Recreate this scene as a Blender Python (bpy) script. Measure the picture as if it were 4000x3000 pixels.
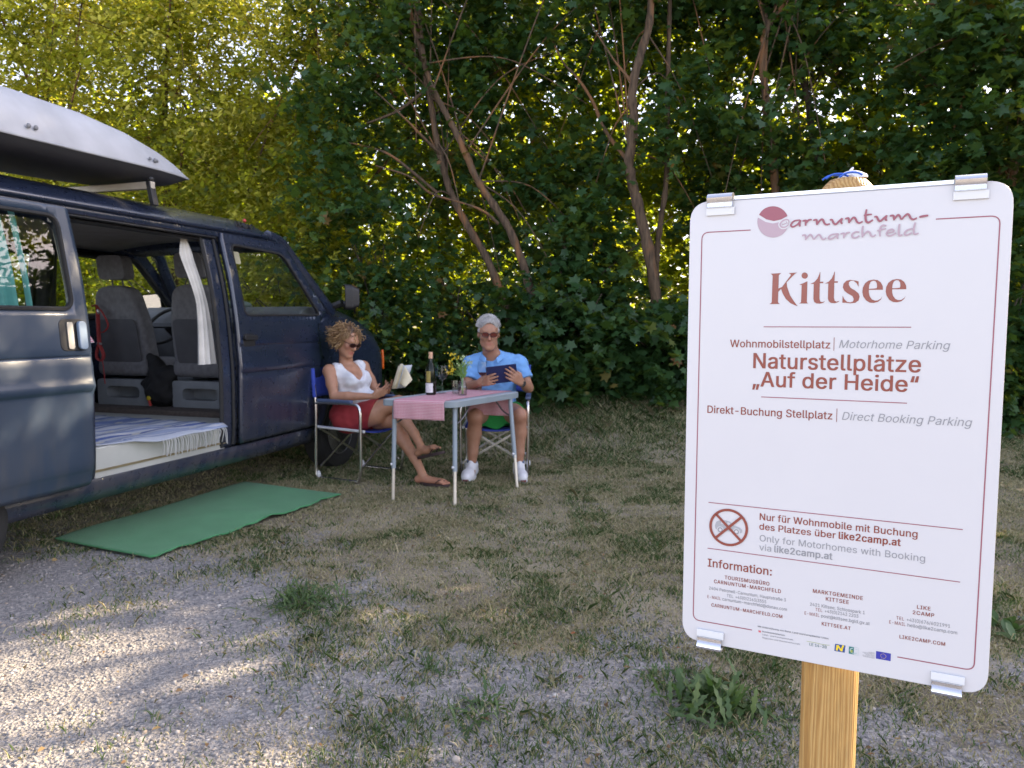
import bpy, bmesh, math, random
import numpy as np
from mathutils import Vector, Matrix, noise as mnoise

for o in list(bpy.data.objects):
    bpy.data.objects.remove(o)
SC = bpy.context.scene
COL = SC.collection
R = math.radians
random.seed(7)
RNG = np.random.default_rng(11)

# ------------------------------------------------------------------ camera
cam_d = bpy.data.cameras.new('camera')
cam = bpy.data.objects.new('camera', cam_d)
COL.objects.link(cam)
cam.location = (0, 0, 1.25)
cam.rotation_euler = (R(90 - 4.7), 0, 0)
cam_d.sensor_fit = 'HORIZONTAL'
cam_d.sensor_width = 36.0
cam_d.lens = 36.0 * 2947.0 / 4000.0
cam_d.clip_start = 0.05
cam_d.clip_end = 1500
cam_d.dof.use_dof = True
cam_d.dof.focus_distance = 1.25
cam_d.dof.aperture_fstop = 13.5
SC.camera = cam

# ------------------------------------------------------------------ light
SUN_AZ = 60.0      # degrees clockwise from +Y
SUN_EL = 27.0
world = bpy.data.worlds.new('World')
SC.world = world
world.use_nodes = True
wn = world.node_tree
wn.nodes.clear()
sky = wn.nodes.new('ShaderNodeTexSky')
sky.sky_type = 'NISHITA'
sky.sun_disc = False
sky.sun_elevation = R(SUN_EL)
sky.sun_rotation = R(SUN_AZ)
sky.air_density = 1.0
sky.dust_density = 1.0
bg = wn.nodes.new('ShaderNodeBackground')
bg.inputs['Strength'].default_value = 0.15
wo = wn.nodes.new('ShaderNodeOutputWorld')
hs_ = wn.nodes.new('ShaderNodeHueSaturation')
hs_.inputs['Saturation'].default_value = 0.62
wn.links.new(sky.outputs[0], hs_.inputs['Color'])
tint = wn.nodes.new('ShaderNodeMixRGB'); tint.blend_type = 'MULTIPLY'; tint.inputs[0].default_value = 1.0
tint.inputs[2].default_value = (1.06, 0.97, 1.02, 1)
wn.links.new(hs_.outputs[0], tint.inputs[1])
wn.links.new(tint.outputs[0], bg.inputs['Color'])
wn.links.new(bg.outputs[0], wo.inputs['Surface'])

sun_d = bpy.data.lights.new('sun', 'SUN')
sun_d.energy = 5.0
sun_d.angle = R(0.5)
sun_d.color = (1.0, 0.80, 0.55)
sun = bpy.data.objects.new('sun', sun_d)
COL.objects.link(sun)
TO_SUN = Vector((math.sin(R(SUN_AZ)) * math.cos(R(SUN_EL)), math.cos(R(SUN_AZ)) * math.cos(R(SUN_EL)), math.sin(R(SUN_EL))))
sun.location = TO_SUN * 60
sun.rotation_euler = TO_SUN.to_track_quat('Z', 'Y').to_euler()

SC.view_settings.view_transform = 'Standard'
SC.view_settings.look = 'None'
SC.view_settings.exposure = 1.95
SC.view_settings.gamma = 1.0
SC.view_settings.use_curve_mapping = False
SC.render.engine = 'CYCLES'
SC.cycles.max_bounces = 8
SC.cycles.transparent_max_bounces = 12
SC.cycles.transmission_bounces = 6
SC.cycles.diffuse_bounces = 4
SC.cycles.glossy_bounces = 4
SC.cycles.caustics_reflective = False
SC.cycles.caustics_refractive = False
SC.cycles.sample_clamp_indirect = 6.0
try:
    SC.cycles.use_denoising = True
    SC.cycles.denoiser = 'OPENIMAGEDENOISE'
except Exception:
    pass

# ------------------------------------------------------------------ helpers
class MB:
    """collects faces into one mesh"""
    def __init__(self):
        self.v = []; self.f = []; self.m = []; self.uv = None
    def add(self, verts, faces, m=0):
        n = len(self.v)
        self.v.extend([tuple(p) for p in verts])
        self.f.extend([tuple(i + n for i in fc) for fc in faces])
        self.m.extend([m] * len(faces))
        return self
    def box(self, c, s, rot=None, m=0):
        hx, hy, hz = s[0] / 2, s[1] / 2, s[2] / 2
        vs = [Vector((x, y, z)) for x in (-hx, hx) for y in (-hy, hy) for z in (-hz, hz)]
        if rot is not None:
            vs = [rot @ p for p in vs]
        c = Vector(c)
        vs = [p + c for p in vs]
        return self.add(vs, [(0, 1, 3, 2), (4, 6, 7, 5), (0, 4, 5, 1), (2, 3, 7, 6), (0, 2, 6, 4), (1, 5, 7, 3)], m)
    def bar(self, a, b, w, h, up=(0, 0, 1), m=0):
        a = Vector(a); b = Vector(b); d = (b - a); L = d.length; d.normalize()
        up = Vector(up)
        s = d.cross(up)
        if s.length < 1e-4:
            s = d.cross(Vector((1, 0, 0)))
        s.normalize(); u = s.cross(d)
        rot = Matrix((s, d, u)).transposed()
        return self.box((a + b) / 2, (w, L, h), rot, m)
    def tube(self, pts, r, seg=10, m=0, cap=True, flat=None):
        pts = [Vector(p) for p in pts]
        n = len(pts)
        rs = r if isinstance(r, (list, tuple)) else [r] * n
        prev = None; rings = []
        for i, p in enumerate(pts):
            t = (pts[min(i + 1, n - 1)] - pts[max(i - 1, 0)]).normalized()
            if prev is None:
                a = t.cross(Vector((0, 0, 1)))
                if a.length < 1e-3:
                    a = t.cross(Vector((1, 0, 0)))
                a.normalize()
            else:
                a = (prev - t * prev.dot(t)).normalized()
            prev = a
            b = t.cross(a)
            k2 = flat if flat else 1.0
            rings.append([p + (a * math.cos(2 * math.pi * j / seg) + b * k2 * math.sin(2 * math.pi * j / seg)) * rs[i] for j in range(seg)])
        vs = [q for rg in rings for q in rg]
        fs = []
        for i in range(n - 1):
            for j in range(seg):
                j2 = (j + 1) % seg
                fs.append((i * seg + j, i * seg + j2, (i + 1) * seg + j2, (i + 1) * seg + j))
        if cap:
            fs.append(tuple(range(seg - 1, -1, -1)))
            fs.append(tuple((n - 1) * seg + j for j in range(seg)))
        return self.add(vs, fs, m)
    def lathe(self, prof, c=(0, 0, 0), seg=24, m=0, axis=None):
        vs = []; fs = []
        n = len(prof)
        for (r, z) in prof:
            for j in range(seg):
                a = 2 * math.pi * j / seg
                vs.append(Vector((r * math.cos(a), r * math.sin(a), z)))
        for i in range(n - 1):
            for j in range(seg):
                j2 = (j + 1) % seg
                fs.append((i * seg + j, i * seg + j2, (i + 1) * seg + j2, (i + 1) * seg + j))
        if prof[0][0] > 1e-5: fs.append(tuple(range(seg - 1, -1, -1)))
        if prof[-1][0] > 1e-5: fs.append(tuple((n - 1) * seg + j for j in range(seg)))
        if axis is not None:
            q = Vector((0, 0, 1)).rotation_difference(Vector(axis))
            vs = [q @ p for p in vs]
        c = Vector(c)
        return self.add([p + c for p in vs], fs, m)
    def prism(self, poly, mapf, t0, t1, m=0):
        """polygon (2d) extruded between t0 and t1; mapf(u,v,t)->3d"""
        n = len(poly)
        vs = [mapf(u, v, t0) for u, v in poly] + [mapf(u, v, t1) for u, v in poly]
        fs = [tuple(range(n)), tuple(range(2 * n - 1, n - 1, -1))]
        fs += [(i, i + n, (i + 1) % n + n, (i + 1) % n) for i in range(n)]
        return self.add(vs, fs, m)
    def grid(self, nu, nv, fn, m=0, flip=False):
        vs = [fn(i / (nu - 1), j / (nv - 1)) for i in range(nu) for j in range(nv)]
        fs = []
        for i in range(nu - 1):
            for j in range(nv - 1):
                q = (i * nv + j, (i + 1) * nv + j, (i + 1) * nv + j + 1, i * nv + j + 1)
                fs.append(q[::-1] if flip else q)
        return self.add(vs, fs, m)
    def ball(self, c, r, seg=14, rings=8, m=0, rot=None):
        rx, ry, rz = r if isinstance(r, (tuple, list)) else (r, r, r)
        c = Vector(c); vs = []; fs = []
        for i in range(rings + 1):
            th = math.pi * i / rings
            for j in range(seg):
                ph = 2 * math.pi * j / seg
                p = Vector((rx * math.sin(th) * math.cos(ph), ry * math.sin(th) * math.sin(ph), rz * math.cos(th)))
                if rot is not None: p = rot @ p
                vs.append(p + c)
        for i in range(rings):
            for j in range(seg):
                j2 = (j + 1) % seg
                fs.append((i * seg + j, (i + 1) * seg + j, (i + 1) * seg + j2, i * seg + j2))
        return self.add(vs, fs, m)
    def build(self, name, mats, parent=None, smooth=None, bevel=0, subsurf=0, solid=0, seg=2, weld=False):
        me = bpy.data.meshes.new(name)
        me.from_pydata(self.v, [], self.f)
        mats = mats if isinstance(mats, (list, tuple)) else [mats]
        for mt in mats: me.materials.append(mt)
        if len(mats) > 1:
            me.polygons.foreach_set('material_index', self.m)
        bm = bmesh.new(); bm.from_mesh(me)
        if weld:
            bmesh.ops.remove_doubles(bm, verts=bm.verts, dist=1e-5)
        bmesh.ops.recalc_face_normals(bm, faces=bm.faces)
        bm.to_mesh(me); bm.free()
        o = bpy.data.objects.new(name, me)
        COL.objects.link(o)
        if parent is not None: o.parent = parent
        if smooth is not None:
            me.polygons.foreach_set('use_smooth', [True] * len(me.polygons))
            if smooth < 170:
                sharp(me, smooth)
        if solid:
            md = o.modifiers.new('solid', 'SOLIDIFY'); md.thickness = solid; md.offset = 0
        if bevel:
            md = o.modifiers.new('bevel', 'BEVEL'); md.width = bevel; md.segments = seg
            md.limit_method = 'ANGLE'; md.angle_limit = R(35)
            if smooth is None:
                me.polygons.foreach_set('use_smooth', [True] * len(me.polygons))
                md.harden_normals = True
        if subsurf:
            md = o.modifiers.new('sub', 'SUBSURF'); md.levels = subsurf; md.render_levels = subsurf
        return o

def sharp(me, ang):
    bm = bmesh.new(); bm.from_mesh(me)
    a = R(ang)
    for e in bm.edges:
        if len(e.link_faces) == 2:
            try:
                if e.calc_face_angle() > a: e.smooth = False
            except ValueError:
                pass
    bm.to_mesh(me); bm.free()

def empty(name, loc=(0, 0, 0), rz=0.0):
    o = bpy.data.objects.new(name, None)
    o.empty_display_size = 0.1
    o.location = loc; o.rotation_euler = (0, 0, rz)
    COL.objects.link(o)
    return o

def tag(o, label=None, cat=None, group=None, kind=None):
    if label: o['label'] = label
    if cat: o['category'] = cat
    if group: o['group'] = group
    if kind: o['kind'] = kind
    return o

def copy_tree(o, parent=None):
    c = o.copy(); COL.objects.link(c)
    if parent is not None: c.parent = parent
    for ch in list(o.children):
        copy_tree(ch, c)
    return c

def np_mesh(name, V, F, mats, parent=None, smooth=False, mi=None, attr=None, face_attr=None):
    """V (n,3), F list of arrays with equal corner count or (k,c) array"""
    me = bpy.data.meshes.new(name)
    V = np.asarray(V, np.float32); F = np.asarray(F, np.int32)
    k, c = F.shape
    me.vertices.add(len(V)); me.vertices.foreach_set('co', V.ravel())
    me.loops.add(k * c); me.loops.foreach_set('vertex_index', F.ravel())
    me.polygons.add(k)
    me.polygons.foreach_set('loop_start', np.arange(0, k * c, c, dtype=np.int32))
    me.polygons.foreach_set('loop_total', np.full(k, c, np.int32))
    mats = mats if isinstance(mats, (list, tuple)) else [mats]
    for mt in mats: me.materials.append(mt)
    if mi is not None: me.polygons.foreach_set('material_index', np.asarray(mi, np.int32))
    if smooth: me.polygons.foreach_set('use_smooth', np.ones(k, bool))
    me.update(calc_edges=True)
    if attr is not None:
        for nm, arr in attr.items():
            arr = np.asarray(arr, np.float32)
            if arr.ndim == 1:
                a = me.attributes.new(nm, 'FLOAT', 'POINT'); a.data.foreach_set('value', arr)
            else:
                a = me.attributes.new(nm, 'FLOAT_COLOR', 'POINT')
                if arr.shape[1] == 3: arr = np.concatenate([arr, np.ones((len(arr), 1), np.float32)], 1)
                a.data.foreach_set('color', arr.ravel())
    if face_attr is not None:
        for nm, arr in face_attr.items():
            a = me.attributes.new(nm, 'FLOAT', 'FACE'); a.data.foreach_set('value', np.asarray(arr, np.float32))
    o = bpy.data.objects.new(name, me); COL.objects.link(o)
    if parent is not None: o.parent = parent
    return o

# ------------------------------------------------------------------ materials
def nmat(name):
    m = bpy.data.materials.new(name); m.use_nodes = True
    nt = m.node_tree
    b = nt.nodes.get('Principled BSDF')
    return m, nt, b

def N(nt, t, **kw):
    n = nt.nodes.new('ShaderNode' + t)
    for k, v in kw.items():
        if k.startswith('i_'):
            n.inputs[k[2:].replace('_', ' ')].default_value = v
        else:
            setattr(n, k, v)
    return n

def c4(c): return (c[0], c[1], c[2], 1.0)

def ramp(nt, fac, stops, interp='LINEAR'):
    r = nt.nodes.new('ShaderNodeValToRGB')
    r.color_ramp.interpolation = interp
    el = r.color_ramp.elements
    while len(el) < len(stops): el.new(0.5)
    for e, (p, c) in zip(el, stops):
        e.position = p; e.color = c4(c)
    nt.links.new(fac, r.inputs['Fac'])
    return r

def mat(name, col, rough=0.5, metal=0.0, var=0.12, scale=8.0, bump=0.0, bscale=60.0, spec=0.5, coat=0.0, stretch=None, sheen=0.0):
    m, nt, b = nmat(name)
    tc = N(nt, 'TexCoord')
    src = tc.outputs['Object']
    if stretch:
        mp = N(nt, 'Mapping'); mp.inputs['Scale'].default_value = stretch
        nt.links.new(src, mp.inputs['Vector']); src = mp.outputs[0]
    nz = N(nt, 'TexNoise'); nz.inputs['Scale'].default_value = scale; nz.inputs['Detail'].default_value = 6
    nt.links.new(src, nz.inputs['Vector'])
    lo = [max(0, x * (1 - var)) for x in col]; hi = [min(1, x * (1 + var)) for x in col]
    r = ramp(nt, nz.outputs['Fac'], [(0.3, lo), (0.7, hi)])
    nt.links.new(r.outputs[0], b.inputs['Base Color'])
    b.inputs['Roughness'].default_value = rough
    b.inputs['Metallic'].default_value = metal
    b.inputs['Specular IOR Level'].default_value = spec
    if coat:
        b.inputs['Coat Weight'].default_value = coat; b.inputs['Coat Roughness'].default_value = 0.05
    if sheen:
        b.inputs['Sheen Weight'].default_value = sheen
    if bump:
        n2 = N(nt, 'TexNoise'); n2.inputs['Scale'].default_value = bscale; n2.inputs['Detail'].default_value = 4
        nt.links.new(src, n2.inputs['Vector'])
        bp = N(nt, 'Bump'); bp.inputs['Strength'].default_value = bump; bp.inputs['Distance'].default_value = 0.01
        nt.links.new(n2.outputs['Fac'], bp.inputs['Height'])
        nt.links.new(bp.outputs[0], b.inputs['Normal'])
    return m

def glass_mat(name, tint=(1, 1, 1), rough=0.0, ior=1.45, refl=1.0):
    """thin pane: straight-through transparency plus fresnel mirror"""
    m, nt, b = nmat(name)
    nt.nodes.remove(b)
    out = nt.nodes['Material Output']
    t = N(nt, 'BsdfTransparent'); t.inputs[0].default_value = c4(tint)
    g = N(nt, 'BsdfGlossy'); g.inputs['Roughness'].default_value = rough
    lw = N(nt, 'LayerWeight'); lw.inputs['Blend'].default_value = 0.5
    f0 = ((ior - 1) / (ior + 1)) ** 2
    pw = N(nt, 'Math', operation='POWER'); pw.inputs[1].default_value = 4.0; nt.links.new(lw.outputs['Facing'], pw.inputs[0])
    mu = N(nt, 'Math', operation='MULTIPLY_ADD'); mu.inputs[1].default_value = (1 - f0) * 0.9 * refl; mu.inputs[2].default_value = f0 * refl
    nt.links.new(pw.outputs[0], mu.inputs[0])
    mx = N(nt, 'MixShader')
    nt.links.new(mu.outputs[0], mx.inputs[0]); nt.links.new(t.outputs[0], mx.inputs[1]); nt.links.new(g.outputs[0], mx.inputs[2])
    nt.links.new(mx.outputs[0], out.inputs['Surface'])
    return m

def interp_path(pts, n):
    """smooth catmull-rom through pts"""
    P = [Vector(p) for p in pts]; out = []
    m = len(P) - 1
    for i in range(n):
        t = i / (n - 1) * m; k = min(int(t), m - 1); f = t - k
        p0 = P[max(k - 1, 0)]; p1 = P[k]; p2 = P[k + 1]; p3 = P[min(k + 2, m)]
        out.append(0.5 * ((2 * p1) + (p2 - p0) * f + (2 * p0 - 5 * p1 + 4 * p2 - p3) * f * f + (3 * p1 - p0 - 3 * p2 + p3) * f ** 3))
    return out

def lerp(a, b, t): return a + (b - a) * t
def smooth(a, b, x):
    t = np.clip((x - a) / (b - a), 0, 1); return t * t * (3 - 2 * t)
# ------------------------------------------------------------------ ground
def vnoise(x, y, s, seed=0.0):
    x = np.asarray(x, float) / s + seed * 17.3; y = np.asarray(y, float) / s + seed * 9.1
    xi = np.floor(x).astype(np.int64); yi = np.floor(y).astype(np.int64)
    fx = x - xi; fy = y - yi
    fx = fx * fx * (3 - 2 * fx); fy = fy * fy * (3 - 2 * fy)
    def h(a, b):
        n = (a * 374761393 + b * 668265263) & 0x7fffffff
        n = ((n ^ (n >> 13)) * 1274126177) & 0x7fffffff
        return ((n ^ (n >> 16)) & 0xffff) / 65535.0
    return (h(xi, yi) * (1 - fx) + h(xi + 1, yi) * fx) * (1 - fy) + (h(xi, yi + 1) * (1 - fx) + h(xi + 1, yi + 1) * fx) * fy

def hedge_y(x): return 8.75 - 0.2 * (np.asarray(x, float) + 1.0)

def ground_z(x, y):
    x = np.asarray(x, float); y = np.asarray(y, float)
    hy = hedge_y(x)
    amp = 0.5 - 0.3 * smooth(1.0, 5.5, x)
    bank = amp * smooth(hy - 1.9, hy - 0.1, y)
    und = 0.02 * (vnoise(x, y, 0.9) - 0.5) + 0.012 * (vnoise(x, y, 0.33, 3) - 0.5)
    calm = 1 - smooth(6.6, 5.6, np.hypot(x + 0.7, y - 5.8) * 2.4 + 1.5) * 0
    return bank + und * smooth(1.2, 2.2, np.hypot((x + 0.75) / 1.2, y - 5.9))

def gravel_mask(x, y):
    """1 on the bare gravel track, 0 on the grass"""
    x = np.asarray(x, float); y = np.asarray(y, float)
    edge = 3.9 - 0.50 * (x + 2.2)
    edge = np.where(x > -0.2, 2.90 - 0.20 * (x + 0.2), edge)
    n = (vnoise(x, y, 0.55, 1) - 0.5) * 0.9 + (vnoise(x, y, 0.2, 2) - 0.5) * 0.6
    g = smooth(1.25, -0.55, y - edge + n)
    weeds = smooth(0.42, 0.64, vnoise(x, y, 0.34, 5) * .7 + .3 * vnoise(x, y, .1, 6)) * smooth(-1.5, -0.2, x) * smooth(2.2, 2.9, y + 0.2 * x)
    return g * (1 - 0.85 * weeds) * (1 - .24 * smooth(-1.3, .1, x - .15 * (y - 2)))

def build_ground():
    ax = np.concatenate([np.linspace(-260, -14, 26)[:-1], np.linspace(-14, -4.2, 40)[:-1], np.linspace(-4.2, 3.6, 170)[:-1], np.linspace(3.6, 16, 50)[:-1], np.linspace(16, 260, 26)])
    ay = np.concatenate([np.linspace(-260, -3, 26)[:-1], np.linspace(-3, 1.8, 24)[:-1], np.linspace(1.8, 9.5, 170)[:-1], np.linspace(9.5, 24, 30)[:-1], np.linspace(24, 420, 30)])
    X, Y = np.meshgrid(ax, ay, indexing='ij')
    Z = ground_z(X, Y)
    far = smooth(11.5, 16, Y); Z = Z * (1 - far) + 0.3 * far
    V = np.stack([X.ravel(), Y.ravel(), Z.ravel()], 1)
    nx, ny = X.shape
    i, j = np.meshgrid(np.arange(nx - 1), np.arange(ny - 1), indexing='ij')
    a = (i * ny + j).ravel(); F = np.stack([a, a + ny, a + ny + 1, a + 1], 1)
    g = gravel_mask(X, Y).ravel()
    m, nt, b = nmat('ground_soil')
    at = N(nt, 'Attribute'); at.attribute_name = 'gravel'
    tc = N(nt, 'TexCoord')
    # pebbles
    vo = N(nt, 'TexVoronoi'); vo.inputs['Scale'].default_value = 75; nt.links.new(tc.outputs['Object'], vo.inputs['Vector'])
    vo2 = N(nt, 'TexVoronoi'); vo2.inputs['Scale'].default_value = 190; nt.links.new(tc.outputs['Object'], vo2.inputs['Vector'])
    sep = N(nt, 'SeparateColor'); nt.links.new(vo.outputs['Color'], sep.inputs[0])
    peb = ramp(nt, sep.outputs[0], [(0.0, (0.15, 0.147, 0.15)), (0.45, (0.245, 0.238, 0.235)), (0.8, (0.33, 0.31, 0.29)), (1.0, (0.50, 0.46, 0.41))])
    sep2 = N(nt, 'SeparateColor'); nt.links.new(vo2.outputs['Color'], sep2.inputs[0])
    fin = ramp(nt, sep2.outputs[0], [(0.0, (0.18, 0.17, 0.158)), (0.6, (0.29, 0.27, 0.25)), (1.0, (0.44, 0.41, 0.37))])
    nz = N(nt, 'TexNoise'); nz.inputs['Scale'].default_value = 3.2; nz.inputs['Detail'].default_value = 8; nt.links.new(tc.outputs['Object'], nz.inputs['Vector'])
    mg = N(nt, 'MixRGB'); nt.links.new(nz.outputs['Fac'], mg.inputs[0]); nt.links.new(peb.outputs[0], mg.inputs[1]); nt.links.new(fin.outputs[0], mg.inputs[2])
    # soil with dry straw litter
    n1 = N(nt, 'TexNoise'); n1.inputs['Scale'].default_value = 1.7; n1.inputs['Detail'].default_value = 9; nt.links.new(tc.outputs['Object'], n1.inputs['Vector'])
    soil = ramp(nt, n1.outputs['Fac'], [(0.3, (0.19, 0.165, 0.12)), (0.5, (0.285, 0.25, 0.18)), (0.68, (0.37, 0.325, 0.23))])
    n2 = N(nt, 'TexNoise'); n2.inputs['Scale'].default_value = 140; n2.inputs['Detail'].default_value = 3; nt.links.new(tc.outputs['Object'], n2.inputs['Vector'])
    s2 = ramp(nt, n2.outputs['Fac'], [(0.35, (0.55, 0.55, 0.55)), (0.7, (1.35, 1.3, 1.2))])
    ms = N(nt, 'MixRGB', blend_type='MULTIPLY'); ms.inputs[0].default_value = 0.8
    nt.links.new(soil.outputs[0], ms.inputs[1]); nt.links.new(s2.outputs[0], ms.inputs[2])
    n3 = N(nt, 'TexNoise'); n3.inputs['Scale'].default_value = 11; n3.inputs['Detail'].default_value = 8; nt.links.new(tc.outputs['Object'], n3.inputs['Vector'])
    ad = N(nt, 'Math', operation='MULTIPLY_ADD'); ad.inputs[1].default_value = 1.5; ad.inputs[2].default_value = -0.75
    nt.links.new(n3.outputs['Fac'], ad.inputs[0])
    su = N(nt, 'Math', operation='ADD', use_clamp=True); nt.links.new(at.outputs['Fac'], su.inputs[0]); nt.links.new(ad.outputs[0], su.inputs[1])
    mk = ramp(nt, su.outputs[0], [(0.22, (0, 0, 0)), (0.68, (1, 1, 1))])
    mx = N(nt, 'MixRGB'); nt.links.new(mk.outputs[0], mx.inputs[0]); nt.links.new(ms.outputs[0], mx.inputs[1]); nt.links.new(mg.outputs[0], mx.inputs[2])
    nt.links.new(mx.outputs[0], b.inputs['Base Color'])
    b.inputs['Roughness'].default_value = 0.95; b.inputs['Specular IOR Level'].default_value = 0.2
    hs = N(nt, 'Math', operation='ADD'); nt.links.new(vo.outputs['Distance'], hs.inputs[0]); nt.links.new(n2.outputs['Fac'], hs.inputs[1])
    bp = N(nt, 'Bump'); bp.inputs['Strength'].default_value = 0.7; bp.inputs['Distance'].default_value = 0.012
    nt.links.new(hs.outputs[0], bp.inputs['Height']); nt.links.new(bp.outputs[0], b.inputs['Normal'])
    o = np_mesh('ground', V, F, m, smooth=True, attr={'gravel': g})
    tag(o, kind='structure')
    return o
build_ground()

def leafy_mat(name, stops, trans, tr_amt=0.45, rough=0.45, attr='tone', spec=0.4):
    """two-sided leaf: diffuse/gloss + light passing through"""
    m, nt, b = nmat(name)
    out = nt.nodes['Material Output']
    at = N(nt, 'Attribute'); at.attribute_name = attr
    r = ramp(nt, at.outputs['Fac'], stops)
    nt.links.new(r.outputs[0], b.inputs['Base Color'])
    b.inputs['Roughness'].default_value = rough
    b.inputs['Specular IOR Level'].default_value = spec
    tr = N(nt, 'BsdfTranslucent')
    r2 = ramp(nt, at.outputs['Fac'], trans)
    nt.links.new(r2.outputs[0], tr.inputs['Color'])
    mx = N(nt, 'MixShader'); mx.inputs[0].default_value = tr_amt
    nt.links.new(b.outputs[0], mx.inputs[1]); nt.links.new(tr.outputs[0], mx.inputs[2])
    nt.links.new(mx.outputs[0], out.inputs['Surface'])
    return m

M_GRASS = leafy_mat('grass_blades', [(0.0, (0.065, 0.12, 0.042)), (0.4, (0.115, 0.175, 0.065)), (0.6, (0.33, 0.305, 0.165)), (1.0, (0.54, 0.47, 0.29))],
                    [(0.0, (0.08, 0.16, 0.02)), (0.5, (0.2, 0.22, 0.05)), (1.0, (0.35, 0.28, 0.12))], 0.25, 0.7, spec=0.2)

def build_grass():
    rng = np.random.default_rng(5)
    n = 1750000
    # denser near the camera, thinner behind
    y = 1.9 + (9.3 - 1.9) * rng.random(n) ** 1.25
    x = (rng.random(n) - 0.5) * (y * 1.5 + 4.5)
    gm = gravel_mask(x, y)
    patch = vnoise(x, y, 0.35, 8) * 0.6 + vnoise(x, y, 0.12, 9) * 0.4
    p = (1 - gm) ** .7 * (0.25 + 0.75 * smooth(0.32, 0.62, patch)) * (0.6 + 0.4 * smooth(3.4, 5.0, y)) * np.where(y > 6.4, 1.5, 1.15)
    weed = smooth(0.58, 0.74, vnoise(x, y, 0.26, 12)) * smooth(0.35, 0.6, vnoise(x, y, 0.07, 13))
    p = np.maximum(p, weed * 0.5 * smooth(-1.6, -0.3, x - 0.25 * (y - 2.3)) * smooth(1.9, 2.3, y))
    
    # bare where the van and the carpet are
    dx, dy = x + 1.45, y - 6.46
    s = dx * math.sin(R(18)) + dy * math.cos(R(18)); w = dx * math.cos(R(18)) - dy * math.sin(R(18))
    p = np.where((w < -0.5), p * 0.3, p)
    p = np.where((np.abs(x + 1.95) < 0.95) & (np.abs(y - 4.8) < 1.0) & _in_quad(x, y, CARPET), 0, p)
    keep = rng.random(n) < p
    x, y, gm = x[keep], y[keep], gm[keep]
    n = len(x)
    z = ground_z(x, y)
    greenp = vnoise(x, y, 0.6, 21) * 0.34 + vnoise(x, y, 0.2, 22) * 0.38 + vnoise(x, y, 0.07, 23) * 0.28
    gz = smooth(0.42, 0.62, greenp + 0.16 * smooth(6.0, 7.6, y) + 0.25 * gm + 0.12 * smooth(0.8, -0.2, np.abs(y - 3.0)) - 0.1 * np.exp(-((y - 4.9) / 0.9) ** 2))
    tone = np.clip(np.where(rng.random(n) < 0.10 + 0.52 * gz, rng.random(n) * 0.45, 0.55 + 0.45 * rng.random(n)), 0, 1)
    h = (0.006 + 0.021 * rng.random(n) ** 2.0) * (0.75 + 0.6 * gz) * (1 + 1.2 * smooth(6.6, 7.6, y))
    tall = rng.random(n) < 0.006; h = np.where(tall, h * 2.6, h)
    wd = (0.0012 + 0.0016 * rng.random(n)) * (0.7 + 0.11 * y)
    a = rng.random(n) * 2 * np.pi
    bend = (0.4 + 1.2 * rng.random(n)) * h
    ba = rng.random(n) * 2 * np.pi
    px, py = np.cos(a) * wd, np.sin(a) * wd
    tx, ty = np.cos(ba) * bend, np.sin(ba) * bend
    V = np.empty((n, 5, 3))
    V[:, 0] = np.stack([x - px, y - py, z - 0.004], 1); V[:, 1] = np.stack([x + px, y + py, z - 0.004], 1)
    V[:, 2] = np.stack([x + px * .8 + tx * .35, y + py * .8 + ty * .35, z + h * .62], 1)
    V[:, 3] = np.stack([x + tx, y + ty, z + h], 1)
    V[:, 4] = np.stack([x - px * .8 + tx * .35, y - py * .8 + ty * .35, z + h * .62], 1)
    F = np.arange(n * 5).reshape(n, 5)
    o = np_mesh('grass', V.reshape(-1, 3), F, M_GRASS, attr={'tone': np.repeat(tone, 5)})
    tag(o, kind='stuff')

def _in_quad(x, y, q):
    r = np.ones_like(x, bool); s0 = None
    for i in range(4):
        ax_, ay_ = q[i]; bx_, by_ = q[(i + 1) % 4]
        c = (bx_ - ax_) * (y - ay_) - (by_ - ay_) * (x - ax_)
        r &= (c > 0)
    r2 = np.ones_like(x, bool)
    for i in range(4):
        ax_, ay_ = q[i]; bx_, by_ = q[(i + 1) % 4]
        c = (bx_ - ax_) * (y - ay_) - (by_ - ay_) * (x - ax_)
        r2 &= (c < 0)
    return r | r2
CARPET = [(-2.61, 4.22), (-1.89, 3.84), (-1.23, 5.33), (-2.06, 5.73)]
build_grass()

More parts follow.
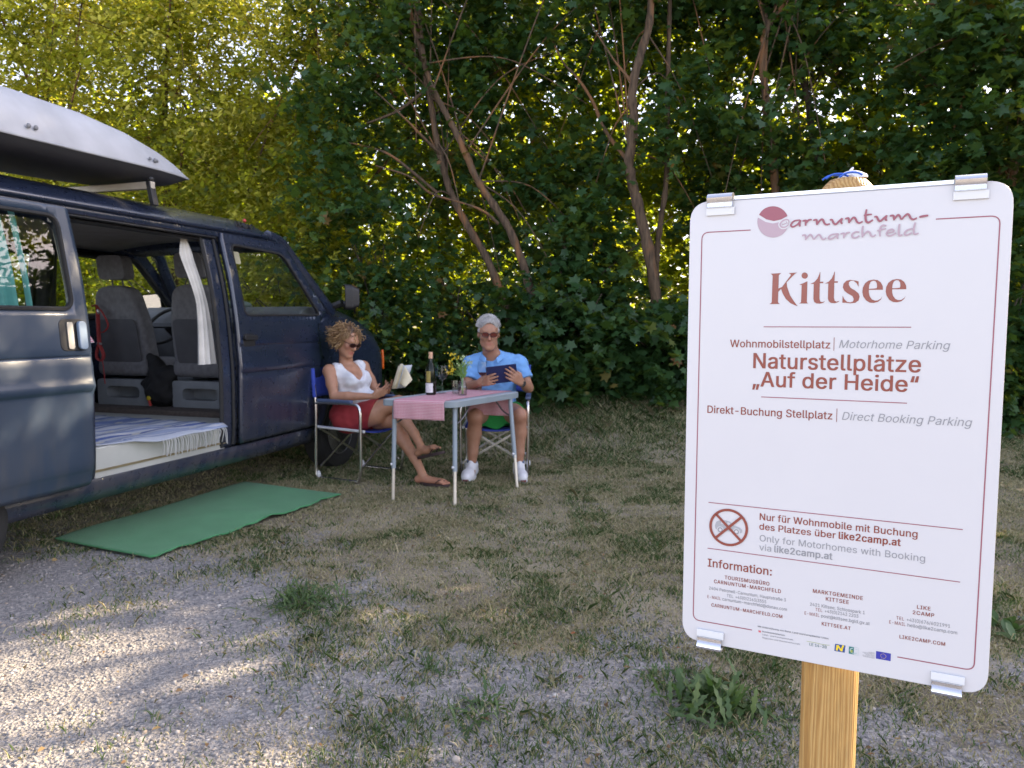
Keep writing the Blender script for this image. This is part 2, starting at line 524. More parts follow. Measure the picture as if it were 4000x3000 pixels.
def build_stones():
    rng = np.random.default_rng(3)
    n = 85000
    y = 1.85 + 3.4 * rng.random(n) ** 1.6
    x = (rng.random(n) - 0.5) * (y * 1.5 + 2.0)
    p = gravel_mask(x, y) * 0.95 + 0.03
    k = rng.random(n) < p * 0.55
    k &= ~_in_quad(x, y, CARPET)
    x, y = x[k], y[k]; n = len(x)
    z = ground_z(x, y)
    ico = bmesh.new(); bmesh.ops.create_icosphere(ico, subdivisions=1, radius=1.0)
    bv = np.array([v.co[:] for v in ico.verts]); bf = np.array([[v.index for v in f.verts] for f in ico.faces]); ico.free()
    r = 0.0026 + 0.0062 * rng.random(n) ** 3.2
    big = rng.random(n) < 0.004; r = np.where(big, r * 1.9, r)
    sc = np.stack([r * (0.8 + 0.6 * rng.random(n)), r * (0.7 + 0.5 * rng.random(n)), r * (0.45 + 0.4 * rng.random(n))], 1)
    a = rng.random(n) * 2 * np.pi
    V = bv[None] * sc[:, None, :] * (0.82 + 0.36 * rng.random((n, len(bv), 1)))
    ca, sa = np.cos(a)[:, None], np.sin(a)[:, None]
    vx = V[..., 0] * ca - V[..., 1] * sa; vy = V[..., 0] * sa + V[..., 1] * ca
    V = np.stack([vx + x[:, None], vy + y[:, None], V[..., 2] + z[:, None] + sc[:, 2:3] * 0.35], 2)
    F = (bf[None] + (np.arange(n) * len(bv))[:, None, None]).reshape(-1, 3)
    tone = np.repeat(rng.random(n), len(bv))
    m, nt, b = nmat('gravel_stone')
    at = N(nt, 'Attribute'); at.attribute_name = 'tone'
    rr = ramp(nt, at.outputs['Fac'], [(0.0, (0.14, 0.137, 0.137)), (0.4, (0.235, 0.226, 0.218)), (0.8, (0.31, 0.29, 0.265)), (0.93, (0.36, 0.285, 0.21)), (1.0, (0.55, 0.52, 0.48))])
    nt.links.new(rr.outputs[0], b.inputs['Base Color']); b.inputs['Roughness'].default_value = 0.85
    o = np_mesh('gravel', V.reshape(-1, 3), F, m, attr={'tone': tone}, smooth=False)
    tag(o, kind='stuff')
build_stones()

def build_litter():
    rng = np.random.default_rng(8); n = 900
    y = 1.9 + 6.4 * rng.random(n) ** 1.2; x = (rng.random(n) - .5) * (y * 1.5 + .5)
    k = ~_in_quad(x, y, CARPET); x, y = x[k], y[k]; n = len(x)
    S = np.array([(0, -.5, 0), (.2, -.2, .1), (.24, .15, .14), (0, .5, .02), (-.24, .15, .12), (-.2, -.2, .1)])
    a = rng.random(n) * 6.28; sz = .010 + .022 * rng.random(n) ** 2; tl = rng.normal(size=n) * .35
    u = S[None, :, 0] * sz[:, None]; v = S[None, :, 1] * sz[:, None]; w = S[None, :, 2] * sz[:, None] * 1.6 + u * tl[:, None]
    ca, sa = np.cos(a)[:, None], np.sin(a)[:, None]
    V = np.stack([x[:, None] + u * ca - v * sa, y[:, None] + u * sa + v * ca, ground_z(x, y)[:, None] + .010 + w], 2).reshape(-1, 3)
    m = leafy_mat('dry_leaf', [(0, (.10, .055, .03)), (.5, (.22, .14, .07)), (.85, (.32, .24, .11)), (1, (.30, .10, .04))], [(0, (.2, .12, .05)), (1, (.3, .2, .08))], .15, .8, spec=.2)
    tag(np_mesh('leaf_litter', V, np.arange(n * 6).reshape(n, 6), m, attr={'tone': np.repeat(rng.random(n), 6)}), kind='stuff')
build_litter()
# ------------------------------------------------------------------ trees and shrubs
M_BARK = None
def bark_mat(name, base, inner):
    m, nt, b = nmat(name)
    tc = N(nt, 'TexCoord'); mp = N(nt, 'Mapping'); mp.inputs['Scale'].default_value = (1, 1, 0.16)
    nt.links.new(tc.outputs['Object'], mp.inputs['Vector'])
    n1 = N(nt, 'TexNoise'); n1.inputs['Scale'].default_value = 42; n1.inputs['Detail'].default_value = 8; nt.links.new(mp.outputs[0], n1.inputs['Vector'])
    r = ramp(nt, n1.outputs['Fac'], [(0.32, [c * 0.45 for c in base]), (0.5, base), (0.72, [c * 1.5 for c in base])])
    n2 = N(nt, 'TexNoise'); n2.inputs['Scale'].default_value = 6; n2.inputs['Detail'].default_value = 4; nt.links.new(mp.outputs[0], n2.inputs['Vector'])
    k = ramp(nt, n2.outputs['Fac'], [(0.5, (0, 0, 0)), (0.6, (1, 1, 1))])
    mx = N(nt, 'MixRGB'); nt.links.new(k.outputs[0], mx.inputs[0]); nt.links.new(r.outputs[0], mx.inputs[1]); mx.inputs[2].default_value = c4(inner)
    nt.links.new(mx.outputs[0], b.inputs['Base Color']); b.inputs['Roughness'].default_value = 0.9
    bp = N(nt, 'Bump'); bp.inputs['Strength'].default_value = 0.8; bp.inputs['Distance'].default_value = 0.015
    nt.links.new(n1.outputs['Fac'], bp.inputs['Height']); nt.links.new(bp.outputs[0], b.inputs['Normal'])
    return m
M_BARK = bark_mat('bark_grey_brown', (0.085, 0.056, 0.033), (0.19, 0.092, 0.038))
M_BARK2 = bark_mat('bark_dark', (0.06, 0.047, 0.036), (0.09, 0.065, 0.045))

M_LEAF_DARK = leafy_mat('leaf_maple', [(0.0, (0.018, 0.048, 0.016)), (0.5, (0.03, 0.075, 0.024)), (0.85, (0.05, 0.105, 0.028)), (0.93, (0.12, 0.12, 0.03)), (1.0, (0.17, 0.085, 0.03))],
                        [(0.0, (0.16, 0.30, 0.015)), (0.5, (0.30, 0.40, 0.02)), (0.85, (0.46, 0.48, 0.03)), (1.0, (0.5, 0.34, 0.05))], 0.24, 0.38)
M_LEAF_PALE = leafy_mat('leaf_pale', [(0.0, (0.028, 0.06, 0.016)), (0.4, (0.075, 0.115, 0.026)), (0.8, (0.18, 0.195, 0.04)), (0.94, (0.16, 0.12, 0.035)), (1.0, (0.18, 0.085, 0.04))],
                        [(0.0, (0.34, 0.38, 0.02)), (0.4, (0.72, 0.70, 0.06)), (1.0, (0.92, 0.82, 0.22))], 0.62, 0.5)
M_LEAF_BACK = leafy_mat('leaf_back', [(0.0, (0.05, 0.09, 0.012)), (1.0, (0.11, 0.13, 0.02))],
                        [(0.0, (0.36, 0.50, 0.015)), (0.6, (0.58, 0.64, 0.02)), (1.0, (0.70, 0.60, 0.04))], 0.5, 0.5)

_mp = [(0, -0.5), (0.2, -0.33), (0.5, -0.28), (0.27, -0.02), (0.42, 0.28), (0.14, 0.2), (0, 0.55), (-0.14, 0.2), (-0.42, 0.28), (-0.27, -0.02), (-0.5, -0.28), (-0.2, -0.33)]
SHAPES = {
    'maple': np.array([(x, y, -0.22 * abs(x)) for x, y in _mp]),
    'oval': np.array([(0, -0.5, 0), (0.24, -0.18, -0.05), (0.2, 0.22, -0.05), (0, 0.5, -0.03), (-0.2, 0.22, -0.05), (-0.24, -0.18, -0.05)]),
    'long': np.array([(0, -0.5, 0), (0.14, -0.1, -0.03), (0, 0.55, -0.12), (-0.14, -0.1, -0.03)]),
}

def leaves(C, size, shape, rng, tone, up=0.5, out=None, jitter=0.5):
    """leaf-sized faces at points C (n,3)"""
    n = len(C); S = SHAPES[shape]; k = len(S)
    nrm = rng.normal(size=(n, 3)); nrm /= np.linalg.norm(nrm, axis=1)[:, None]
    nrm[:, 2] = np.abs(nrm[:, 2]) + up
    if out is not None: nrm = nrm + out
    nrm /= np.linalg.norm(nrm, axis=1)[:, None]
    d = rng.normal(size=(n, 3)); d[:, 2] -= 0.7
    d -= nrm * (d * nrm).sum(1)[:, None]; d /= np.linalg.norm(d, axis=1)[:, None]
    s = np.cross(d, nrm)
    sz = size * (1 + jitter * (rng.random(n) * 2 - 1))
    V = C[:, None, :] + (s[:, None, :] * S[None, :, 0:1] + d[:, None, :] * S[None, :, 1:2] + nrm[:, None, :] * S[None, :, 2:3]) * sz[:, None, None]
    F = np.arange(n * k).reshape(n, k)
    return V.reshape(-1, 3), F, np.repeat(tone, k)

def crown_points(blobs, per, spread, rng, clear=()):
    """leaf positions: clumps thrown into ellipsoids, leaves round each clump"""
    P = []; T = []
    per = per * 1.6; spread = spread * 1.3
    for (cx, cy, cz, rx, ry, rz, nc) in blobs:
        nc = max(3, int(nc * .62))
        q = rng.normal(size=(nc, 3)); q /= np.linalg.norm(q, axis=1)[:, None]
        q *= (rng.random(nc) ** 0.45)[:, None]
        c = q * np.array([rx, ry, rz]) + np.array([cx, cy, cz])
        keep = np.ones(nc, bool)
        for (pts, rad) in clear:
            for p in pts:
                dx = np.abs(c[:, 0] - p[0]); dz = np.abs(c[:, 2] - p[2])
                keep &= ~((np.hypot(dx, dz) < rad) & (c[:, 1] < p[1] + 0.1))
        c = c[keep]
        m = rng.poisson(per, len(c))
        ci = np.repeat(np.arange(len(c)), m)
        # a clump is a few drooping twigs with the leaves strung along them
        nt_ = 4; tw = rng.normal(size=(len(c), nt_, 3)) * np.array([1, 1, .55]) + np.array([0, -.15, -.25]); tw /= np.linalg.norm(tw, axis=2)[..., None]
        k_ = rng.integers(0, nt_, len(ci)); t_ = rng.random(len(ci)) ** .7
        off = tw[ci, k_] * (t_ * spread * 2.5)[:, None] + rng.normal(size=(len(ci), 3)) * spread * .24
        off[:, 2] -= .5 * spread * t_ ** 2
        pts = c[ci] + off
        P.append(pts)
        ct = rng.random(len(c)) ** 1.3 * 0.75
        T.append(np.clip(ct[ci] + 0.25 * rng.random(len(ci)) ** 2 + .02 * (rng.random(len(ci)) < .03) * 10, 0, 1))
    return np.concatenate(P), np.concatenate(T)

def trim(P, T):
    """keeps leaves out of the soil, the van and the seats"""
    k = P[:, 2] > ground_z(P[:, 0], P[:, 1]) + 0.04
    return P[k], T[k]

def wood(paths, seg=8):
    m = MB()
    for pts, r0, r1 in paths:
        q = interp_path(pts, max(8, 5 * len(pts)))
        n = len(q)
        rs = [lerp(r0, r1, i / (n - 1)) * (1 + 0.10 * math.sin(i * 2.3) + .05 * math.sin(i * 5.1)) for i in range(n)]
        q = [p + Vector((math.sin(i * 1.3 + p.x), math.cos(i * 1.7), 0)) * r0 * .05 for i, p in enumerate(q)]
        m.tube(q, rs, seg)
    return m

def limb_paths(base, top, blobs, rng, r, nl=7, up=0.3):
    """trunk curve and limbs reaching into the crown"""
    b = Vector(base); t = Vector(top)
    mid = b.lerp(t, 0.5) + Vector((rng.normal() * .12, rng.normal() * .1, 0))
    trunk = [b, b.lerp(mid, .5), mid, mid.lerp(t, .5) + Vector((rng.normal() * .08, 0, 0)), t]
    paths = [(trunk, r, r * 0.3)]
    q = interp_path(trunk, 30)
    for i in range(nl):
        s = q[int(8 + 20 * (i + rng.random()) / nl)]
        bl = blobs[rng.integers(len(blobs))]
        e = Vector((bl[0] + rng.normal() * bl[3] * .6, bl[1] + rng.normal() * bl[4] * .6, bl[2] + rng.normal() * bl[5] * .5))
        m1 = s.lerp(e, .5) + Vector((0, 0, up * rng.random()))
        paths.append(([s, m1, e], r * 0.4, r * 0.08))
    return paths

def tree(name, label, group, base, paths, blobs, per, spread, size, shape, lm, bark, seed, cat='tree', clear=(), outw=(0, -0.25, 0), tone_shift=0.0, up=0.5, filt=None):
    rng = np.random.default_rng(seed)
    root = empty(name, base)
    tag(root, label, cat, group)
    if cat == 'tree' and len(blobs) < 6:
        q0 = interp_path(paths[0][0], 24)
        for _ in range(16):
            s_ = q0[int(rng.integers(9, 24))]; b_ = blobs[rng.integers(len(blobs))]
            e_ = Vector((b_[0] + rng.normal() * b_[3] * .7, b_[1] - abs(rng.normal()) * b_[4] * .7, b_[2] + rng.normal() * b_[5] * .6))
            paths = paths + [([s_, s_.lerp(e_, .5) + Vector((0, 0, .12 + .2 * rng.random())), e_], .010, .003)]
    o = wood(paths).build('trunk' if cat == 'tree' else 'stems', bark, None, smooth=60)
    o.parent = root; o.matrix_parent_inverse = Matrix.Translation(-Vector(base))
    P, T = crown_points(blobs, per, spread, rng, clear)
    P, T = trim(P, T)
    if filt is not None:
        k = filt(P); P, T = P[k], T[k]
    V, F, t = leaves(P, size, shape, rng, np.clip(T + tone_shift, 0, 1), up=up, out=np.array(outw))
    o = np_mesh('crown' if cat == 'tree' else 'foliage', V, F, lm, attr={'tone': t})
    o.parent = root; o.matrix_parent_inverse = Matrix.Translation(-Vector(base))
    return root

def gz(x, y): return float(ground_z(x, y))
GF = 'trees of the hedge in front'
GS = 'shrubs along the foot of the hedge'
GB = 'trees in the back row of the hedge'
GO = 'trees of the hedge beyond the right edge'

# the two leaning maples
B_tr = [(0.10, 8.2, 0.5), (-0.046, 8.2, 1.326), (-0.261, 8.2, 1.907), (-0.497, 8.2, 2.311), (-0.645, 8.2, 2.607), (-0.708, 8.2, 2.796), (-0.791, 8.2, 3.131), (-0.872, 8.2, 3.629), (-0.912, 8.2, 3.834), (-0.99, 8.3, 4.5), (-1.1, 8.6, 5.8)]
A_tr = [(0.40, 8.1, 0.5), (0.255, 8.1, 1.325), (0.126, 8.1, 1.835), (-0.045, 8.1, 2.256), (-0.256, 8.1, 2.57), (-0.383, 8.1, 2.777), (-0.549, 8.1, 3.149), (-0.674, 8.1, 3.395), (-0.86, 8.12, 3.762), (-1.1, 8.3, 4.6), (-1.3, 8.5, 5.4)]
C_tr = [(1.62, 8.0, 0.45), (1.509, 8.0, 1.556), (1.383, 8.0, 2.202), (1.273, 8.0, 2.615), (1.217, 8.0, 2.881), (1.264, 8.0, 3.288), (1.239, 8.0, 3.571), (1.277, 8.0, 3.832), (1.375, 8.0, 4.171), (1.413, 8.0, 4.409), (1.45, 8.1, 5.4), (1.5, 8.3, 6.2)]
C2_tr = [(1.6, 8.12, 0.6), (1.565, 8.25, 1.695), (1.57, 8.25, 2.018), (1.608, 8.25, 2.381), (1.656, 8.25, 2.763), (1.656, 8.25, 3.393), (1.656, 8.25, 4.015), (1.667, 8.25, 4.8)]
D_tr = [(2.95, 8.3, 0.3), (2.93, 8.3, 1.6), (2.825, 8.3, 2.919), (2.755, 8.3, 3.309), (2.723, 8.3, 3.551), (2.671, 8.3, 4.175), (2.748, 8.3, 4.437), (2.874, 8.3, 4.65), (3.05, 8.3, 5.6)]
D2_tr = [(2.672, 8.3, 4.1), (2.698, 8.3, 4.461), (2.619, 8.3, 4.65), (2.5, 8.3, 5.3)]
E_tr = [(3.75, 8.9, 0.3), (3.6, 9, 2.6), (3.467, 9, 3.64), (3.375, 9, 4.007), (3.176, 9, 4.37), (3.05, 9, 5.2)]
br1 = [(-0.663, 8.18, 2.547), (-0.869, 8.0, 2.598), (-1.053, 7.9, 2.74), (-1.4, 7.9, 2.85)]
br2 = [(-0.76, 8.18, 3.022), (-0.925, 8.0, 3.162), (-1.088, 7.95, 3.322), (-1.4, 7.9, 3.6)]
br3 = [(-0.149, 8.08, 2.285), (-0.275, 8.0, 2.388), (-0.463, 8.0, 2.471), (-0.80, 8.0, 2.56)]
br4 = [(1.235, 8.0, 3.70), (1.16, 8.0, 3.8), (1.049, 8.0, 3.932), (0.8, 8.0, 4.3)]
br5 = [(1.21, 8.1, 2.95), (1.0, 8.3, 3.3), (0.857, 8.3, 3.616), (0.683, 8.3, 3.866), (0.532, 8.3, 4.032), (0.30, 8.3, 4.5)]
br6 = [(-0.80, 8.15, 2.62), (-1.21, 8.0, 2.942), (-1.438, 8.0, 3.044), (-1.707, 8.0, 3.105), (-2.1, 8.0, 3.5)]
br7 = [(-0.9, 8.2, 3.7), (-1.2, 8.1, 3.45), (-1.5, 8.0, 3.3)]
CL_AB = [(interp_path(B_tr[1:9], 14), 0.2), (interp_path(A_tr[1:9], 14), 0.2), (interp_path(C_tr[1:10], 16), 0.19), (interp_path(D_tr[2:8], 10), 0.17), (interp_path(br1, 5), .1), (interp_path(br5[1:], 6), .12)]

tree('maple_tree', 'slender tree whose pale leaning trunk runs up to the left with a stripped orange patch', GF, (0.10, 8.2, 0.5),
     [(B_tr, 0.046, 0.024), (br1, .018, .006), (br2, .018, .006), (br6[:4], .018, .006), (br7, .02, .008)],
     [(-1.5, 8.6, 3.9, 1.2, 0.7, 0.9, 90), (-1.2, 8.8, 4.9, 1.3, 0.9, 0.7, 100), (-1.7, 8.2, 2.6, 0.8, 0.5, 0.7, 45), (-0.4, 8.9, 3.2, .8, .5, .9, 50)],
     34, 0.16, 0.085, 'maple', M_LEAF_DARK, M_BARK, 21, clear=CL_AB)
tree('maple_tree', 'slender tree whose leaning trunk stands closest behind the seated man', GF, (0.40, 8.1, 0.5),
     [(A_tr, 0.050, 0.024), (br3, .02, .006)],
     [(0.1, 8.8, 4.6, 1.1, 0.8, 1.0, 100), (-0.2, 8.9, 5.4, 1.3, 0.9, 0.5, 50), (0.3, 8.8, 2.4, 0.7, 0.5, 0.9, 40)],
     34, 0.16, 0.09, 'maple', M_LEAF_DARK, M_BARK, 22, clear=CL_AB)
tree('maple_tree', 'upright tree with forked brown trunk left of the sign', GF, (1.62, 8.0, 0.45),
     [(C_tr, 0.066, 0.034), (C2_tr, 0.038, 0.022), (br4, .02, .006), (br5, .024, .008)],
     [(1.3, 8.6, 5.0, 1.1, 0.8, 0.9, 100), (1.5, 8.8, 5.7, 1.3, .9, .6, 75), (2.0, 8.4, 3.4, 0.7, 0.6, 0.8, 45), (0.8, 8.6, 3.2, 0.5, 0.4, 0.7, 25)],
     34, 0.16, 0.095, 'maple', M_LEAF_DARK, M_BARK, 23, clear=CL_AB)
tree('maple_tree', 'thin pale trunk rising above the left top corner of the sign', GF, (2.95, 8.3, 0.3),
     [(D_tr, 0.052, 0.03), (D2_tr, .03, .01)],
     [(2.9, 8.7, 4.9, 1.0, 0.7, 0.9, 90), (2.9, 8.8, 6.2, 1.5, .8, .75, 150), (2.4, 8.6, 2.9, 0.6, 0.5, 0.9, 40), (3.2, 8.3, 3.0, .6, .5, 1.0, 45)],  # second clump sits above view, added to shade the roof box
     34, 0.16, 0.095, 'maple', M_LEAF_DARK, M_BARK, 24, clear=CL_AB)
rng_t = np.random.default_rng(77)
for i, (bx, by, ln, lab, bl, shp, sz, lm) in enumerate([
    (3.75, 8.9, 0, 'thin dark stemmed tree behind the post of the sign', [(3.7, 9.1, 4.6, 1.0, .7, 1.1, 70), (3.7, 9.0, 6.4, 1.3, .8, .8, 110)], 'maple', .095, M_LEAF_DARK),  # upper clump added out of view, keeps sun off the roof box
    (4.9, 7.7, 0, 'dark broad leaved tree at the right edge behind the sign', [(4.7, 7.6, 3.4, 1.0, .7, 1.0, 130), (4.8, 7.7, 4.3, 1.2, .9, .7, 120), (4.4, 7.5, 2.2, .8, .5, .7, 60)], 'maple', .10, M_LEAF_DARK),
    (-2.5, 9.3, 0, 'tree with small olive leaves rising behind the cab of the van', [(-2.3, 8.9, 2.3, 1.0, .7, .9, 120), (-2.6, 9.1, 3.6, 1.2, .8, 1.0, 190), (-2.4, 9.3, 4.9, 1.4, .9, .9, 180)], 'oval', .062, M_LEAF_PALE),
    (-4.2, 9.6, 0, 'yellow green feathery tree above the tip of the roof box', [(-3.9, 9.1, 3.0, 1.1, .7, .9, 130), (-4.1, 9.3, 4.3, 1.2, .8, 1.0, 190), (-3.9, 9.5, 5.1, 1.2, .9, .6, 120)], 'oval', .062, M_LEAF_PALE),
    (-6.0, 9.9, 0, 'bright yellow green tree in the top left corner above the roof box', [(-5.7, 9.5, 3.4, 1.1, .7, .9, 110), (-5.9, 9.6, 4.8, 1.3, .9, 1.0, 190), (-5.0, 9.6, 5.2, 1.2, .8, .6, 110)], 'oval', .065, M_LEAF_PALE),
]):
    base = (bx, by, gz(bx, by) - 0.05)
    pth = [(E_tr, .055, .02)] if i == 0 else limb_paths(base, (bx + .1, by + .1, 5.4), bl, rng_t, 0.075, 9)
    tree('maple_tree' if shp == 'maple' else 'locust_tree', lab, GF, base, pth, bl, 36 if shp == 'maple' else 60, 0.17, sz, shp, lm, M_BARK if i else M_BARK2, 40 + i, clear=CL_AB[3:4] if i == 0 else ())

# shrubs at the foot
for i, (bx, by, h, w, lab, nc, lm, sz, shp) in enumerate([
    (-2.6, 8.4, 1.7, .9, 'olive shrub behind the windscreen of the van', 110, M_LEAF_PALE, .06, 'oval'),
    (-1.45, 8.25, 1.9, .8, 'green shrub behind the bonnet of the van', 100, M_LEAF_DARK, .075, 'maple'),
    (-0.55, 8.35, 1.35, .7, 'dark shrub in the gap between the woman and the man', 80, M_LEAF_DARK, .075, 'maple'),
    (0.45, 8.0, 1.25, .75, 'broad leaved dark shrub right behind the man', 95, M_LEAF_DARK, .10, 'maple'),
    (0.75, 8.3, 2.1, .6, 'taller dark shrub between the leaning trunks and the forked trunk', 85, M_LEAF_DARK, .105, 'maple'),
    (1.55, 7.9, 1.05, .7, 'low dark shrub round the foot of the forked trunk', 85, M_LEAF_DARK, .095, 'maple'),
    (2.5, 7.9, 1.5, .8, 'dark shrub hidden mostly behind the left edge of the sign', 90, M_LEAF_DARK, .095, 'maple'),
    (3.6, 7.8, 1.6, .9, 'dark shrub behind the middle of the sign', 70, M_LEAF_DARK, .095, 'maple'),
    (4.8, 7.3, 1.7, .8, 'dark leafy shrub at the right edge beside the sign', 110, M_LEAF_DARK, .09, 'maple'),
    (-4.0, 8.9, 1.9, 1.0, 'olive shrub behind the sliding door of the van', 90, M_LEAF_PALE, .06, 'oval'),
]):
    base = (bx, by, gz(bx, by) - 0.03)
    zc = base[2] + h * 0.55
    bl = [(bx, by, zc, w, 0.45, h * 0.5, nc), (bx + .2, by - .12, base[2] + h * .25, w * .8, .3, h * .25, nc // 3)]
    pth = [([base, (bx + rng_t.normal() * .15, by, base[2] + h * .4), (bx + rng_t.normal() * .4, by + rng_t.normal() * .15, base[2] + h * .9)], .016, .005) for _ in range(7)]
    tree('shrub', lab, GS, base, pth, bl, 32, 0.12, sz, shp, lm, M_BARK2, 60 + i, cat='shrub', clear=CL_AB[:3] if h > 1.9 else ())

# back row, facing the sun on its far side
for i, (bx, nb, lab) in enumerate([
    (-6.8, 1.0, 'back row tree glimpsed through the yellow foliage at the far left'),
    (-4.9, 1.0, 'back row tree glimpsed through leaves above the roof box'),
    (-3.0, 1.0, 'back row tree glimpsed between olive leaves above the cab'),
    (-1.1, 1.0, 'back row tree with glowing leaves seen left of the leaning trunks'),
    (0.7, 1.0, 'back row tree with glowing leaves between leaning and forked trunks'),
    (2.5, 1.0, 'back row tree with glowing leaves above the left top of the sign'),
    (4.3, 1.0, 'back row tree with glowing leaves above the right top of the sign'),
    (6.2, 1.0, 'back row tree glimpsed at the right edge beside the sign'),
]):
    by = float(hedge_y(bx)) + 1.9
    base = (bx, by, gz(bx, by) - 0.05)
    hi = 0 if bx > -2.5 else .8
    bl = [(bx, by + .2, 1.7, 1.2, .6, 1.3, 150), (bx + .3, by + .1, 3.4, 1.3, .7, 1.2, 170), (bx - .2, by + .1, 4.9 - hi, 1.4, .8, .9 - hi * .3, 130 if not hi else 75)]
    if bx > 4: bl += [(bx + 1.0, by - .9, 6.8, 1.2, .7, .85, 95)] if bx < 5 else [(bx + .4, by - .7, 7.3, 1.2, .7, .85, 90)]  # high unseen crowns added to shade the roof box
    if 2 < bx < 5: bl += [(bx, by, 6.0, 1.3, .8, .7, 75)]  # another clump above view, added against sun on the roof box
    tree('back_tree', lab, GB, base, limb_paths(base, (bx + .2, by, 5.4), bl, rng_t, 0.07, 8), bl, 34, 0.2, .11, 'oval', M_LEAF_BACK, M_BARK2, 90 + i, outw=(0.2, 0.1, 0.1))

# unseen trees extend the hedge, added to shade the site and shape sun patches
for i, bx in enumerate([6.6, 9.0, 10.9, 13.0, 15.3]):
    by = float(hedge_y(bx)) + .6
    base = (bx, by, gz(bx, by) - 0.05)
    top = [4.85, 6.2, 6.6, 6.9, 7.0][i]
    bl = ([(7.7, 7.8, 4.15, .65, .5, .6, 60)] if i == 1 else []) + [(bx, by, 1.4, 1.3, .8, 1.1, 90), (bx, by, top * .5, 1.4, .9, 1.3, 120), (bx, by, top - 1.0, 1.2, .9, .8, 95 if i < 2 else 110)]  # extra clump on the second tree plugs a sun gap
    tree('hedge_tree', ['tree standing just outside the right edge of the photo', 'second tree of the hedge outside the right edge', 'third tree of the hedge outside the right edge', 'fourth tree of the hedge outside the right edge', 'last tree of the hedge far outside the right edge'][i], GO,
         base, limb_paths(base, (bx, by, top - .6), bl, rng_t, 0.08, 7), bl, 26, 0.22, .15, 'oval', M_LEAF_DARK, M_BARK2, 110 + i)

def woodland():
    rng = np.random.default_rng(202)
    blobs = [(x + rng.normal() * .5, 24 + rng.normal() * 1.2, z, 2.0, 1.0, 1.3, 60) for x in np.arange(-24, 26, 2.6) for z in (.9, 2.6, 4.4, 6.2)]
    P, T = crown_points(blobs, 14, .42, rng)
    P = P[P[:, 2] > .3]; T = rng.random(len(P))
    V, F, t = leaves(P, .30, 'oval', rng, T, up=.5)
    o = np_mesh('far_woodland', V, F, M_LEAF_BACK, attr={'tone': t}); tag(o, kind='stuff')
woodland()
# ------------------------------------------------------------------ the van
from mathutils.geometry import delaunay_2d_cdt

def inside(p, poly):
    x, y = p; c = False; n = len(poly)
    for i in range(n):
        x1, y1 = poly[i]; x2, y2 = poly[(i + 1) % n]
        if (y1 > y) != (y2 > y) and x < (x2 - x1) * (y - y1) / (y2 - y1) + x1:
            c = not c
    return c

def densify(poly, step):
    out = []
    n = len(poly)
    for i in range(n):
        a = Vector(poly[i]); b = Vector(poly[(i + 1) % n]); L = (b - a).length
        k = max(1, int(round(L / step)))
        for j in range(k): out.append(tuple(a.lerp(b, j / k)))
    return out

def round_poly(poly, r, seg=5):
    """rounds the corners of a 2d polygon; r is a number or a list"""
    out = []; n = len(poly)
    rs = r if isinstance(r, (list, tuple)) else [r] * n
    for i in range(n):
        p0 = Vector(poly[i - 1]); p = Vector(poly[i]); p1 = Vector(poly[(i + 1) % n])
        if rs[i] <= 0: out.append(tuple(p)); continue
        a = p + (p0 - p).normalized() * min(rs[i], (p0 - p).length * .48)
        b = p + (p1 - p).normalized() * min(rs[i], (p1 - p).length * .48)
        for j in range(seg + 1):
            t = j / seg
            out.append(tuple((1 - t) ** 2 * a + 2 * t * (1 - t) * p + t * t * b))
    return out

def panel(mb, outer, holes, mapf, step=0.06, vlines=(), m=0):
    outer = densify(outer, step); holes = [densify(h, step) for h in holes]
    pts = []; edges = []
    for ring in [outer] + holes:
        s = len(pts); pts += ring
        edges += [(s + i, s + (i + 1) % len(ring)) for i in range(len(ring))]
    xs = [p[0] for p in outer]; ys = [p[1] for p in outer]
    rows = list(np.arange(min(ys) + step * .5, max(ys), step)) + list(vlines)
    for yy in rows:
        for xx in np.arange(min(xs) + step * .5, max(xs), step):
            q = (float(xx), float(yy))
            if inside(q, outer) and not any(inside(q, h) for h in holes): pts.append(q)
    r = delaunay_2d_cdt([Vector(p) for p in pts], edges, [], 1, 1e-5)
    vs, fs = r[0], r[2]
    ok = []
    for f in fs:
        c = sum((vs[i] for i in f), Vector((0, 0))) / len(f)
        if inside(c, outer) and not any(inside(c, h) for h in holes): ok.append(tuple(f))
    mb.add([mapf(v.x, v.y) for v in vs], ok, m)

PZ = [0.25, .38, .45, .9, 1.25, 1.5, 1.8, 1.87]
PW = [-.06, -.02, 0, .01, -.015, -.05, -.12, -.135]
def wz(z): return float(np.interp(z, PZ, PW))
def wzs(z):
    # softened profile
    return sum(wz(z + d) for d in (-.06, -.03, 0, .03, .06)) / 5
def LV(s, w, z): return Vector((s, -0.92 - w, z))
def near(x, z, off=0.0): return LV(x, wzs(z) + off, z)
def far_(x, z, off=0.0): return Vector((x, 0.92 + wzs(z) + off, z))

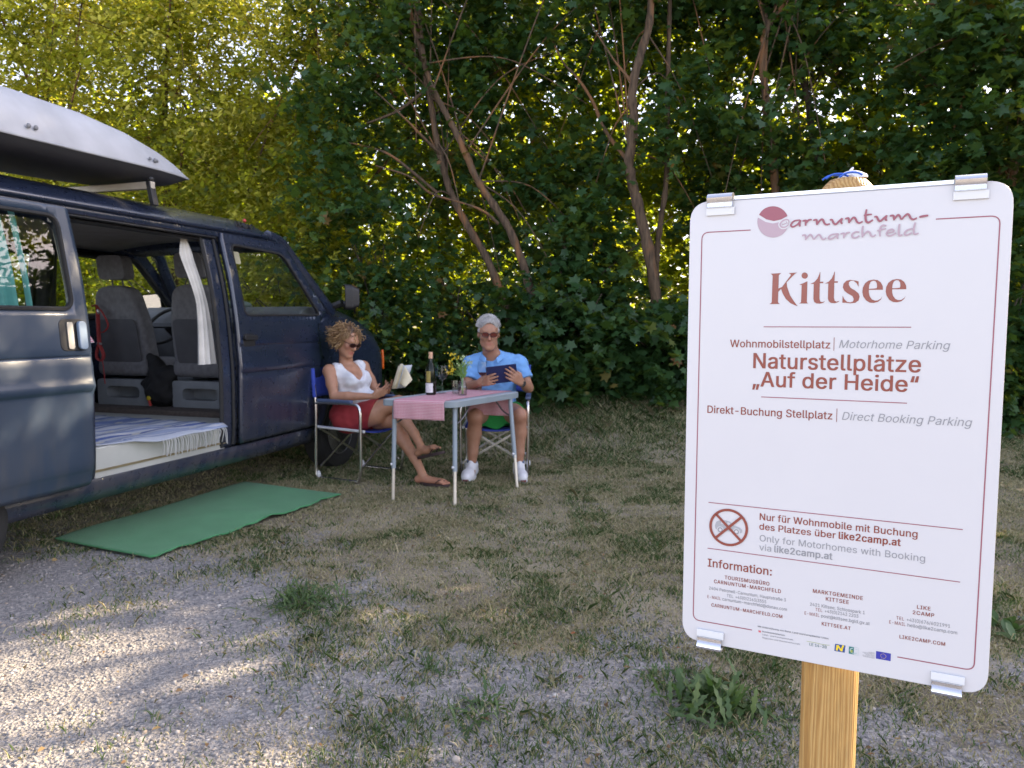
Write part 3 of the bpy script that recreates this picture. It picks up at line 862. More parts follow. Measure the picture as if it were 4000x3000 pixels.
def paint_mat(nm, c0, c1, r0, r1):
    m, nt, b = nmat(nm)
    tc = N(nt, 'TexCoord')
    nz = N(nt, 'TexNoise'); nz.inputs['Scale'].default_value = 2.2; nz.inputs['Detail'].default_value = 7; nt.links.new(tc.outputs['Object'], nz.inputs['Vector'])
    r = ramp(nt, nz.outputs['Fac'], [(0.3, c0), (0.7, c1)])
    n2 = N(nt, 'TexNoise'); n2.inputs['Scale'].default_value = 30; n2.inputs['Detail'].default_value = 8; nt.links.new(tc.outputs['Object'], n2.inputs['Vector'])
    rr = ramp(nt, n2.outputs['Fac'], [(0.3, (r0,) * 3), (0.8, (r1,) * 3)])
    # road dust along the sills and streaks of grime
    sx_ = N(nt, 'SeparateXYZ'); nt.links.new(tc.outputs['Object'], sx_.inputs[0])
    mr = N(nt, 'MapRange'); mr.inputs['From Min'].default_value = .95; mr.inputs['From Max'].default_value = .30; mr.inputs['To Max'].default_value = .85; nt.links.new(sx_.outputs[2], mr.inputs[0])
    mp_ = N(nt, 'Mapping'); mp_.inputs['Scale'].default_value = (6, 6, 1.3); nt.links.new(tc.outputs['Object'], mp_.inputs['Vector'])
    n4 = N(nt, 'TexNoise'); n4.inputs['Scale'].default_value = 2.4; n4.inputs['Detail'].default_value = 8; nt.links.new(mp_.outputs[0], n4.inputs['Vector'])
    k4 = ramp(nt, n4.outputs['Fac'], [(.4, (.05,) * 3), (.75, (.75,) * 3)])
    ml_ = N(nt, 'Math', operation='MULTIPLY'); nt.links.new(mr.outputs[0], ml_.inputs[0]); nt.links.new(k4.outputs[0], ml_.inputs[1])
    md_ = N(nt, 'MixRGB'); nt.links.new(ml_.outputs[0], md_.inputs[0]); nt.links.new(r.outputs[0], md_.inputs[1]); md_.inputs[2].default_value = (.085, .08, .075, 1)
    nt.links.new(md_.outputs[0], b.inputs['Base Color']); nt.links.new(rr.outputs[0], b.inputs['Roughness'])
    b.inputs['Coat Weight'].default_value = 0.6 if r0 < .3 else .12; b.inputs['Coat Roughness'].default_value = 0.12
    return m
M_PAINT = paint_mat('navy_paint', (0.011, 0.017, 0.036), (0.017, 0.025, 0.048), .26, .34)
M_BLACKP = mat('black_plastic', (0.012, 0.012, 0.013), 0.5, bump=0.1, bscale=200)
M_RUBBER = mat('black_rubber', (0.014, 0.014, 0.014), 0.8, bump=0.15, bscale=90)
M_TRIM = mat('grey_trim', (0.16, 0.165, 0.175), 0.7, var=.2)
M_LINER = mat('grey_headliner', (0.28, 0.26, 0.235), 0.95, bump=.2, bscale=300)
M_CLOTH = mat('grey_seat_cloth', (0.165, 0.165, 0.175), 0.95, var=.18, scale=30, bump=.3, bscale=250)
M_PLAS = mat('grey_seat_plastic', (0.23, 0.25, 0.27), 0.6)
M_WHITEP = mat('white_panel', (0.40, 0.41, 0.38), 0.5, var=.1, scale=5)
M_CARPETB = mat('brown_carpet', (0.09, 0.072, 0.062), 1.0, var=.25, scale=40, bump=.5, bscale=300)
M_GLASS = glass_mat('car_glass', (0.80, 0.84, 0.82), 0.0, 1.5)
M_GLASS_W = glass_mat('tinted_side_glass', (0.62, 0.68, 0.66), 0.0, 1.5)
M_STEEL = mat('steel', (0.55, 0.55, 0.56), 0.35, 1.0)
M_RIM = mat('grey_wheel_steel', (0.33, 0.33, 0.34), 0.4, 0.9, var=.2)
M_MIRROR = mat('mirror_glass', (0.9, 0.9, 0.9), 0.02, 1.0, var=0)
M_ORANGE = mat('orange_lens', (0.75, 0.13, 0.01), 0.2)
M_CURT = mat('cream_curtain', (0.62, 0.60, 0.55), 0.9, var=.1, scale=12, sheen=.3)
M_TURQ = mat('turquoise_curtain', (0.16, 0.42, 0.40), 0.9, var=.15, scale=12)

van = empty('camper_van', (-2.325, 6.744, 0), R(72))
tag(van, 'dark blue camper van with its sliding door open', 'van')

# --- painted shell
sh = MB()
# front wing with wheel arch
def wing_top(x): return float(np.interp(x, [-.45, -.3, -.05, .1, .36, .64, .80, .90], [1.30, 1.31, 1.345, 1.33, 1.26, 1.13, 1.01, .90]))
def wing_low(x):
    rr = .375
    return .31 + math.sqrt(max(0, rr * rr - x * x)) if abs(x) < rr else float(np.interp(abs(x), [rr, rr + .05], [.34, .34]))
def corner(x): return -.17 * max(0, (x - .55) / .4) ** 2.2
def wing(side):
    fn = near if side < 0 else far_
    def g(u, v):
        x = -.42 + 1.36 * u
        z = lerp(wing_low(x), wing_top(x), v)
        fl = .03 * math.exp(-((math.hypot(x, z - .31) - .385) / .05) ** 2)
        rd = -.05 * max(0, (v - .8) / .2) ** 2
        return fn(x, z, corner(x) + fl + rd)
    sh.grid(46, 12, g, flip=side < 0)
wing(-1); wing(1)
# bonnet
def bonnet(u, v):
    x = -.12 + 1.0 * u
    hw = .92 + wzs(wing_top(x)) + corner(x) - .05
    y = -hw + 2 * hw * v
    return Vector((x + .16 * (1 - (2 * v - 1) ** 2) * (0.7 if u < .3 else 1) , y, wing_top(x) + .03 * (1 - (2 * v - 1) ** 4)))
sh.grid(22, 20, bonnet)
# nose
def nose(u, v):
    z = lerp(.36, .91, u); hw = .92 + wzs(z) + corner(.93) - .02
    return Vector((.94 + .14 * (1 - (2 * v - 1) ** 4) + .03 * math.sin(u * 3), -hw + 2 * hw * v, z))
sh.grid(10, 16, nose)
# sill under the doors, jamb of the door opening
panel(sh, [(-4.35, .28), (-.40, .28), (-.40, .40), (-4.35, .40)], [], lambda x, z: near(x, z, -.005), .08)
panel(sh, [(-1.54, .40), (-1.385, .40), (-1.385, 1.84), (-1.53, 1.84)], [], lambda x, z: near(x, z, -.022), .06)
# rear quarter behind the sliding door
panel(sh, [(-4.35, .28), (-2.56, .28), (-2.56, 1.85), (-4.35, 1.85)], [round_poly([(-3.72, 1.31), (-2.66, 1.31), (-2.66, 1.77), (-3.72, 1.77)], .06)], lambda x, z: near(x, z, -.012), .09)
# strip above the doors
panel(sh, [(-4.35, 1.825), (-.62, 1.825), (-.74, 1.885), (-4.35, 1.885)], [], lambda x, z: near(x, z, .004), .05)
# far side with its windows
far_win = [round_poly([(-1.25, 1.29), (.08, 1.30), (-.50, 1.77), (-1.29, 1.79)], .05), round_poly([(-2.5, 1.31), (-1.45, 1.31), (-1.45, 1.77), (-2.5, 1.77)], .06), round_poly([(-3.72, 1.31), (-2.62, 1.31), (-2.62, 1.77), (-3.72, 1.77)], .06)]
panel(sh, [(-4.35, .28), (-.42, .28), (-.42, 1.30), (.22, 1.36), (-.45, 1.885), (-4.35, 1.885)], far_win, far_, .08)
# tail
sh.grid(8, 14, lambda u, v: Vector((-4.35 - .03 * math.sin(u * 3.1), (-1 + 2 * v) * (.915 + wzs(lerp(.28, 1.88, u))), lerp(.28, 1.88, u))))
# windscreen pillars
for sg in (-1, 1):
    fn = near if sg < 0 else far_
    e_ = .28 if sg > 0 else 0
    pts = [fn(-.08 + e_, 1.33, -.03), fn(-.27 + e_, 1.50, -.035), fn(-.45 + e_, 1.70, -.045), fn(-.60 + e_, 1.86, -.05), fn(-.74, 1.90, -.06)]
    sh.tube(interp_path(pts, 12), .042, 8)
body = sh.build('body', M_PAINT, van, smooth=38, solid=.012)

# roof with gutters
rf = MB()
def roof(u, v):
    x = -4.36 + 3.84 * u
    t = 2 * v - 1
    drop = .26 * max(0, (x + .95) / .43) ** 2.4 + .05 * max(0, (-4.1 - x) / .28) ** 2
    hw = .80 - .10 * max(0, (x + .95) / .43) ** 2.5
    z = 1.878 + (.155 - drop * .55) * (1 - abs(t) ** 4.5) - .30 * drop
    rib = .006 * math.cos(t * 22) * (1 - abs(t)) if x < -1.2 else 0
    return Vector((x + .06 * (1 - t * t) * (u > .9), t * hw, z + rib))
rf.grid(64, 48, roof)
roof_o = rf.build('roof', M_PAINT, van, smooth=50, solid=.012)
gt = MB()
for sg in (-1, 1):
    pts = [Vector((x, sg * (.805 - .10 * max(0, (x + .95) / .43) ** 2.5), 1.880 - .085 * max(0, (x + .95) / .43) ** 2.4)) for x in np.linspace(-4.33, -.56, 40)]
    gt.tube(pts, .016, 8)
gt.build('gutter', M_PAINT, roof_o, smooth=60)
# badge on the roof side: dark lettering and a red dot
def text_mesh(txt, size, mapf, material, name, parent, align='CENTER', bold=0.0, shear=0.0, space=1.0, depth=None, xs=1.0):
    """lettering as a flat mesh; mapf(u,v) -> 3d in the parent's space"""
    cu = bpy.data.curves.new('lettering', 'FONT')
    cu.body = txt; cu.size = size; cu.align_x = align; cu.offset = bold * size; cu.shear = shear; cu.space_character = space
    cu.resolution_u = 4
    t = bpy.data.objects.new('lettering', cu); COL.objects.link(t)
    bpy.context.view_layer.update()
    dg = bpy.context.evaluated_depsgraph_get()
    me = bpy.data.meshes.new_from_object(t.evaluated_get(dg))
    bpy.data.objects.remove(t); bpy.data.curves.remove(cu)
    for v in me.vertices: v.co = mapf(v.co.x * xs, v.co.y)
    me.materials.clear(); me.materials.append(material)
    o = bpy.data.objects.new(name, me); COL.objects.link(o)
    if parent is not None: o.parent = parent
    return o
M_DECAL = mat('dark_decal', (0.006, 0.006, 0.009), 0.4)
M_RED = mat('red_plastic', (0.5, 0.06, 0.05), 0.4)
def roof_side(x, h):
    # a point on the outer slope of the roof edge
    t = -0.985 + 0.0 * h
    p = roof((x + 4.36) / 3.84, (t * (1 - .35 * h / .09 * .2) + 1) / 2)
    return p
bd = MB(); bd.ball(LV(-.80, -.185, 2.005), (.02, .012, .018), 10, 6)
def badge_map(u, v): return Vector((-1.02 + u, -.752 + .35 * (v + .0) , 1.915 + v * .92))
badge = text_mesh('REIMO', .075, badge_map, M_DECAL, 'badge', roof_o, bold=.02)
md = badge.modifiers.new('solid', 'SOLIDIFY'); md.thickness = .006; md.offset = 0
bd = MB(); bd.ball((-1.0, -.722, 1.985), .014, 10, 6); bd.build('red_dot', M_RED, roof_o, smooth=180)

# --- front door
dr = MB()
win = round_poly([(-1.285, 1.295), (-.345, 1.305), (-.71, 1.765), (-1.30, 1.785)], [.05, .05, .07, .06])
d_out = [(-1.385, .42), (-.43, .42), (-.385, .62), (-.36, .9), (-.385, 1.22), (-.245, 1.335), (-.66, 1.835), (-1.385, 1.85)]
def door_map(x, z):
    gr = -.008 * math.exp(-((z - .905) / .012) ** 2) - .005 * math.exp(-((z - 1.09) / .01) ** 2) - .006 * (z < .9)
    return near(x, z, .012 + gr)
panel(dr, d_out, [win], door_map, .05, vlines=(.875, .89, .9, .905, .91, .92, .935, 1.08, 1.09, 1.10))
door = dr.build('front_door', M_PAINT, van, smooth=50, solid=.03)
g = MB(); panel(g, win, [], lambda x, z: near(x, z, -.005), .2)
g.build('window', M_GLASS, door)
s = MB(); wl = [near(x, z, .022) for x, z in win] ; s.tube(wl + [wl[0]], .011, 6, cap=False)
s.build('window_seal', M_RUBBER, door, smooth=60)
h = MB(); h.prism(round_poly([(-1.335, 1.08), (-1.21, 1.08), (-1.21, 1.17), (-1.335, 1.17)], .02), lambda x, z, t: near(x, z, t), .012, .028)
h.prism(round_poly([(-1.34, 1.125), (-1.20, 1.125), (-1.20, 1.16), (-1.34, 1.16)], .015), lambda x, z, t: near(x, z, t), .028, .05)
h.build('handle', M_BLACKP, door, bevel=.004)

# --- wing mirrors (near one seen edge on, far one faces the camera)
def mirror(sg):
    mm = MB()
    y0 = sg * 1.0
    prof = round_poly([(-.10, -.075), (.09, -.085), (.12, .07), (-.09, .09)], .045) if sg > 0 else round_poly([(-.065, -.105), (.055, -.11), (.06, .09), (-.05, .11)], .035)
    c = Vector((-.10, y0, 1.425 if sg > 0 else 1.46))
    q = Matrix.Rotation(R(16) if sg > 0 else R(-46), 3, 'Z')
    for k, (t0, t1, sc0, sc1) in enumerate([(0, .06, 1, 1), (.06, .12, 1, .75)]):
        n = len(prof)
        vs = [c + q @ Vector((t0, -sg * u * -1 * sc0, v * sc0)) for u, v in prof] + [c + q @ Vector((t1, sg * u * sc1, v * sc1)) for u, v in prof]
        mm.add(vs, [(i, (i + 1) % n, (i + 1) % n + n, i + n) for i in range(n)])
        if k == 1: mm.add(vs[n:], [tuple(range(n))])
    mm.tube([c + Vector((.05, -sg * .05, -.05)), c + Vector((.02, -sg * .14, -.09))], .03, 8)
    o = mm.build('wing_mirror', M_BLACKP, van, smooth=40)
    gl = MB()
    if sg > 0: q = q @ Matrix.Rotation(R(-6), 3, 'Y')
    vs = [c + q @ Vector((-.004, sg * u * .90, v * .90)) for u, v in prof]
    gl.add(vs, [tuple(range(len(vs)))])
    gl.build('mirror_glass', M_MIRROR, o)
mirror(-1); mirror(1)
ind = MB(); ind.grid(4, 8, lambda u, v: near(.825 + .085 * u, lerp(.80, .985 - .05 * u, v), corner(.825 + .085 * u) + .016))
ind.build('indicator', M_ORANGE, van, smooth=60, solid=.02)

# --- windscreen glass and bumpers
g = MB()
def screen(u, v):
    t = 2 * u - 1
    z = lerp(1.345, 1.86, v); x = lerp(-.08, -.60, v)
    hw = .92 + wzs(z) - .045
    return Vector((x + .17 * (1 - t * t) * (1 - .4 * v), t * hw, z))
g.grid(14, 6, screen); g.build('windscreen', M_GLASS, van, smooth=180)
g = MB()
for fw in far_win: panel(g, fw, [], lambda x, z: far_(x, z, -.01), .3)
g.build('side_glass', M_GLASS, van)
bp = MB()
def bump_(u, v):
    t = 2 * u - 1; a = math.pi * v
    return Vector((.96 + .15 * (1 - t ** 4) + .03 * math.sin(a), t * (.90 - .0 * v), .36 + .2 * v))
bp.grid(24, 6, bump_); bp.build('bumper', M_BLACKP, van, smooth=60, solid=.02)

# --- wheels
def wheel(x, sg):
    c = Vector((x, sg * .80, .315))
    t = MB()
    prof = [(.20, -.085), (.235, -.10), (.285, -.102), (.308, -.085), (.315, -.05), (.315, .05), (.308, .085), (.285, .102), (.235, .10), (.20, .085)]
    t.lathe(prof, c, 40, axis=(0, sg, 0))
    o = t.build('wheel', M_RUBBER, van, smooth=40)
    r = MB()
    r.lathe([(.20, .085), (.192, .088), (.18, .06), (.165, .03), (.10, .045), (.085, .06), (.03, .062), (.0, .062)], c, 40, axis=(0, sg, 0))
    r.lathe([(.20, -.085), (.18, -.03), (.165, .03)], c, 40, axis=(0, sg, 0))
    r.build('rim', M_RIM, o, smooth=35)
    for k in range(8):
        a = 2 * math.pi * k / 8
        hb = MB(); hb.ball(c + Vector((.135 * math.cos(a), sg * .044, .135 * math.sin(a))), (.024, .012, .024), 8, 5)
        hb.build('rim_hole', M_BLACKP, o, smooth=60)
for x in (0, -3.36):
    for sg in (-1, 1): wheel(x, sg)
uw = MB()
uw.box((-1.75, 0, .36), (5.0, 1.45, .12)); uw.box((-2.2, 0, .50), (4.2, 1.74, .02))
for sg in (-1, 1):
    uw.grid(14, 4, lambda u, v: Vector((.40 * math.cos(math.pi * u), sg * lerp(.55, .88, v), .30 + .40 * math.sin(math.pi * u))))
uw.box((.0, 0, .45), (.7, 1.1, .5))
uw.build('underbody', M_BLACKP, van)

# --- sliding door, slid back along the side
sd = MB()
s_out = round_poly([(-3.74, .40), (-2.655, .40), (-2.645, 1.835), (-3.74, 1.835)], .03)
s_win = round_poly([(-3.64, 1.315), (-2.735, 1.315), (-2.725, 1.785), (-3.64, 1.785)], .06)
def sd_map(x, z):
    gr = -.010 * math.exp(-((z - 1.075) / .008) ** 2) - .014 * (1 / (1 + math.exp((z - .905) / .006))) + .010 * math.exp(-((z - .925) / .02) ** 2) - .012 * (1 / (1 + math.exp((z - .485) / .008)))
    return near(x, z, .085 + gr)
panel(sd, s_out, [s_win], sd_map, .05, vlines=(1.06, 1.067, 1.075, 1.083, 1.09, .88, .89, .895, .90, .905, .91, .915, .925, .935, .95, .475, .48, .485, .49, .495))
M_NAVY_REFL = paint_mat('faded_navy_paint', (.021, .036, .064), (.030, .050, .082), .36, .46)  # paler navy: reflected sky and dapples are mixed into the door colour
sdo = sd.build('sliding_door', M_NAVY_REFL, van, smooth=60, solid=.03)
g = MB(); panel(g, s_win, [], lambda x, z: near(x, z, .075), .2); g.build('window', M_GLASS_W, sdo)
s = MB(); wl = [near(x, z, .098) for x, z in s_win]; s.tube(wl + [wl[0]], .012, 6, cap=False); s.build('window_seal', M_RUBBER, sdo, smooth=60)
h = MB(); h.prism(round_poly([(-2.83, 1.105), (-2.675, 1.105), (-2.675, 1.265), (-2.83, 1.265)], .035), lambda x, z, t: near(x, z, t), .096, .104); hp = h.build('handle_cup', M_BLACKP, sdo, bevel=.003)
h = MB(); h.prism(round_poly([(-2.735, 1.11), (-2.685, 1.11), (-2.685, 1.255), (-2.735, 1.255)], .024), lambda x, z, t: near(x, z, t), .105, .125); h.build('handle', mat('blue_grey_handle', (.16, .22, .30), .4), sdo, bevel=.006)
h = MB(); h.prism(round_poly([(-2.79, 1.115), (-2.755, 1.115), (-2.755, 1.25), (-2.79, 1.25)], .012), lambda x, z, t: near(x, z, t), .1045, .110); h.build('latch_plate', M_STEEL, sdo)
# curtain behind its pane
cu = MB()
for (x0, x1, z0) in ((-3.60, -2.98, 1.30), (-2.93, -2.89, 1.30)):
    cu.grid(60, 10, lambda u, v: near(lerp(x0, x1, u), lerp(z0, 1.80, v), .03 + .018 * math.sin(u * (x1 - x0) * 95) * (.5 + .5 * (1 - v))))
cu.build('window_curtain', M_TURQ, sdo, smooth=180)

# --- cabin
it = MB()
it.box((-2.8, 0, .545), (3.1, 1.70, .05))          # raised floor
fl = it.build('floor', M_WHITEP, van)
it = MB(); it.box((-2.02, -.875, .475), (1.06, .03, .185)); st = it.build('door_step', M_WHITEP, van, bevel=.008)
it = MB(); it.box((-2.02, -.893, .44), (1.06, .008, .012)); it.build('step_rail', mat('brass_rail', (.30, .25, .15), .4, .6), st)
it = MB(); it.box((-1.14, 0, .565), (.28, 1.66, .09)); it.build('threshold_carpet', M_CARPETB, van, bevel=.02)
it = MB(); it.box((-.45, 0, .50), (1.1, 1.62, .06)); it.build('cab_floor', M_BLACKP, van)
it = MB(); it.grid(20, 12, lambda u, v: Vector((lerp(-4.3, -.75, u), lerp(-.76, .76, v), 1.83 + .06 * (1 - (2 * v - 1) ** 2))))
it.build('headliner', M_LINER, van, smooth=180, solid=.015)
it = MB()
it.prism(round_poly([(-4.3, .57), (-1.32, .57), (-1.32, 1.27), (-4.3, 1.27)], .02), lambda x, z, t: far_(x, z, t), -.05, -.03)
it.box((-3.95, .1, .9), (.35, 1.5, .65))
it.build('inner_panel', M_TRIM, van, smooth=40)
# window frames on the inside of the far wall
it = MB()
for fw in far_win:
    q = [far_(x, z, -.03) for x, z in fw]; it.tube(q + [q[0]], .028, 6, cap=False)
it.tube([far_(-1.37, .6, -.05), far_(-1.37, 1.3, -.05), far_(-1.37, 1.84, -.05)], .06, 8)
it.build('inner_trim', M_BLACKP, van, smooth=60)
# dashboard
it = MB()
prof = [(-.50, 1.02), (-.50, 1.27), (-.46, 1.335), (-.34, 1.375), (-.12, 1.37), (-.05, 1.32), (-.05, .9), (-.45, .9)]
it.prism(prof, lambda x, z, t: Vector((x, t, z)), -.82, .82)
dash = it.build('dashboard', M_TRIM, van, bevel=.015)
it = MB(); it.box((-.497, -.35, 1.20), (.02, .30, .09)); it.box((-.497, -.70, 1.23), (.02, .14, .08)); it.box((-.497, .05, 1.19), (.02, .3, .12)); it.build('vent', M_BLACKP, dash)
it = MB(); it.ball((-.28, -.05, 1.39), (.11, .16, .045), 14, 8); it.build('folded_cloth', mat('grey_green_cloth', (.16, .20, .18), .9, bump=.3), dash, smooth=180)
it = MB(); it.ball((-.30, .14, 1.41), (.035, .035, .055), 10, 8); it.build('orange_figure', mat('dull_orange', (.36, .12, .06), .7), dash, smooth=180)
it = MB()
cc = Vector((-.62, .36, 1.22)); ax = Vector((-.75, 0, .66)).normalized(); e1 = Vector((0, 1, 0)); e2 = ax.cross(e1)
it.tube([cc + (e1 * math.cos(a) + e2 * math.sin(a)) * .19 for a in np.linspace(0, 2 * math.pi, 33)], .014, 8, cap=False)
it.bar(cc - e1 * .18, cc + e1 * .18, .04, .02, ax); it.tube([cc, cc - ax * .25], .03, 8)
it.build('steering_wheel', M_BLACKP, van, smooth=60)

def seat(y):
    # sits on a grey plastic console with a storage hole facing the back
    b = MB()
    w2 = .25
    outer = round_poly([(y - w2, .60), (y + w2, .60), (y + w2, .81), (y - w2, .81)], .03)
    hole = round_poly([(y - .16, .665), (y + .16, .665), (y + .16, .755), (y - .16, .755)], .045)
    panel(b, outer, [hole], lambda yy, zz: Vector((-1.10, yy, zz)), .06)
    b.add([Vector((-1.10, q[0], q[1])) for q in hole] + [Vector((-.98, q[0], q[1])) for q in hole], [(i, (i + 1) % len(hole), (i + 1) % len(hole) + len(hole), i + len(hole)) for i in range(len(hole))] + [tuple(range(len(hole), 2 * len(hole)))])
    b.add([Vector((-1.10, q[0], q[1])) for q in outer] + [Vector((-.62, q[0], q[1])) for q in outer], [(i, (i + 1) % len(outer), (i + 1) % len(outer) + len(outer), i + len(outer)) for i in range(len(outer))])
    so = b.build('seat_base', M_PLAS, van, smooth=35)
    c = MB(); c.box((-.85, y, .90), (.52, .50, .13)); c.build('cushion', M_CLOTH, so, bevel=.05, seg=4)
    k = MB()
    prof = round_poly([(-.25, 0), (.25, 0), (.235, .36), (.175, .62), (.08, .655), (-.08, .655), (-.175, .62), (-.235, .36)], .06)
    def bm_(u, v, t): return Vector((-1.02 - .16 * v + t, y + u, .87 + v))
    n = len(prof)
    k.prism(prof, bm_, -.05, .08)
    bo = k.build('backrest', M_CLOTH, so, bevel=.035, seg=4)
    f = MB(); f.prism(round_poly([(-.19, .06), (.19, .06), (.19, .40), (-.19, .40)], .05), bm_, -.068, -.05); f.build('seat_pocket', mat('dark_seat_pocket', (.085, .085, .093), .95, bump=.3, bscale=250), bo, bevel=.008)
    hd = MB(); hd.prism(round_poly([(-.13, .70), (.13, .70), (.12, .88), (-.12, .88)], .05), bm_, -.03, .07)
    for d in (-.05, .05): hd.tube([bm_(d, .64, .02), bm_(d, .72, .02)], .007, 6)
    hd.build('headrest', M_CLOTH, so, bevel=.03, seg=4)
seat(-.36); seat(.36)
# B pillar curtain, gathered at its waist
cu = MB()
def curt(u, v):
    z = lerp(1.80, .97, v)
    wd = .10 + .05 * abs(v - .52) / .5 if v > .1 else .06 + .4 * v
    wd = float(np.interp(v, [0, .12, .5, .75, 1], [.05, .12, .10, .13, .17]))
    x0 = float(np.interp(v, [0, .15, .5, 1], [-1.60, -1.615, -1.56, -1.57]))
    return LV(x0 - wd * .5 + wd * u, wzs(z) - .10 + .014 * math.sin(u * 19 + v * 2) * (.6 + v * .5), z)
cu.grid(40, 24, curt); cu.build('curtain', M_CURT, van, smooth=180)
it = MB(); it.tube([LV(-1.43, wzs(z) - .008, z) for z in np.linspace(.42, 1.82, 12)], .011, 6); it.tube([LV(-1.535, wzs(z) - .02, z) for z in np.linspace(.42, 1.82, 12)], .014, 6)
it.build('door_seal', M_RUBBER, van, smooth=60)
it = MB(); it.prism(round_poly([(-1.25, 1.655), (-1.185, 1.655), (-1.185, 1.74), (-1.25, 1.74)], .012), lambda x, z, t: near(x, z, t), -.012, -.008); it.build('sticker', mat('cream_paper', (.62, .52, .36), .7), van)
# rails above the opening
it = MB(); it.tube([near(x, 1.815, .004) for x in np.linspace(-3.8, -1.42, 24)], .009, 6); it.tube([near(x, 1.80, -.035) for x in np.linspace(-3.8, -1.5, 12)], .018, 6); it.build('door_rail', M_BLACKP, van, smooth=60)
# roof rack
M_BAR = mat('pale_bar', (.50, .45, .36), .5, .2)
for x in (-1.93, -3.5):
    rk = MB(); rk.bar((x, -.78, 2.078), (x, .78, 2.078), .035, .045)
    ro = rk.build('roof_bar', M_BAR, van, bevel=.006)
    for sg in (-1, 1):
        rk = MB(); rk.bar((x, sg * .785, 1.955), (x, sg * .755, 2.10), .045, .03, (0, 1, 0)); rk.ball((x, sg * .765, 2.115), (.022, .018, .014), 8, 6)
        rk.build('bar_foot', M_BLACKP, ro, bevel=.005)

# --- roof box: own thing lying on the bars
def in_van(p): return Vector(van.location) + Matrix.Rotation(R(72), 3, 'Z') @ Vector(p)
bx = empty('roof_box', in_van((-2.48, -.40, 2.105)), R(72))
tag(bx, 'white roof box with dark lower shell, pointed towards the front of the van', 'roof box')
def box_half(x):
    # local x: 0 tail .. 2.1 tip
    t = x / 2.12
    return .40 * (1 - max(0, (t - .45) / .55) ** 2.8 * .50)
def rise(u): return .045 * max(0, (u - .45) / .55) ** 1.6
def box_shape(up):
    def g(u, v):
        x = 2.12 * u; hw = box_half(x); a = math.pi * v
        tp = max(0, 1 - ((u - .0) ** 1.0)) 
        if up:
            h = float(np.interp(u, [0, .05, .2, .40, .58, .74, .88, .95, 1.0], [.07, .20, .275, .288, .270, .222, .148, .098, .04]))
            y = -hw * math.cos(a); pw = abs(math.cos(a)) ** 4.5
            return Vector((x - 1.06 + .0, y, .065 + rise(u) + h * (1 - pw)))
        h = float(np.interp(u, [0, .06, .2, .8, .93, 1.0], [.02, .055, .060, .062, .055, .005]))
        y = -hw * math.cos(a); pw = abs(math.cos(a)) ** 6
        return Vector((x - 1.06, y * .985, .062 + rise(u) - h * (1 - pw)))
    return g
M_GREYGEL = mat('grey_white_gelcoat', (.36, .37, .385), .5, var=.2, scale=3.5)
m = MB(); m.grid(50, 28, box_shape(True)); lid = m.build('lid', M_GREYGEL, bx, smooth=60, solid=.008)
m = MB(); m.grid(50, 28, box_shape(False)); sl = m.build('lower_shell', mat('dark_grey_plastic', (.055, .055, .06), .55, bump=.2, bscale=150), bx, smooth=60, solid=.008)
m = MB()
q = [Vector((2.12 * u - 1.06, -box_half(2.12 * u) * 1.003, .064 + rise(u))) for u in np.linspace(0, 1, 30)]
m.tube(q + [Vector((p.x, -p.y, p.z)) for p in reversed(q)], .007, 6); m.build('rim_edge', M_GREYGEL, lid, smooth=60)
for xx, rr in ((.78 - 1.06, .013), (.82 - 1.06, .013), (1.62 - 1.06, .011), (1.67 - 1.06, .014), (1.69 - 1.06, .010)):
    hw = box_half(xx + 1.06); m = MB()
    m.ball((xx, -hw * .985 - .002, .125 if xx < 0 else .135), (rr, .008, rr), 8, 6)
    m.build('screw_plug', M_TRIM, lid, smooth=60)
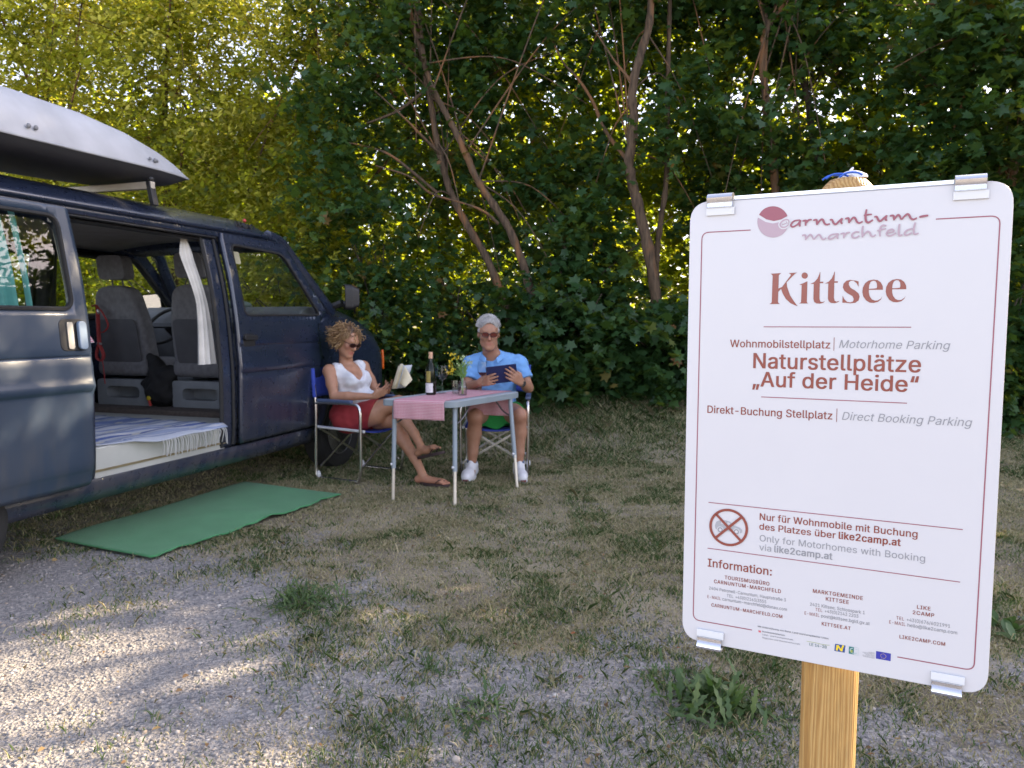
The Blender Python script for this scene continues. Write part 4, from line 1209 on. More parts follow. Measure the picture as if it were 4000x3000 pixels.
# ------------------------------------------------------------------ the sign
# outlines in millimetres on the panel, from its lower left corner
KITTSEE = [([(130.2,624.2),(146.6,624.7),(144.5,622.9),(143.0,621.2),(142.9,600.5),(142.8,579.6),(144.0,577.4),(146.2,576.2),(129.8,576.1),(132.4,577.6),(133.4,579.5),(133.7,620.7),(132.3,622.9)], []),
 ([(142.9,600.5),(148.3,602.9),(160.5,620.3),(161.1,622.1),(157.6,624.4),(170.4,624.9),(167.3,623.3),(155.0,610.0),(156.0,602.7),(160.7,589.6),(167.2,579.4),(172.5,572.6),(169.4,573.5),(161.7,577.2),(154.6,583.9),(149.5,592.7),(147.0,600.0),(143.0,595.4)], []),
 ([(186.0,619.7),(185.8,618.1),(185.0,616.6),(183.8,615.6),(182.4,615.0),(180.8,615.1),(179.2,615.7),(178.0,616.8),(177.1,618.3),(176.8,620.0),(177.0,621.6),(177.8,623.1),(179.0,624.1),(180.5,624.7),(182.1,624.6),(183.6,624.0),(184.8,622.9),(185.7,621.4)], []),
 ([(173.9,605.9),(179.3,608.0),(185.7,611.0),(185.7,579.1),(186.6,577.2),(188.5,576.5),(174.0,576.7),(176.1,577.5),(177.3,579.2),(177.4,605.2)], []),
 ([(189.9,606.7),(195.5,609.3),(200.0,614.6),(202.5,621.0),(203.3,624.5),(204.0,624.5),(203.9,609.8),(208.8,609.7),(208.6,607.5),(203.7,607.6),(203.9,584.6),(205.1,579.6),(207.8,578.4),(210.4,579.1),(212.1,579.7),(209.8,577.4),(205.2,576.0),(199.8,576.4),(196.4,579.0),(195.2,583.3),(195.0,606.6)], []),
 ([(210.9,607.0),(216.4,609.5),(220.8,614.8),(223.2,621.1),(224.0,624.6),(224.7,624.6),(224.6,610.0),(229.5,609.9),(229.3,607.7),(224.4,607.8),(224.6,585.0),(225.9,580.1),(228.5,578.9),(231.1,579.6),(232.8,580.1),(230.5,577.9),(226.0,576.5),(220.7,576.9),(217.3,579.5),(216.1,583.7),(215.9,606.9)], []),
 ([(258.3,609.0),(258.6,600.6),(255.8,606.2),(251.2,610.2),(247.4,610.3),(244.9,607.9),(245.0,603.7),(247.7,599.4),(254.3,595.1),(258.9,590.8),(260.5,585.9),(259.3,580.3),(254.9,576.9),(247.9,576.0),(242.0,577.0),(236.8,577.1),(236.8,588.1),(239.2,582.7),(243.3,578.4),(247.8,577.4),(251.6,579.0),(252.5,582.5),(250.7,586.8),(242.8,591.8),(238.8,595.4),(236.7,600.3),(237.4,605.9),(241.5,610.5),(247.3,611.6),(254.4,610.2)], []),
 ([(291.9,595.8),(291.5,601.3),(288.6,606.8),(284.2,610.4),(278.5,611.2),(272.2,610.0),(267.3,606.0),(264.6,599.8),(264.1,592.8),(265.4,586.5),(269.5,580.2),(274.7,576.9),(280.3,576.3),(285.9,577.9),(289.6,581.3),(291.5,585.6),(289.5,582.7),(285.9,580.0),(281.5,579.8),(277.6,581.5),(274.3,586.4),(272.9,592.0),(272.8,596.1)], [[(272.8,597.5),(273.1,603.1),(274.8,607.9),(277.9,609.6),(281.1,609.1),(283.3,605.6),(283.9,600.7),(283.3,598.3),(279.6,597.7)]]),
 ([(322.9,596.0),(322.4,601.4),(319.7,606.9),(315.3,610.4),(309.7,611.3),(303.6,610.0),(298.9,606.1),(296.2,599.9),(295.7,593.1),(297.1,586.9),(301.0,580.6),(306.1,577.4),(311.6,576.8),(317.1,578.4),(320.6,581.7),(322.5,585.9),(320.6,583.1),(317.0,580.4),(312.7,580.2),(309.0,581.9),(305.7,586.7),(304.3,592.2),(304.3,596.3)], [[(304.2,597.7),(304.5,603.2),(306.2,607.9),(309.2,609.6),(312.3,609.1),(314.5,605.7),(315.0,600.9),(314.5,598.5),(310.9,597.9)]])]
SCRIPT_A = [([(172.4,705.7),(163.6,704.8),(158.9,699.1),(161.8,695.8),(168.5,699.2),(172.4,704.7)],1.95),
 ([(173.3,705.6),(171.5,700.1),(172.5,695.7)],2.21),
 ([(175.8,704.1),(181.2,704.3),(180.6,700.7),(180.5,696.4)],2.21),
 ([(181.3,700.6),(184.5,704.7),(189.2,705.4)],2.08),
 ([(191.2,704.0),(195.9,704.5),(196.8,699.7),(196.9,696.6)],2.21),
 ([(196.9,697.6),(201.9,704.3),(205.2,704.1),(207.3,699.1),(210.7,696.4),(215.4,697.5)],2.21),
 ([(215.1,703.1),(218.1,703.3),(220.5,698.3),(223.8,696.3),(228.2,700.7),(232.0,704.6)],2.21),
 ([(232.6,704.8),(231.0,699.8),(232.6,696.2)],2.21),
 ([(236.5,703.6),(241.0,704.3),(242.0,699.8),(242.1,696.8)],2.21),
 ([(242.1,697.7),(247.4,704.6),(250.4,703.5),(253.1,698.1),(256.6,696.2),(260.9,698.4)],2.21),
 ([(265.6,715.9),(264.4,706.7),(265.6,698.4),(269.2,696.3),(274.7,699.9)],2.34),
 ([(262.1,707.1),(267.5,707.9),(273.2,708.1)],1.82),
 ([(276.4,703.9),(279.6,704.1),(282.0,699.1),(284.8,697.3),(289.0,701.1),(292.8,704.9)],2.21),
 ([(293.1,705.5),(291.7,700.3),(293.4,697.4)],2.21),
 ([(297.1,704.1),(301.5,704.4),(302.8,700.3),(302.9,697.3)],2.21),
 ([(302.8,698.2),(307.2,704.4),(310.0,703.6),(312.0,698.1)],2.08),
 ([(312.4,697.7),(319.0,704.9),(322.1,704.2),(324.7,699.2),(328.1,697.1),(332.8,699.1)],2.21),
 ([(335.7,700.1),(341.0,701.1),(347.2,701.8)],2.34)]
SCRIPT_B = [([(175.8,681.7),(180.2,682.2),(181.2,677.9),(181.1,674.4)],2.08),
 ([(181.4,675.8),(187.0,682.2),(190.0,680.6),(192.5,674.8)],1.95),
 ([(193.1,674.8),(199.0,681.5),(202.0,680.4),(204.8,675.3),(207.7,674.5),(210.8,676.4)],2.08),
 ([(226.9,681.9),(217.8,680.6),(214.0,676.3),(216.7,674.2),(223.1,677.2),(226.9,681.8)],1.95),
 ([(227.9,682.3),(226.2,677.4),(227.6,674.2)],2.08),
 ([(230.8,681.3),(235.7,681.9),(235.6,677.3),(235.5,674.5)],2.08),
 ([(236.3,678.0),(239.5,682.2),(244.1,683.0)],1.95),
 ([(256.7,682.7),(251.3,683.1),(247.1,679.3),(248.0,675.3),(252.2,674.5),(257.1,677.4)],2.08),
 ([(261.5,691.8),(260.9,683.6),(261.5,674.6)],2.21),
 ([(261.7,676.9),(267.5,682.8),(270.9,681.4),(273.0,676.8),(275.8,675.3),(279.5,677.7)],2.08),
 ([(293.1,689.7),(288.5,690.9),(285.4,687.5),(284.6,681.0),(285.3,674.6)],2.08),
 ([(280.9,683.1),(286.5,684.7),(292.9,685.9)],1.82),
 ([(294.3,679.4),(303.2,680.9),(301.3,684.4),(296.2,682.8),(293.7,678.4),(296.7,675.2),(302.2,676.2),(306.4,679.0)],1.95),
 ([(310.5,691.7),(309.8,683.7),(310.4,675.3),(314.8,675.6)],2.21),
 ([(327.7,683.8),(321.1,682.1),(317.6,677.9),(319.9,674.8),(327.0,678.0)],2.08),
 ([(331.0,692.7),(329.3,683.9),(330.2,676.1),(335.9,676.9)],2.08)]
SCRIPT_C = [([(156.1,703.2),(154.2,707.3),(147.7,706.6),(142.8,701.4),(145.3,696.4),(151.2,696.4),(155.5,700.0)],2.21),
 ([(145.2,699.9),(148.6,700.8),(152.4,702.3)],1.56)]
LOGO_TOP = [(110.4,717.8),(112.0,720.5),(113.9,723.0),(116.2,725.1),(118.7,726.9),(121.5,728.2),(124.5,729.2),(127.6,729.7),(130.7,729.8),(133.9,729.4),(137.0,728.6),(140.1,727.4),(142.9,725.8),(145.6,723.9),(148.0,721.6),(150.2,719.0),(152.0,716.2),(153.4,713.2),(144.2,708.5),(133.2,706.6),(121.9,709.9)]
LOGO_LOW = [(108.8,713.5),(108.3,710.6),(108.1,707.6),(108.2,704.5),(108.8,701.5),(109.7,698.5),(110.9,695.6),(112.5,692.9),(114.3,690.4),(116.5,688.1),(118.8,686.0),(121.4,684.3),(124.1,682.9),(127.0,681.9),(129.9,681.2),(132.8,680.9),(135.7,681.0),(138.6,681.4),(141.3,682.2),(143.9,683.4),(146.3,684.9),(148.5,686.7),(150.4,688.8),(152.1,691.1),(153.4,693.7),(154.4,696.4),(155.1,699.3),(155.4,702.2),(155.3,705.2),(154.9,708.2),(151.1,708.5),(142.9,704.6),(131.9,702.8),(120.6,705.9)]
sign = empty('information_sign', (0.0, 0.0, 0.0))
SN = Vector((-0.4539905, -0.8910065, 0)); SW = Vector((0.8910065, -0.4539905, 0))
SBL = Vector((0.29507, 1.26940, 0.70229))
foot = SBL + SW * .234 - SN * .062
sign.location = (foot.x, foot.y, float(ground_z(foot.x, foot.y)))
tag(sign, 'white camping information sign clipped to a round wooden post', 'sign')
S0 = Vector(sign.location)
def sg(a, b, d=0.0): return SBL + SW * a + Vector((0, 0, b)) + SN * d - S0
M_SIGN = mat('white_sign_print', (0.585, 0.585, 0.602), 0.30, var=.01)
M_ALU = mat('brushed_aluminium', (0.72, 0.73, 0.75), 0.24, 1.0, var=.06, scale=30)
M_BROWN = mat('brown_lettering', (0.24, 0.058, 0.042), 0.22, var=.04)
M_GREYT = mat('grey_lettering', (0.26, 0.268, 0.285), 0.4, var=.02)
M_DGREY = mat('dark_grey_lettering', (0.17, 0.175, 0.19), 0.4, var=.02)
M_MAUVE = mat('mauve_print', (0.29, 0.085, 0.115), 0.4, var=.02)
M_PMAUVE = mat('pale_mauve_print', (0.42, 0.31, 0.36), 0.4, var=.02)
W_, H_ = .4508, .745
mb = MB()
po = round_poly([(0, 0), (W_, 0), (W_, H_), (0, H_)], .034, 8)
mb.prism(po, sg, -.010, 0)
pan = mb.build('panel', M_SIGN, sign, bevel=.0012)
mb = MB(); mb.prism([(.070, H_ + .0005), (.378, H_ + .0005), (.378, H_ + .0055), (.070, H_ + .0055)], sg, -.013, -.003)
mb.build('edge_rail', M_ALU, pan)
mb = MB(); mb.prism([(.070, H_ - .0022), (.378, H_ - .0022), (.378, H_ - .0008), (.070, H_ - .0008)], sg, .0001, .0004)
mb.build('edge_line', M_GREYT, pan)
# printed frame line, broken for the logo and the row of emblems
def stroke(mb, pts, w, d, taper=False, n=None, closed=False):
    q = pts if n is None else [tuple(p)[:2] for p in interp_path([(x, y, 0) for x, y in pts], n)]
    k = len(q); L = []; Rr = []
    for i, p in enumerate(q):
        a = Vector(q[max(i - 1, 0)]); b = Vector(q[min(i + 1, k - 1)]); t = (b - a).normalized(); nn = Vector((-t.y, t.x))
        ww = w
        if taper:
            s = i / (k - 1); ww = w * (.55 + .45 * math.sin(math.pi * min(1, max(0, .12 + s * .8))))
        L.append(Vector(p) + nn * ww / 2); Rr.append(Vector(p) - nn * ww / 2)
    vs = [sg(p.x, p.y, d) for p in L] + [sg(p.x, p.y, d) for p in Rr]
    mb.add(vs, [(i, i + 1, k + i + 1, k + i) for i in range(k - 1)])
mb = MB()
rr = .012
fr = round_poly([(.098, .6945), (.0205, .6945), (.0188, .0375), (.1166, .0375)], [0, rr, rr, 0], 8)
stroke(mb, fr, .0016, .0005)
fr = round_poly([(.357, .6960), (.4358, .6960), (.4325, .0360), (.3319, .0360)], [0, rr, rr, 0], 8)
stroke(mb, fr, .0016, .0005)
for (a0, a1, b) in ((.1220, .3315, .5400), (.1212, .3303, .4270), (.0406, .4096, .2448), (.0408, .4095, .1660)):
    stroke(mb, [(a0, b), (a1, b)], .0013, .0005)
mb.build('frame_line', M_MAUVE, pan)
# place name
mb = MB()
for o, hs in KITTSEE:
    panel(mb, [(x / 1000, y / 1000) for x, y in o], [[(x / 1000, y / 1000) for x, y in h] for h in hs], lambda a, b: sg(a, b, .0005), .03)
mb.build('place_name', M_BROWN, pan)
# logo
def mm(l): return [(x / 1000, y / 1000) for x, y in l]
mb = MB(); panel(mb, mm(LOGO_TOP), [], lambda a, b: sg(a, b, .0005), .03); lg = mb.build('logo', M_MAUVE, pan)
mb = MB(); panel(mb, mm(LOGO_LOW), [], lambda a, b: sg(a, b, .0005), .03); mb.build('logo_lower_half', M_PMAUVE, pan)
mb = MB()
for p, w in SCRIPT_C: stroke(mb, mm(p), (w + 3.4) / 1000, .0008, n=20)
mb.build('logo_gap', M_SIGN, pan)
mb = MB()
for p, w in SCRIPT_C: stroke(mb, mm(p), w / 1000 * 1.1, .0011, True, 20)
mb.build('logo_letter', M_PMAUVE, pan)
mb = MB()
for p, w in SCRIPT_A: stroke(mb, mm(p), w / 1000 * 1.4, .0014 + .00002 * len(mb.v) / 40, True, 22)
mb.build('logo_script', M_MAUVE, pan)
mb = MB()
for p, w in SCRIPT_B: stroke(mb, mm(p), w / 1000 * 1.35, .0014 + .00002 * len(mb.v) / 40, True, 22)
mb.build('logo_script', M_PMAUVE, pan)

# letter outlines in thousandths of the type size
GLYPHS = """(273|89,207 92,264 109,364 119,403 153,494 177,539 236,539 212,485 191,428 174,370 161,313 154,258 151,207 154,161 160,115 172,67 188,16 236,-96 177,-96 150,-46 128,4 111,55 99,106 92,156
)273|37,-96 72,-18 86,18 102,69 113,116 120,162 122,207 119,258 112,313 99,370 82,428 62,485 37,539 97,539 121,494 142,441 164,364 173,323 181,264 184,207 182,156 174,104 161,53 144,3 123,-47 97,-96
+453|198,34 198,364 255,364 255,34|61,172 61,226 391,226 391,172
,188|38,-119 68,71 137,71 84,-119
-453|337,244 337,188 114,188 114,244
.188|95,-4 78,-1 63,9 53,24 50,41 53,59 63,73 78,83 95,87 113,83 128,73 138,59 141,41 138,24 128,9 113,-1
/249|235,533 71,-76 14,-76 178,533
0453|227,-7 174,1 130,24 95,62 69,113 57,155 50,202 48,254 50,306 57,353 69,395 95,447 130,484 174,508 227,516 279,508 323,484 358,447 384,395 396,353 403,306 405,254 403,202 396,155 384,113 359,62 323,24 279,1|227,50 261,56 290,74 313,103 330,144 340,194 344,254 340,314 330,365 313,405 290,435 261,453 227,460 192,453 163,435 140,405 123,365 113,314 109,254 113,194 123,144 140,103 163,74 192,56
1453|76,0 76,55 391,55 391,0|276,509 276,0 212,0 212,448 209,448 86,358 86,427 198,509
2453|64,0 64,47 282,282 299,305 311,327 318,348 320,371 317,397 308,419 293,436 273,449 250,457 224,460 196,457 172,447 153,433 139,413 130,390 127,362 66,362 71,405 86,442 111,473 143,496 182,511 225,516 268,511 306,497 337,474 361,445 376,411 381,372 378,345 371,318 357,290 336,259 267,180 153,60 153,57 389,57 389,0
3453|218,-7 173,-3 133,10 98,30 70,57 52,91 44,132 109,132 115,107 126,87 144,71 165,59 191,52 219,50 248,53 275,61 297,74 315,93 325,116 329,145 326,172 316,196 299,217 275,234 242,244 201,248 157,248 157,299 288,448 288,452 70,452 70,509 372,509 372,461 211,278 211,289 264,288 308,276 344,253 371,222 387,186 393,145 387,103 370,66 344,36 309,12 266,-2
4453|40,105 40,158 247,509 311,509 109,166 109,163 413,163 413,105|282,0 282,318 343,318 343,0
5453|221,-7 178,-2 140,11 108,32 83,60 66,93 60,130 122,130 127,108 138,89 154,73 173,60 196,52 221,50 250,53 276,64 298,82 314,104 324,131 328,162 324,193 314,221 297,244 275,262 248,273 218,277 192,275 167,268 145,258 128,246 67,253 96,509 366,509 366,452 151,452 134,301 155,315 178,325 203,331 229,334 263,330 294,321 321,306 345,285 364,260 379,231 388,199 391,163 385,117 369,76 343,41 309,15 268,-1
6453|226,-7 182,-1 142,15 109,40 84,74 69,115 64,162 68,199 80,239 102,285 137,340 252,509 322,509 151,261 145,261 165,288 179,299 196,307 214,312 235,314 278,309 316,295 346,271 370,240 384,201 389,157 384,112 368,73 343,39 310,14 271,-2|226,48 254,52 279,63 299,79 314,101 324,128 327,157 324,187 314,213 299,235 279,251 254,262 226,265 198,262 174,252 153,235 138,214 128,188 125,158 128,128 138,102 153,79 174,63 198,52
7453|97,0 323,448 323,452 62,452 62,509 391,509 391,449 165,0
9453|226,516 271,510 310,494 343,468 368,434 384,393 389,347 385,309 373,270 350,224 315,168 200,0 130,0 301,248 307,248 299,234 287,221 273,210 257,202 238,196 218,195 175,199 137,214 106,237 83,269 68,307 64,352 69,397 85,436 110,469 143,494 182,510|226,460 199,457 174,446 154,429 138,407 129,381 125,352 129,322 138,295 154,274 174,257 199,247 226,243 254,247 279,257 299,273 314,295 324,321 327,350 324,381 314,407 299,429 279,446 254,457
:188|95,-4 78,-1 63,9 53,24 50,41 53,59 63,73 78,83 95,87 113,83 128,73 138,59 141,41 138,24 128,9 113,-1|95,271 78,274 63,284 53,299 50,316 53,334 63,349 78,359 95,362 113,359 128,349 138,334 141,316 138,299 128,284 113,274
@676|355,-135 307,-133 262,-126 221,-114 167,-88 122,-53 87,-8 61,46 50,87 43,131 40,179 43,226 50,269 61,309 87,363 123,408 167,444 220,470 260,482 303,489 349,492 394,489 435,482 472,469 522,442 562,407 594,366 617,319 631,268 635,215 631,142 625,107 615,76 599,49 579,28 551,15 517,11 497,12 457,24 441,36 429,50 423,68 420,68 408,48 388,30 361,17 326,13 285,18 251,35 224,62 204,96 192,137 188,182 193,226 207,265 228,297 257,322 291,338 330,343 360,340 385,331 404,319 416,306 419,306 419,335 474,335 474,110 476,91 485,74 499,63 518,59 540,63 557,76 568,97 576,127 580,166 581,215 577,259 567,301 548,339 523,373 490,402 450,424 402,438 347,442 292,438 242,424 199,402 164,372 135,334 115,289 102,236 98,178 102,119 115,66 135,21 165,-17 201,-46 246,-68 298,-81 357,-85 385,-84 412,-80 458,-69 489,-59 504,-107 464,-120 411,-131|329,65 359,68 382,78 400,95 412,118 419,148 422,185 419,221 411,249 399,269 381,282 358,289 331,292 305,288 283,277 265,260 252,239 244,213 242,185 244,154 251,125 262,101 279,81 301,69
A480|16,0 201,509 276,509 463,0 395,0 287,302 232,478 245,478 191,302 85,0|110,142 110,199 370,199 370,142
B456|60,0 60,509 241,509 289,504 329,491 359,469 381,442 394,410 398,374 395,344 387,320 373,301 356,286 336,275 315,267 315,262 339,257 363,245 385,227 402,203 414,173 418,136 413,100 400,67 377,39 344,18 301,4 247,0|125,57 245,57 296,63 330,80 349,105 355,137 352,161 342,184 327,203 306,218 279,228 248,231 125,231|125,285 238,285 265,288 288,296 308,309 323,326 333,348 336,372 330,403 313,429 283,446 240,452 125,452
C510|267,-7 225,-3 186,7 150,25 119,49 92,79 70,115 53,157 44,203 40,254 44,305 53,352 70,393 92,429 119,459 150,484 186,501 225,512 267,516 305,513 340,504 373,490 402,471 427,447 448,418 463,385 473,348 408,348 401,373 389,395 375,413 357,428 337,440 315,449 292,454 267,456 223,450 184,432 150,403 125,364 109,314 103,254 109,194 125,145 151,105 184,76 223,59 267,53 292,55 315,60 337,69 357,81 375,96 389,114 401,136 408,160 473,160 463,124 448,91 428,62 402,38 373,19 341,5 305,-4
D502|219,0 96,0 96,57 215,57 272,63 318,81 354,110 379,149 394,198 399,255 394,312 379,361 354,399 320,428 275,446 221,452 93,452 93,509 225,509 273,505 315,495 353,478 399,441 433,391 449,351 458,306 462,255 458,205 449,159 433,119 411,83 384,54 351,31 312,14 268,3|125,509 125,0 60,0 60,509
E419|60,0 60,509 372,509 372,452 125,452 125,286 355,286 355,229 125,229 125,57 375,57 375,0
F410|60,0 60,509 369,509 369,452 125,452 125,278 346,278 346,221 125,221 125,0
G520|269,-7 225,-3 185,7 149,25 118,49 91,79 69,116 53,157 43,203 40,254 43,305 53,352 69,393 91,429 117,459 149,484 184,501 223,512 265,516 304,513 340,504 374,489 403,469 429,445 449,416 465,384 474,349 408,349 399,372 387,393 373,411 356,427 337,439 315,448 291,454 265,456 222,450 183,432 150,404 125,364 109,314 103,254 109,194 125,145 151,105 184,76 224,59 269,53 309,57 345,71 374,93 396,123 410,160 415,202 434,199 283,199 283,256 478,256 478,200 471,141 451,91 419,50 377,19 326,0
H517|60,0 60,509 125,509 125,289 392,289 392,509 457,509 457,0 392,0 392,232 125,232 125,0
I300|31,0 31,57 118,57 118,452 31,452 31,509 269,509 269,452 183,452 183,57 269,57 269,0
K467|104,145 104,216 174,303 364,509 448,509 231,276 228,276|60,0 60,509 125,509 125,0|372,0 188,259 228,309 449,0
L393|60,0 60,509 125,509 125,57 361,57 361,0
M628|60,0 60,509 152,509 287,159 322,49 307,49 352,187 476,509 568,509 568,0 504,0 507,457 513,457 456,291 342,0 286,0 159,321 112,457 119,457 122,291 122,0
N523|60,0 60,509 136,509 363,151 388,107 414,55 405,54 399,157 399,509 463,509 463,0 387,0 177,331 108,452 119,454 125,291 125,0
O533|267,-7 225,-3 186,7 150,25 119,49 92,79 70,115 53,157 44,203 40,254 44,305 53,352 70,393 92,429 119,459 150,484 186,501 225,512 267,516 309,512 348,501 384,484 415,459 442,429 464,393 480,352 490,305 493,254 490,203 480,157 464,115 442,79 415,49 384,25 348,7 309,-3|267,53 310,59 349,76 383,105 408,144 425,194 430,254 425,314 408,365 383,404 349,433 310,450 267,456 223,450 184,433 151,404 125,364 109,314 103,254 109,194 125,144 151,105 184,76 223,59
P445|60,0 60,509 235,509 289,503 332,487 366,462 390,430 404,391 409,348 404,304 390,265 366,233 332,207 289,191 235,186 109,186 109,242 233,242 269,246 297,256 318,272 333,294 342,319 344,348 342,376 333,402 318,423 297,439 268,449 232,452 125,452 125,0
R449|60,0 60,509 236,509 290,504 333,489 367,465 390,433 405,395 409,352 405,309 390,271 367,240 333,217 289,203 236,198 96,198 96,255 234,255 269,258 298,267 319,281 334,300 342,324 345,352 342,380 334,405 319,425 298,440 269,449 233,452 125,452 125,0|353,0 230,229 303,229 428,0
S447|224,-9 172,-4 128,9 91,31 64,60 46,96 38,137 104,137 110,110 123,88 142,71 166,59 194,52 224,49 257,52 286,60 311,74 329,92 341,114 346,139 342,161 332,179 316,193 296,205 245,222 184,239 128,260 86,289 60,326 52,372 58,413 75,448 102,476 138,498 180,511 227,516 275,511 316,498 351,476 377,449 394,415 401,378 337,378 326,412 302,437 267,453 225,459 194,456 167,448 145,435 129,418 118,398 115,376 119,352 131,334 148,319 169,308 212,293 312,264 359,238 379,220 395,198 405,171 408,139 403,99 386,64 360,34 323,11 278,-4
T449|32,452 32,509 417,509 417,452 257,452 257,0 193,0 193,452
U517|259,-8 203,-2 154,15 114,43 85,80 66,124 60,173 60,509 124,509 124,178 128,144 141,113 160,87 187,68 220,56 259,52 298,56 331,68 357,87 377,113 389,144 393,178 393,509 457,509 457,173 451,124 433,80 403,43 363,15 315,-2
W686|155,0 16,509 82,509 187,94 197,40 189,40 211,145 306,509 380,509 486,94 497,40 488,40 510,145 603,509 670,509 530,0 455,0 351,391 336,475 350,475 335,395 318,323 230,0
a389|160,-9 126,-5 94,5 68,22 48,45 35,73 30,108 34,138 43,161 58,179 78,193 100,203 125,211 252,230 265,235 273,243 276,257 273,279 267,297 256,311 240,322 220,329 196,331 171,329 149,322 132,313 118,301 107,288 100,274 41,291 57,322 79,346 104,364 133,375 163,382 194,384 215,383 239,379 263,372 286,360 306,343 322,320 333,290 337,251 337,0 277,0 277,52 272,52 264,38 252,25 236,12 215,1 190,-6|170,45 202,49 228,59 248,74 263,93 272,115 276,138 276,190 259,182 134,159 117,150 103,139 95,124 92,105 94,87 102,72 114,61 130,52 149,47
b424|229,-8 198,-5 172,4 153,17 138,31 118,59 112,59 112,0 53,0 53,509 114,509 114,319 118,319 137,346 152,360 171,373 197,381 229,384 274,378 313,361 345,332 370,293 385,245 390,189 385,133 370,84 346,45 313,16 274,-2|220,47 253,51 279,66 301,88 316,117 325,151 328,189 325,227 316,261 301,290 280,311 253,325 220,330 188,325 161,312 140,291 125,263 116,229 113,189 116,150 125,115 140,86 162,65 188,51
c396|207,-8 159,-2 117,16 82,46 56,85 40,133 34,187 40,243 56,291 82,330 117,360 159,378 207,384 234,383 260,377 284,368 305,356 324,341 340,322 353,301 362,277 303,262 298,276 281,301 270,311 257,319 226,329 207,330 173,325 145,310 124,287 108,258 99,224 96,187 99,151 108,117 124,89 145,66 173,51 207,46 243,52 258,58 271,66 282,76 299,102 304,117 363,102 354,78 341,56 325,37 306,21 285,9 261,-1 235,-6
d424|195,-8 151,-2 111,16 79,45 55,84 39,133 34,189 39,245 55,293 79,332 112,361 151,378 196,384 228,381 253,373 272,360 287,346 306,319 311,319 311,509 372,509 372,0 313,0 313,59 307,59 287,31 272,17 252,4 227,-5|205,47 236,51 263,65 284,86 299,115 309,150 312,189 309,229 300,263 284,291 263,312 237,325 205,330 172,325 145,311 124,290 108,261 99,227 96,189 99,151 109,117 124,88 145,66 172,51
e404|212,-8 161,-2 117,16 82,46 56,85 40,132 34,187 39,242 55,290 81,329 115,359 157,378 205,384 236,382 266,374 294,361 319,341 341,315 357,282 368,242 371,169 75,169 75,221 338,221 310,202 307,237 298,269 283,294 263,314 237,326 205,330 173,326 146,313 125,294 109,270 99,241 96,211 96,178 100,139 110,106 128,80 151,61 179,50 212,46 234,48 254,53 271,61 285,73 297,88 306,105 365,91 353,63 335,39 311,19 283,4 249,-5
f254|228,379 228,327 6,327 6,379|81,0 81,432 84,461 96,486 113,505 135,519 161,527 187,530 222,527 243,521 227,468 215,472 195,474 171,470 154,460 145,443 142,419 142,0
g425|207,-151 168,-148 134,-140 105,-127 82,-110 64,-91 51,-69 101,-41 122,-66 136,-78 154,-88 178,-95 207,-97 249,-92 282,-75 304,-47 311,-6 311,68 306,68 287,41 272,28 252,16 227,8 195,5 152,10 113,27 80,53 55,90 39,136 34,191 39,246 55,293 80,332 112,361 152,378 196,384 228,382 253,373 273,360 288,346 308,319 313,319 313,379 372,379 372,-9 367,-54 350,-90 324,-117 291,-136 251,-147|205,59 237,63 264,75 285,95 300,121 309,154 312,193 309,231 300,264 285,291 264,312 237,325 205,330 172,325 145,312 124,290 109,262 99,229 96,193 99,155 109,123 124,96 145,76 172,63
h410|114,227 114,0 53,0 53,509 114,509 114,287 102,287 124,332 152,362 187,379 227,384 264,380 295,369 321,349 341,321 353,285 357,240 357,0 296,0 296,235 290,275 273,304 246,323 210,329 184,326 161,317 141,303 126,283 117,257
i167|53,0 53,379 114,379 114,0|84,443 67,446 54,455 44,468 41,483 44,499 54,512 67,521 84,524 100,521 114,512 123,499 126,483 123,468 114,455 100,446
k381|110,137 110,212 121,212 284,379 360,379 184,199 177,199|53,0 53,509 114,509 114,0|294,0 148,186 191,229 372,0
l189|139,-2 101,3 74,20 58,47 53,84 53,509 114,509 115,77 120,62 130,54 146,52 170,54 181,3 162,-1
m610|53,0 53,379 112,379 112,295 108,295 118,323 132,346 151,363 172,376 195,384 219,386 257,380 287,361 309,331 321,295 312,295 322,321 337,343 357,361 381,375 407,383 437,386 468,383 497,372 522,354 541,328 553,296 557,255 557,0 496,0 496,254 490,289 473,313 447,326 419,330 395,328 374,320 358,307 345,290 338,270 335,247 335,0 274,0 274,260 269,288 253,311 229,326 199,330 178,328 158,320 140,307 126,289 117,266 114,238 114,0
n410|114,227 114,0 53,0 53,379 112,379 112,287 102,287 124,332 152,362 187,379 227,384 264,380 295,369 321,349 341,321 353,285 357,240 357,0 296,0 296,235 290,275 273,304 246,323 210,329 184,326 161,317 141,303 126,283 117,257
o415|207,-8 159,-2 117,16 82,46 56,85 40,133 34,187 40,243 56,291 82,330 117,360 159,378 207,384 256,378 299,360 333,330 359,291 376,243 381,187 376,133 359,85 333,46 299,16 256,-2|207,46 242,51 270,66 292,89 307,117 316,151 319,187 316,224 307,258 292,287 270,310 242,325 207,330 173,325 145,310 124,287 108,258 99,224 96,187 99,151 108,117 124,89 145,66 173,51
p424|53,-143 53,379 112,379 112,319 118,319 137,346 152,360 171,373 197,381 229,384 274,378 313,361 345,332 370,293 385,245 390,189 385,133 370,84 346,45 313,16 274,-2 229,-8 198,-5 173,4 153,17 138,31 118,59 114,59 114,-143|220,47 253,51 279,66 301,88 316,117 325,151 328,189 325,227 316,261 301,290 280,311 253,325 220,330 188,325 161,312 140,291 125,263 116,229 113,189 116,150 125,115 140,86 162,65 188,51
r259|53,0 53,379 112,379 112,321 115,321 130,347 152,367 181,380 213,385 243,384 243,322 207,326 182,323 159,315 140,301 126,284 117,262 114,237 114,0
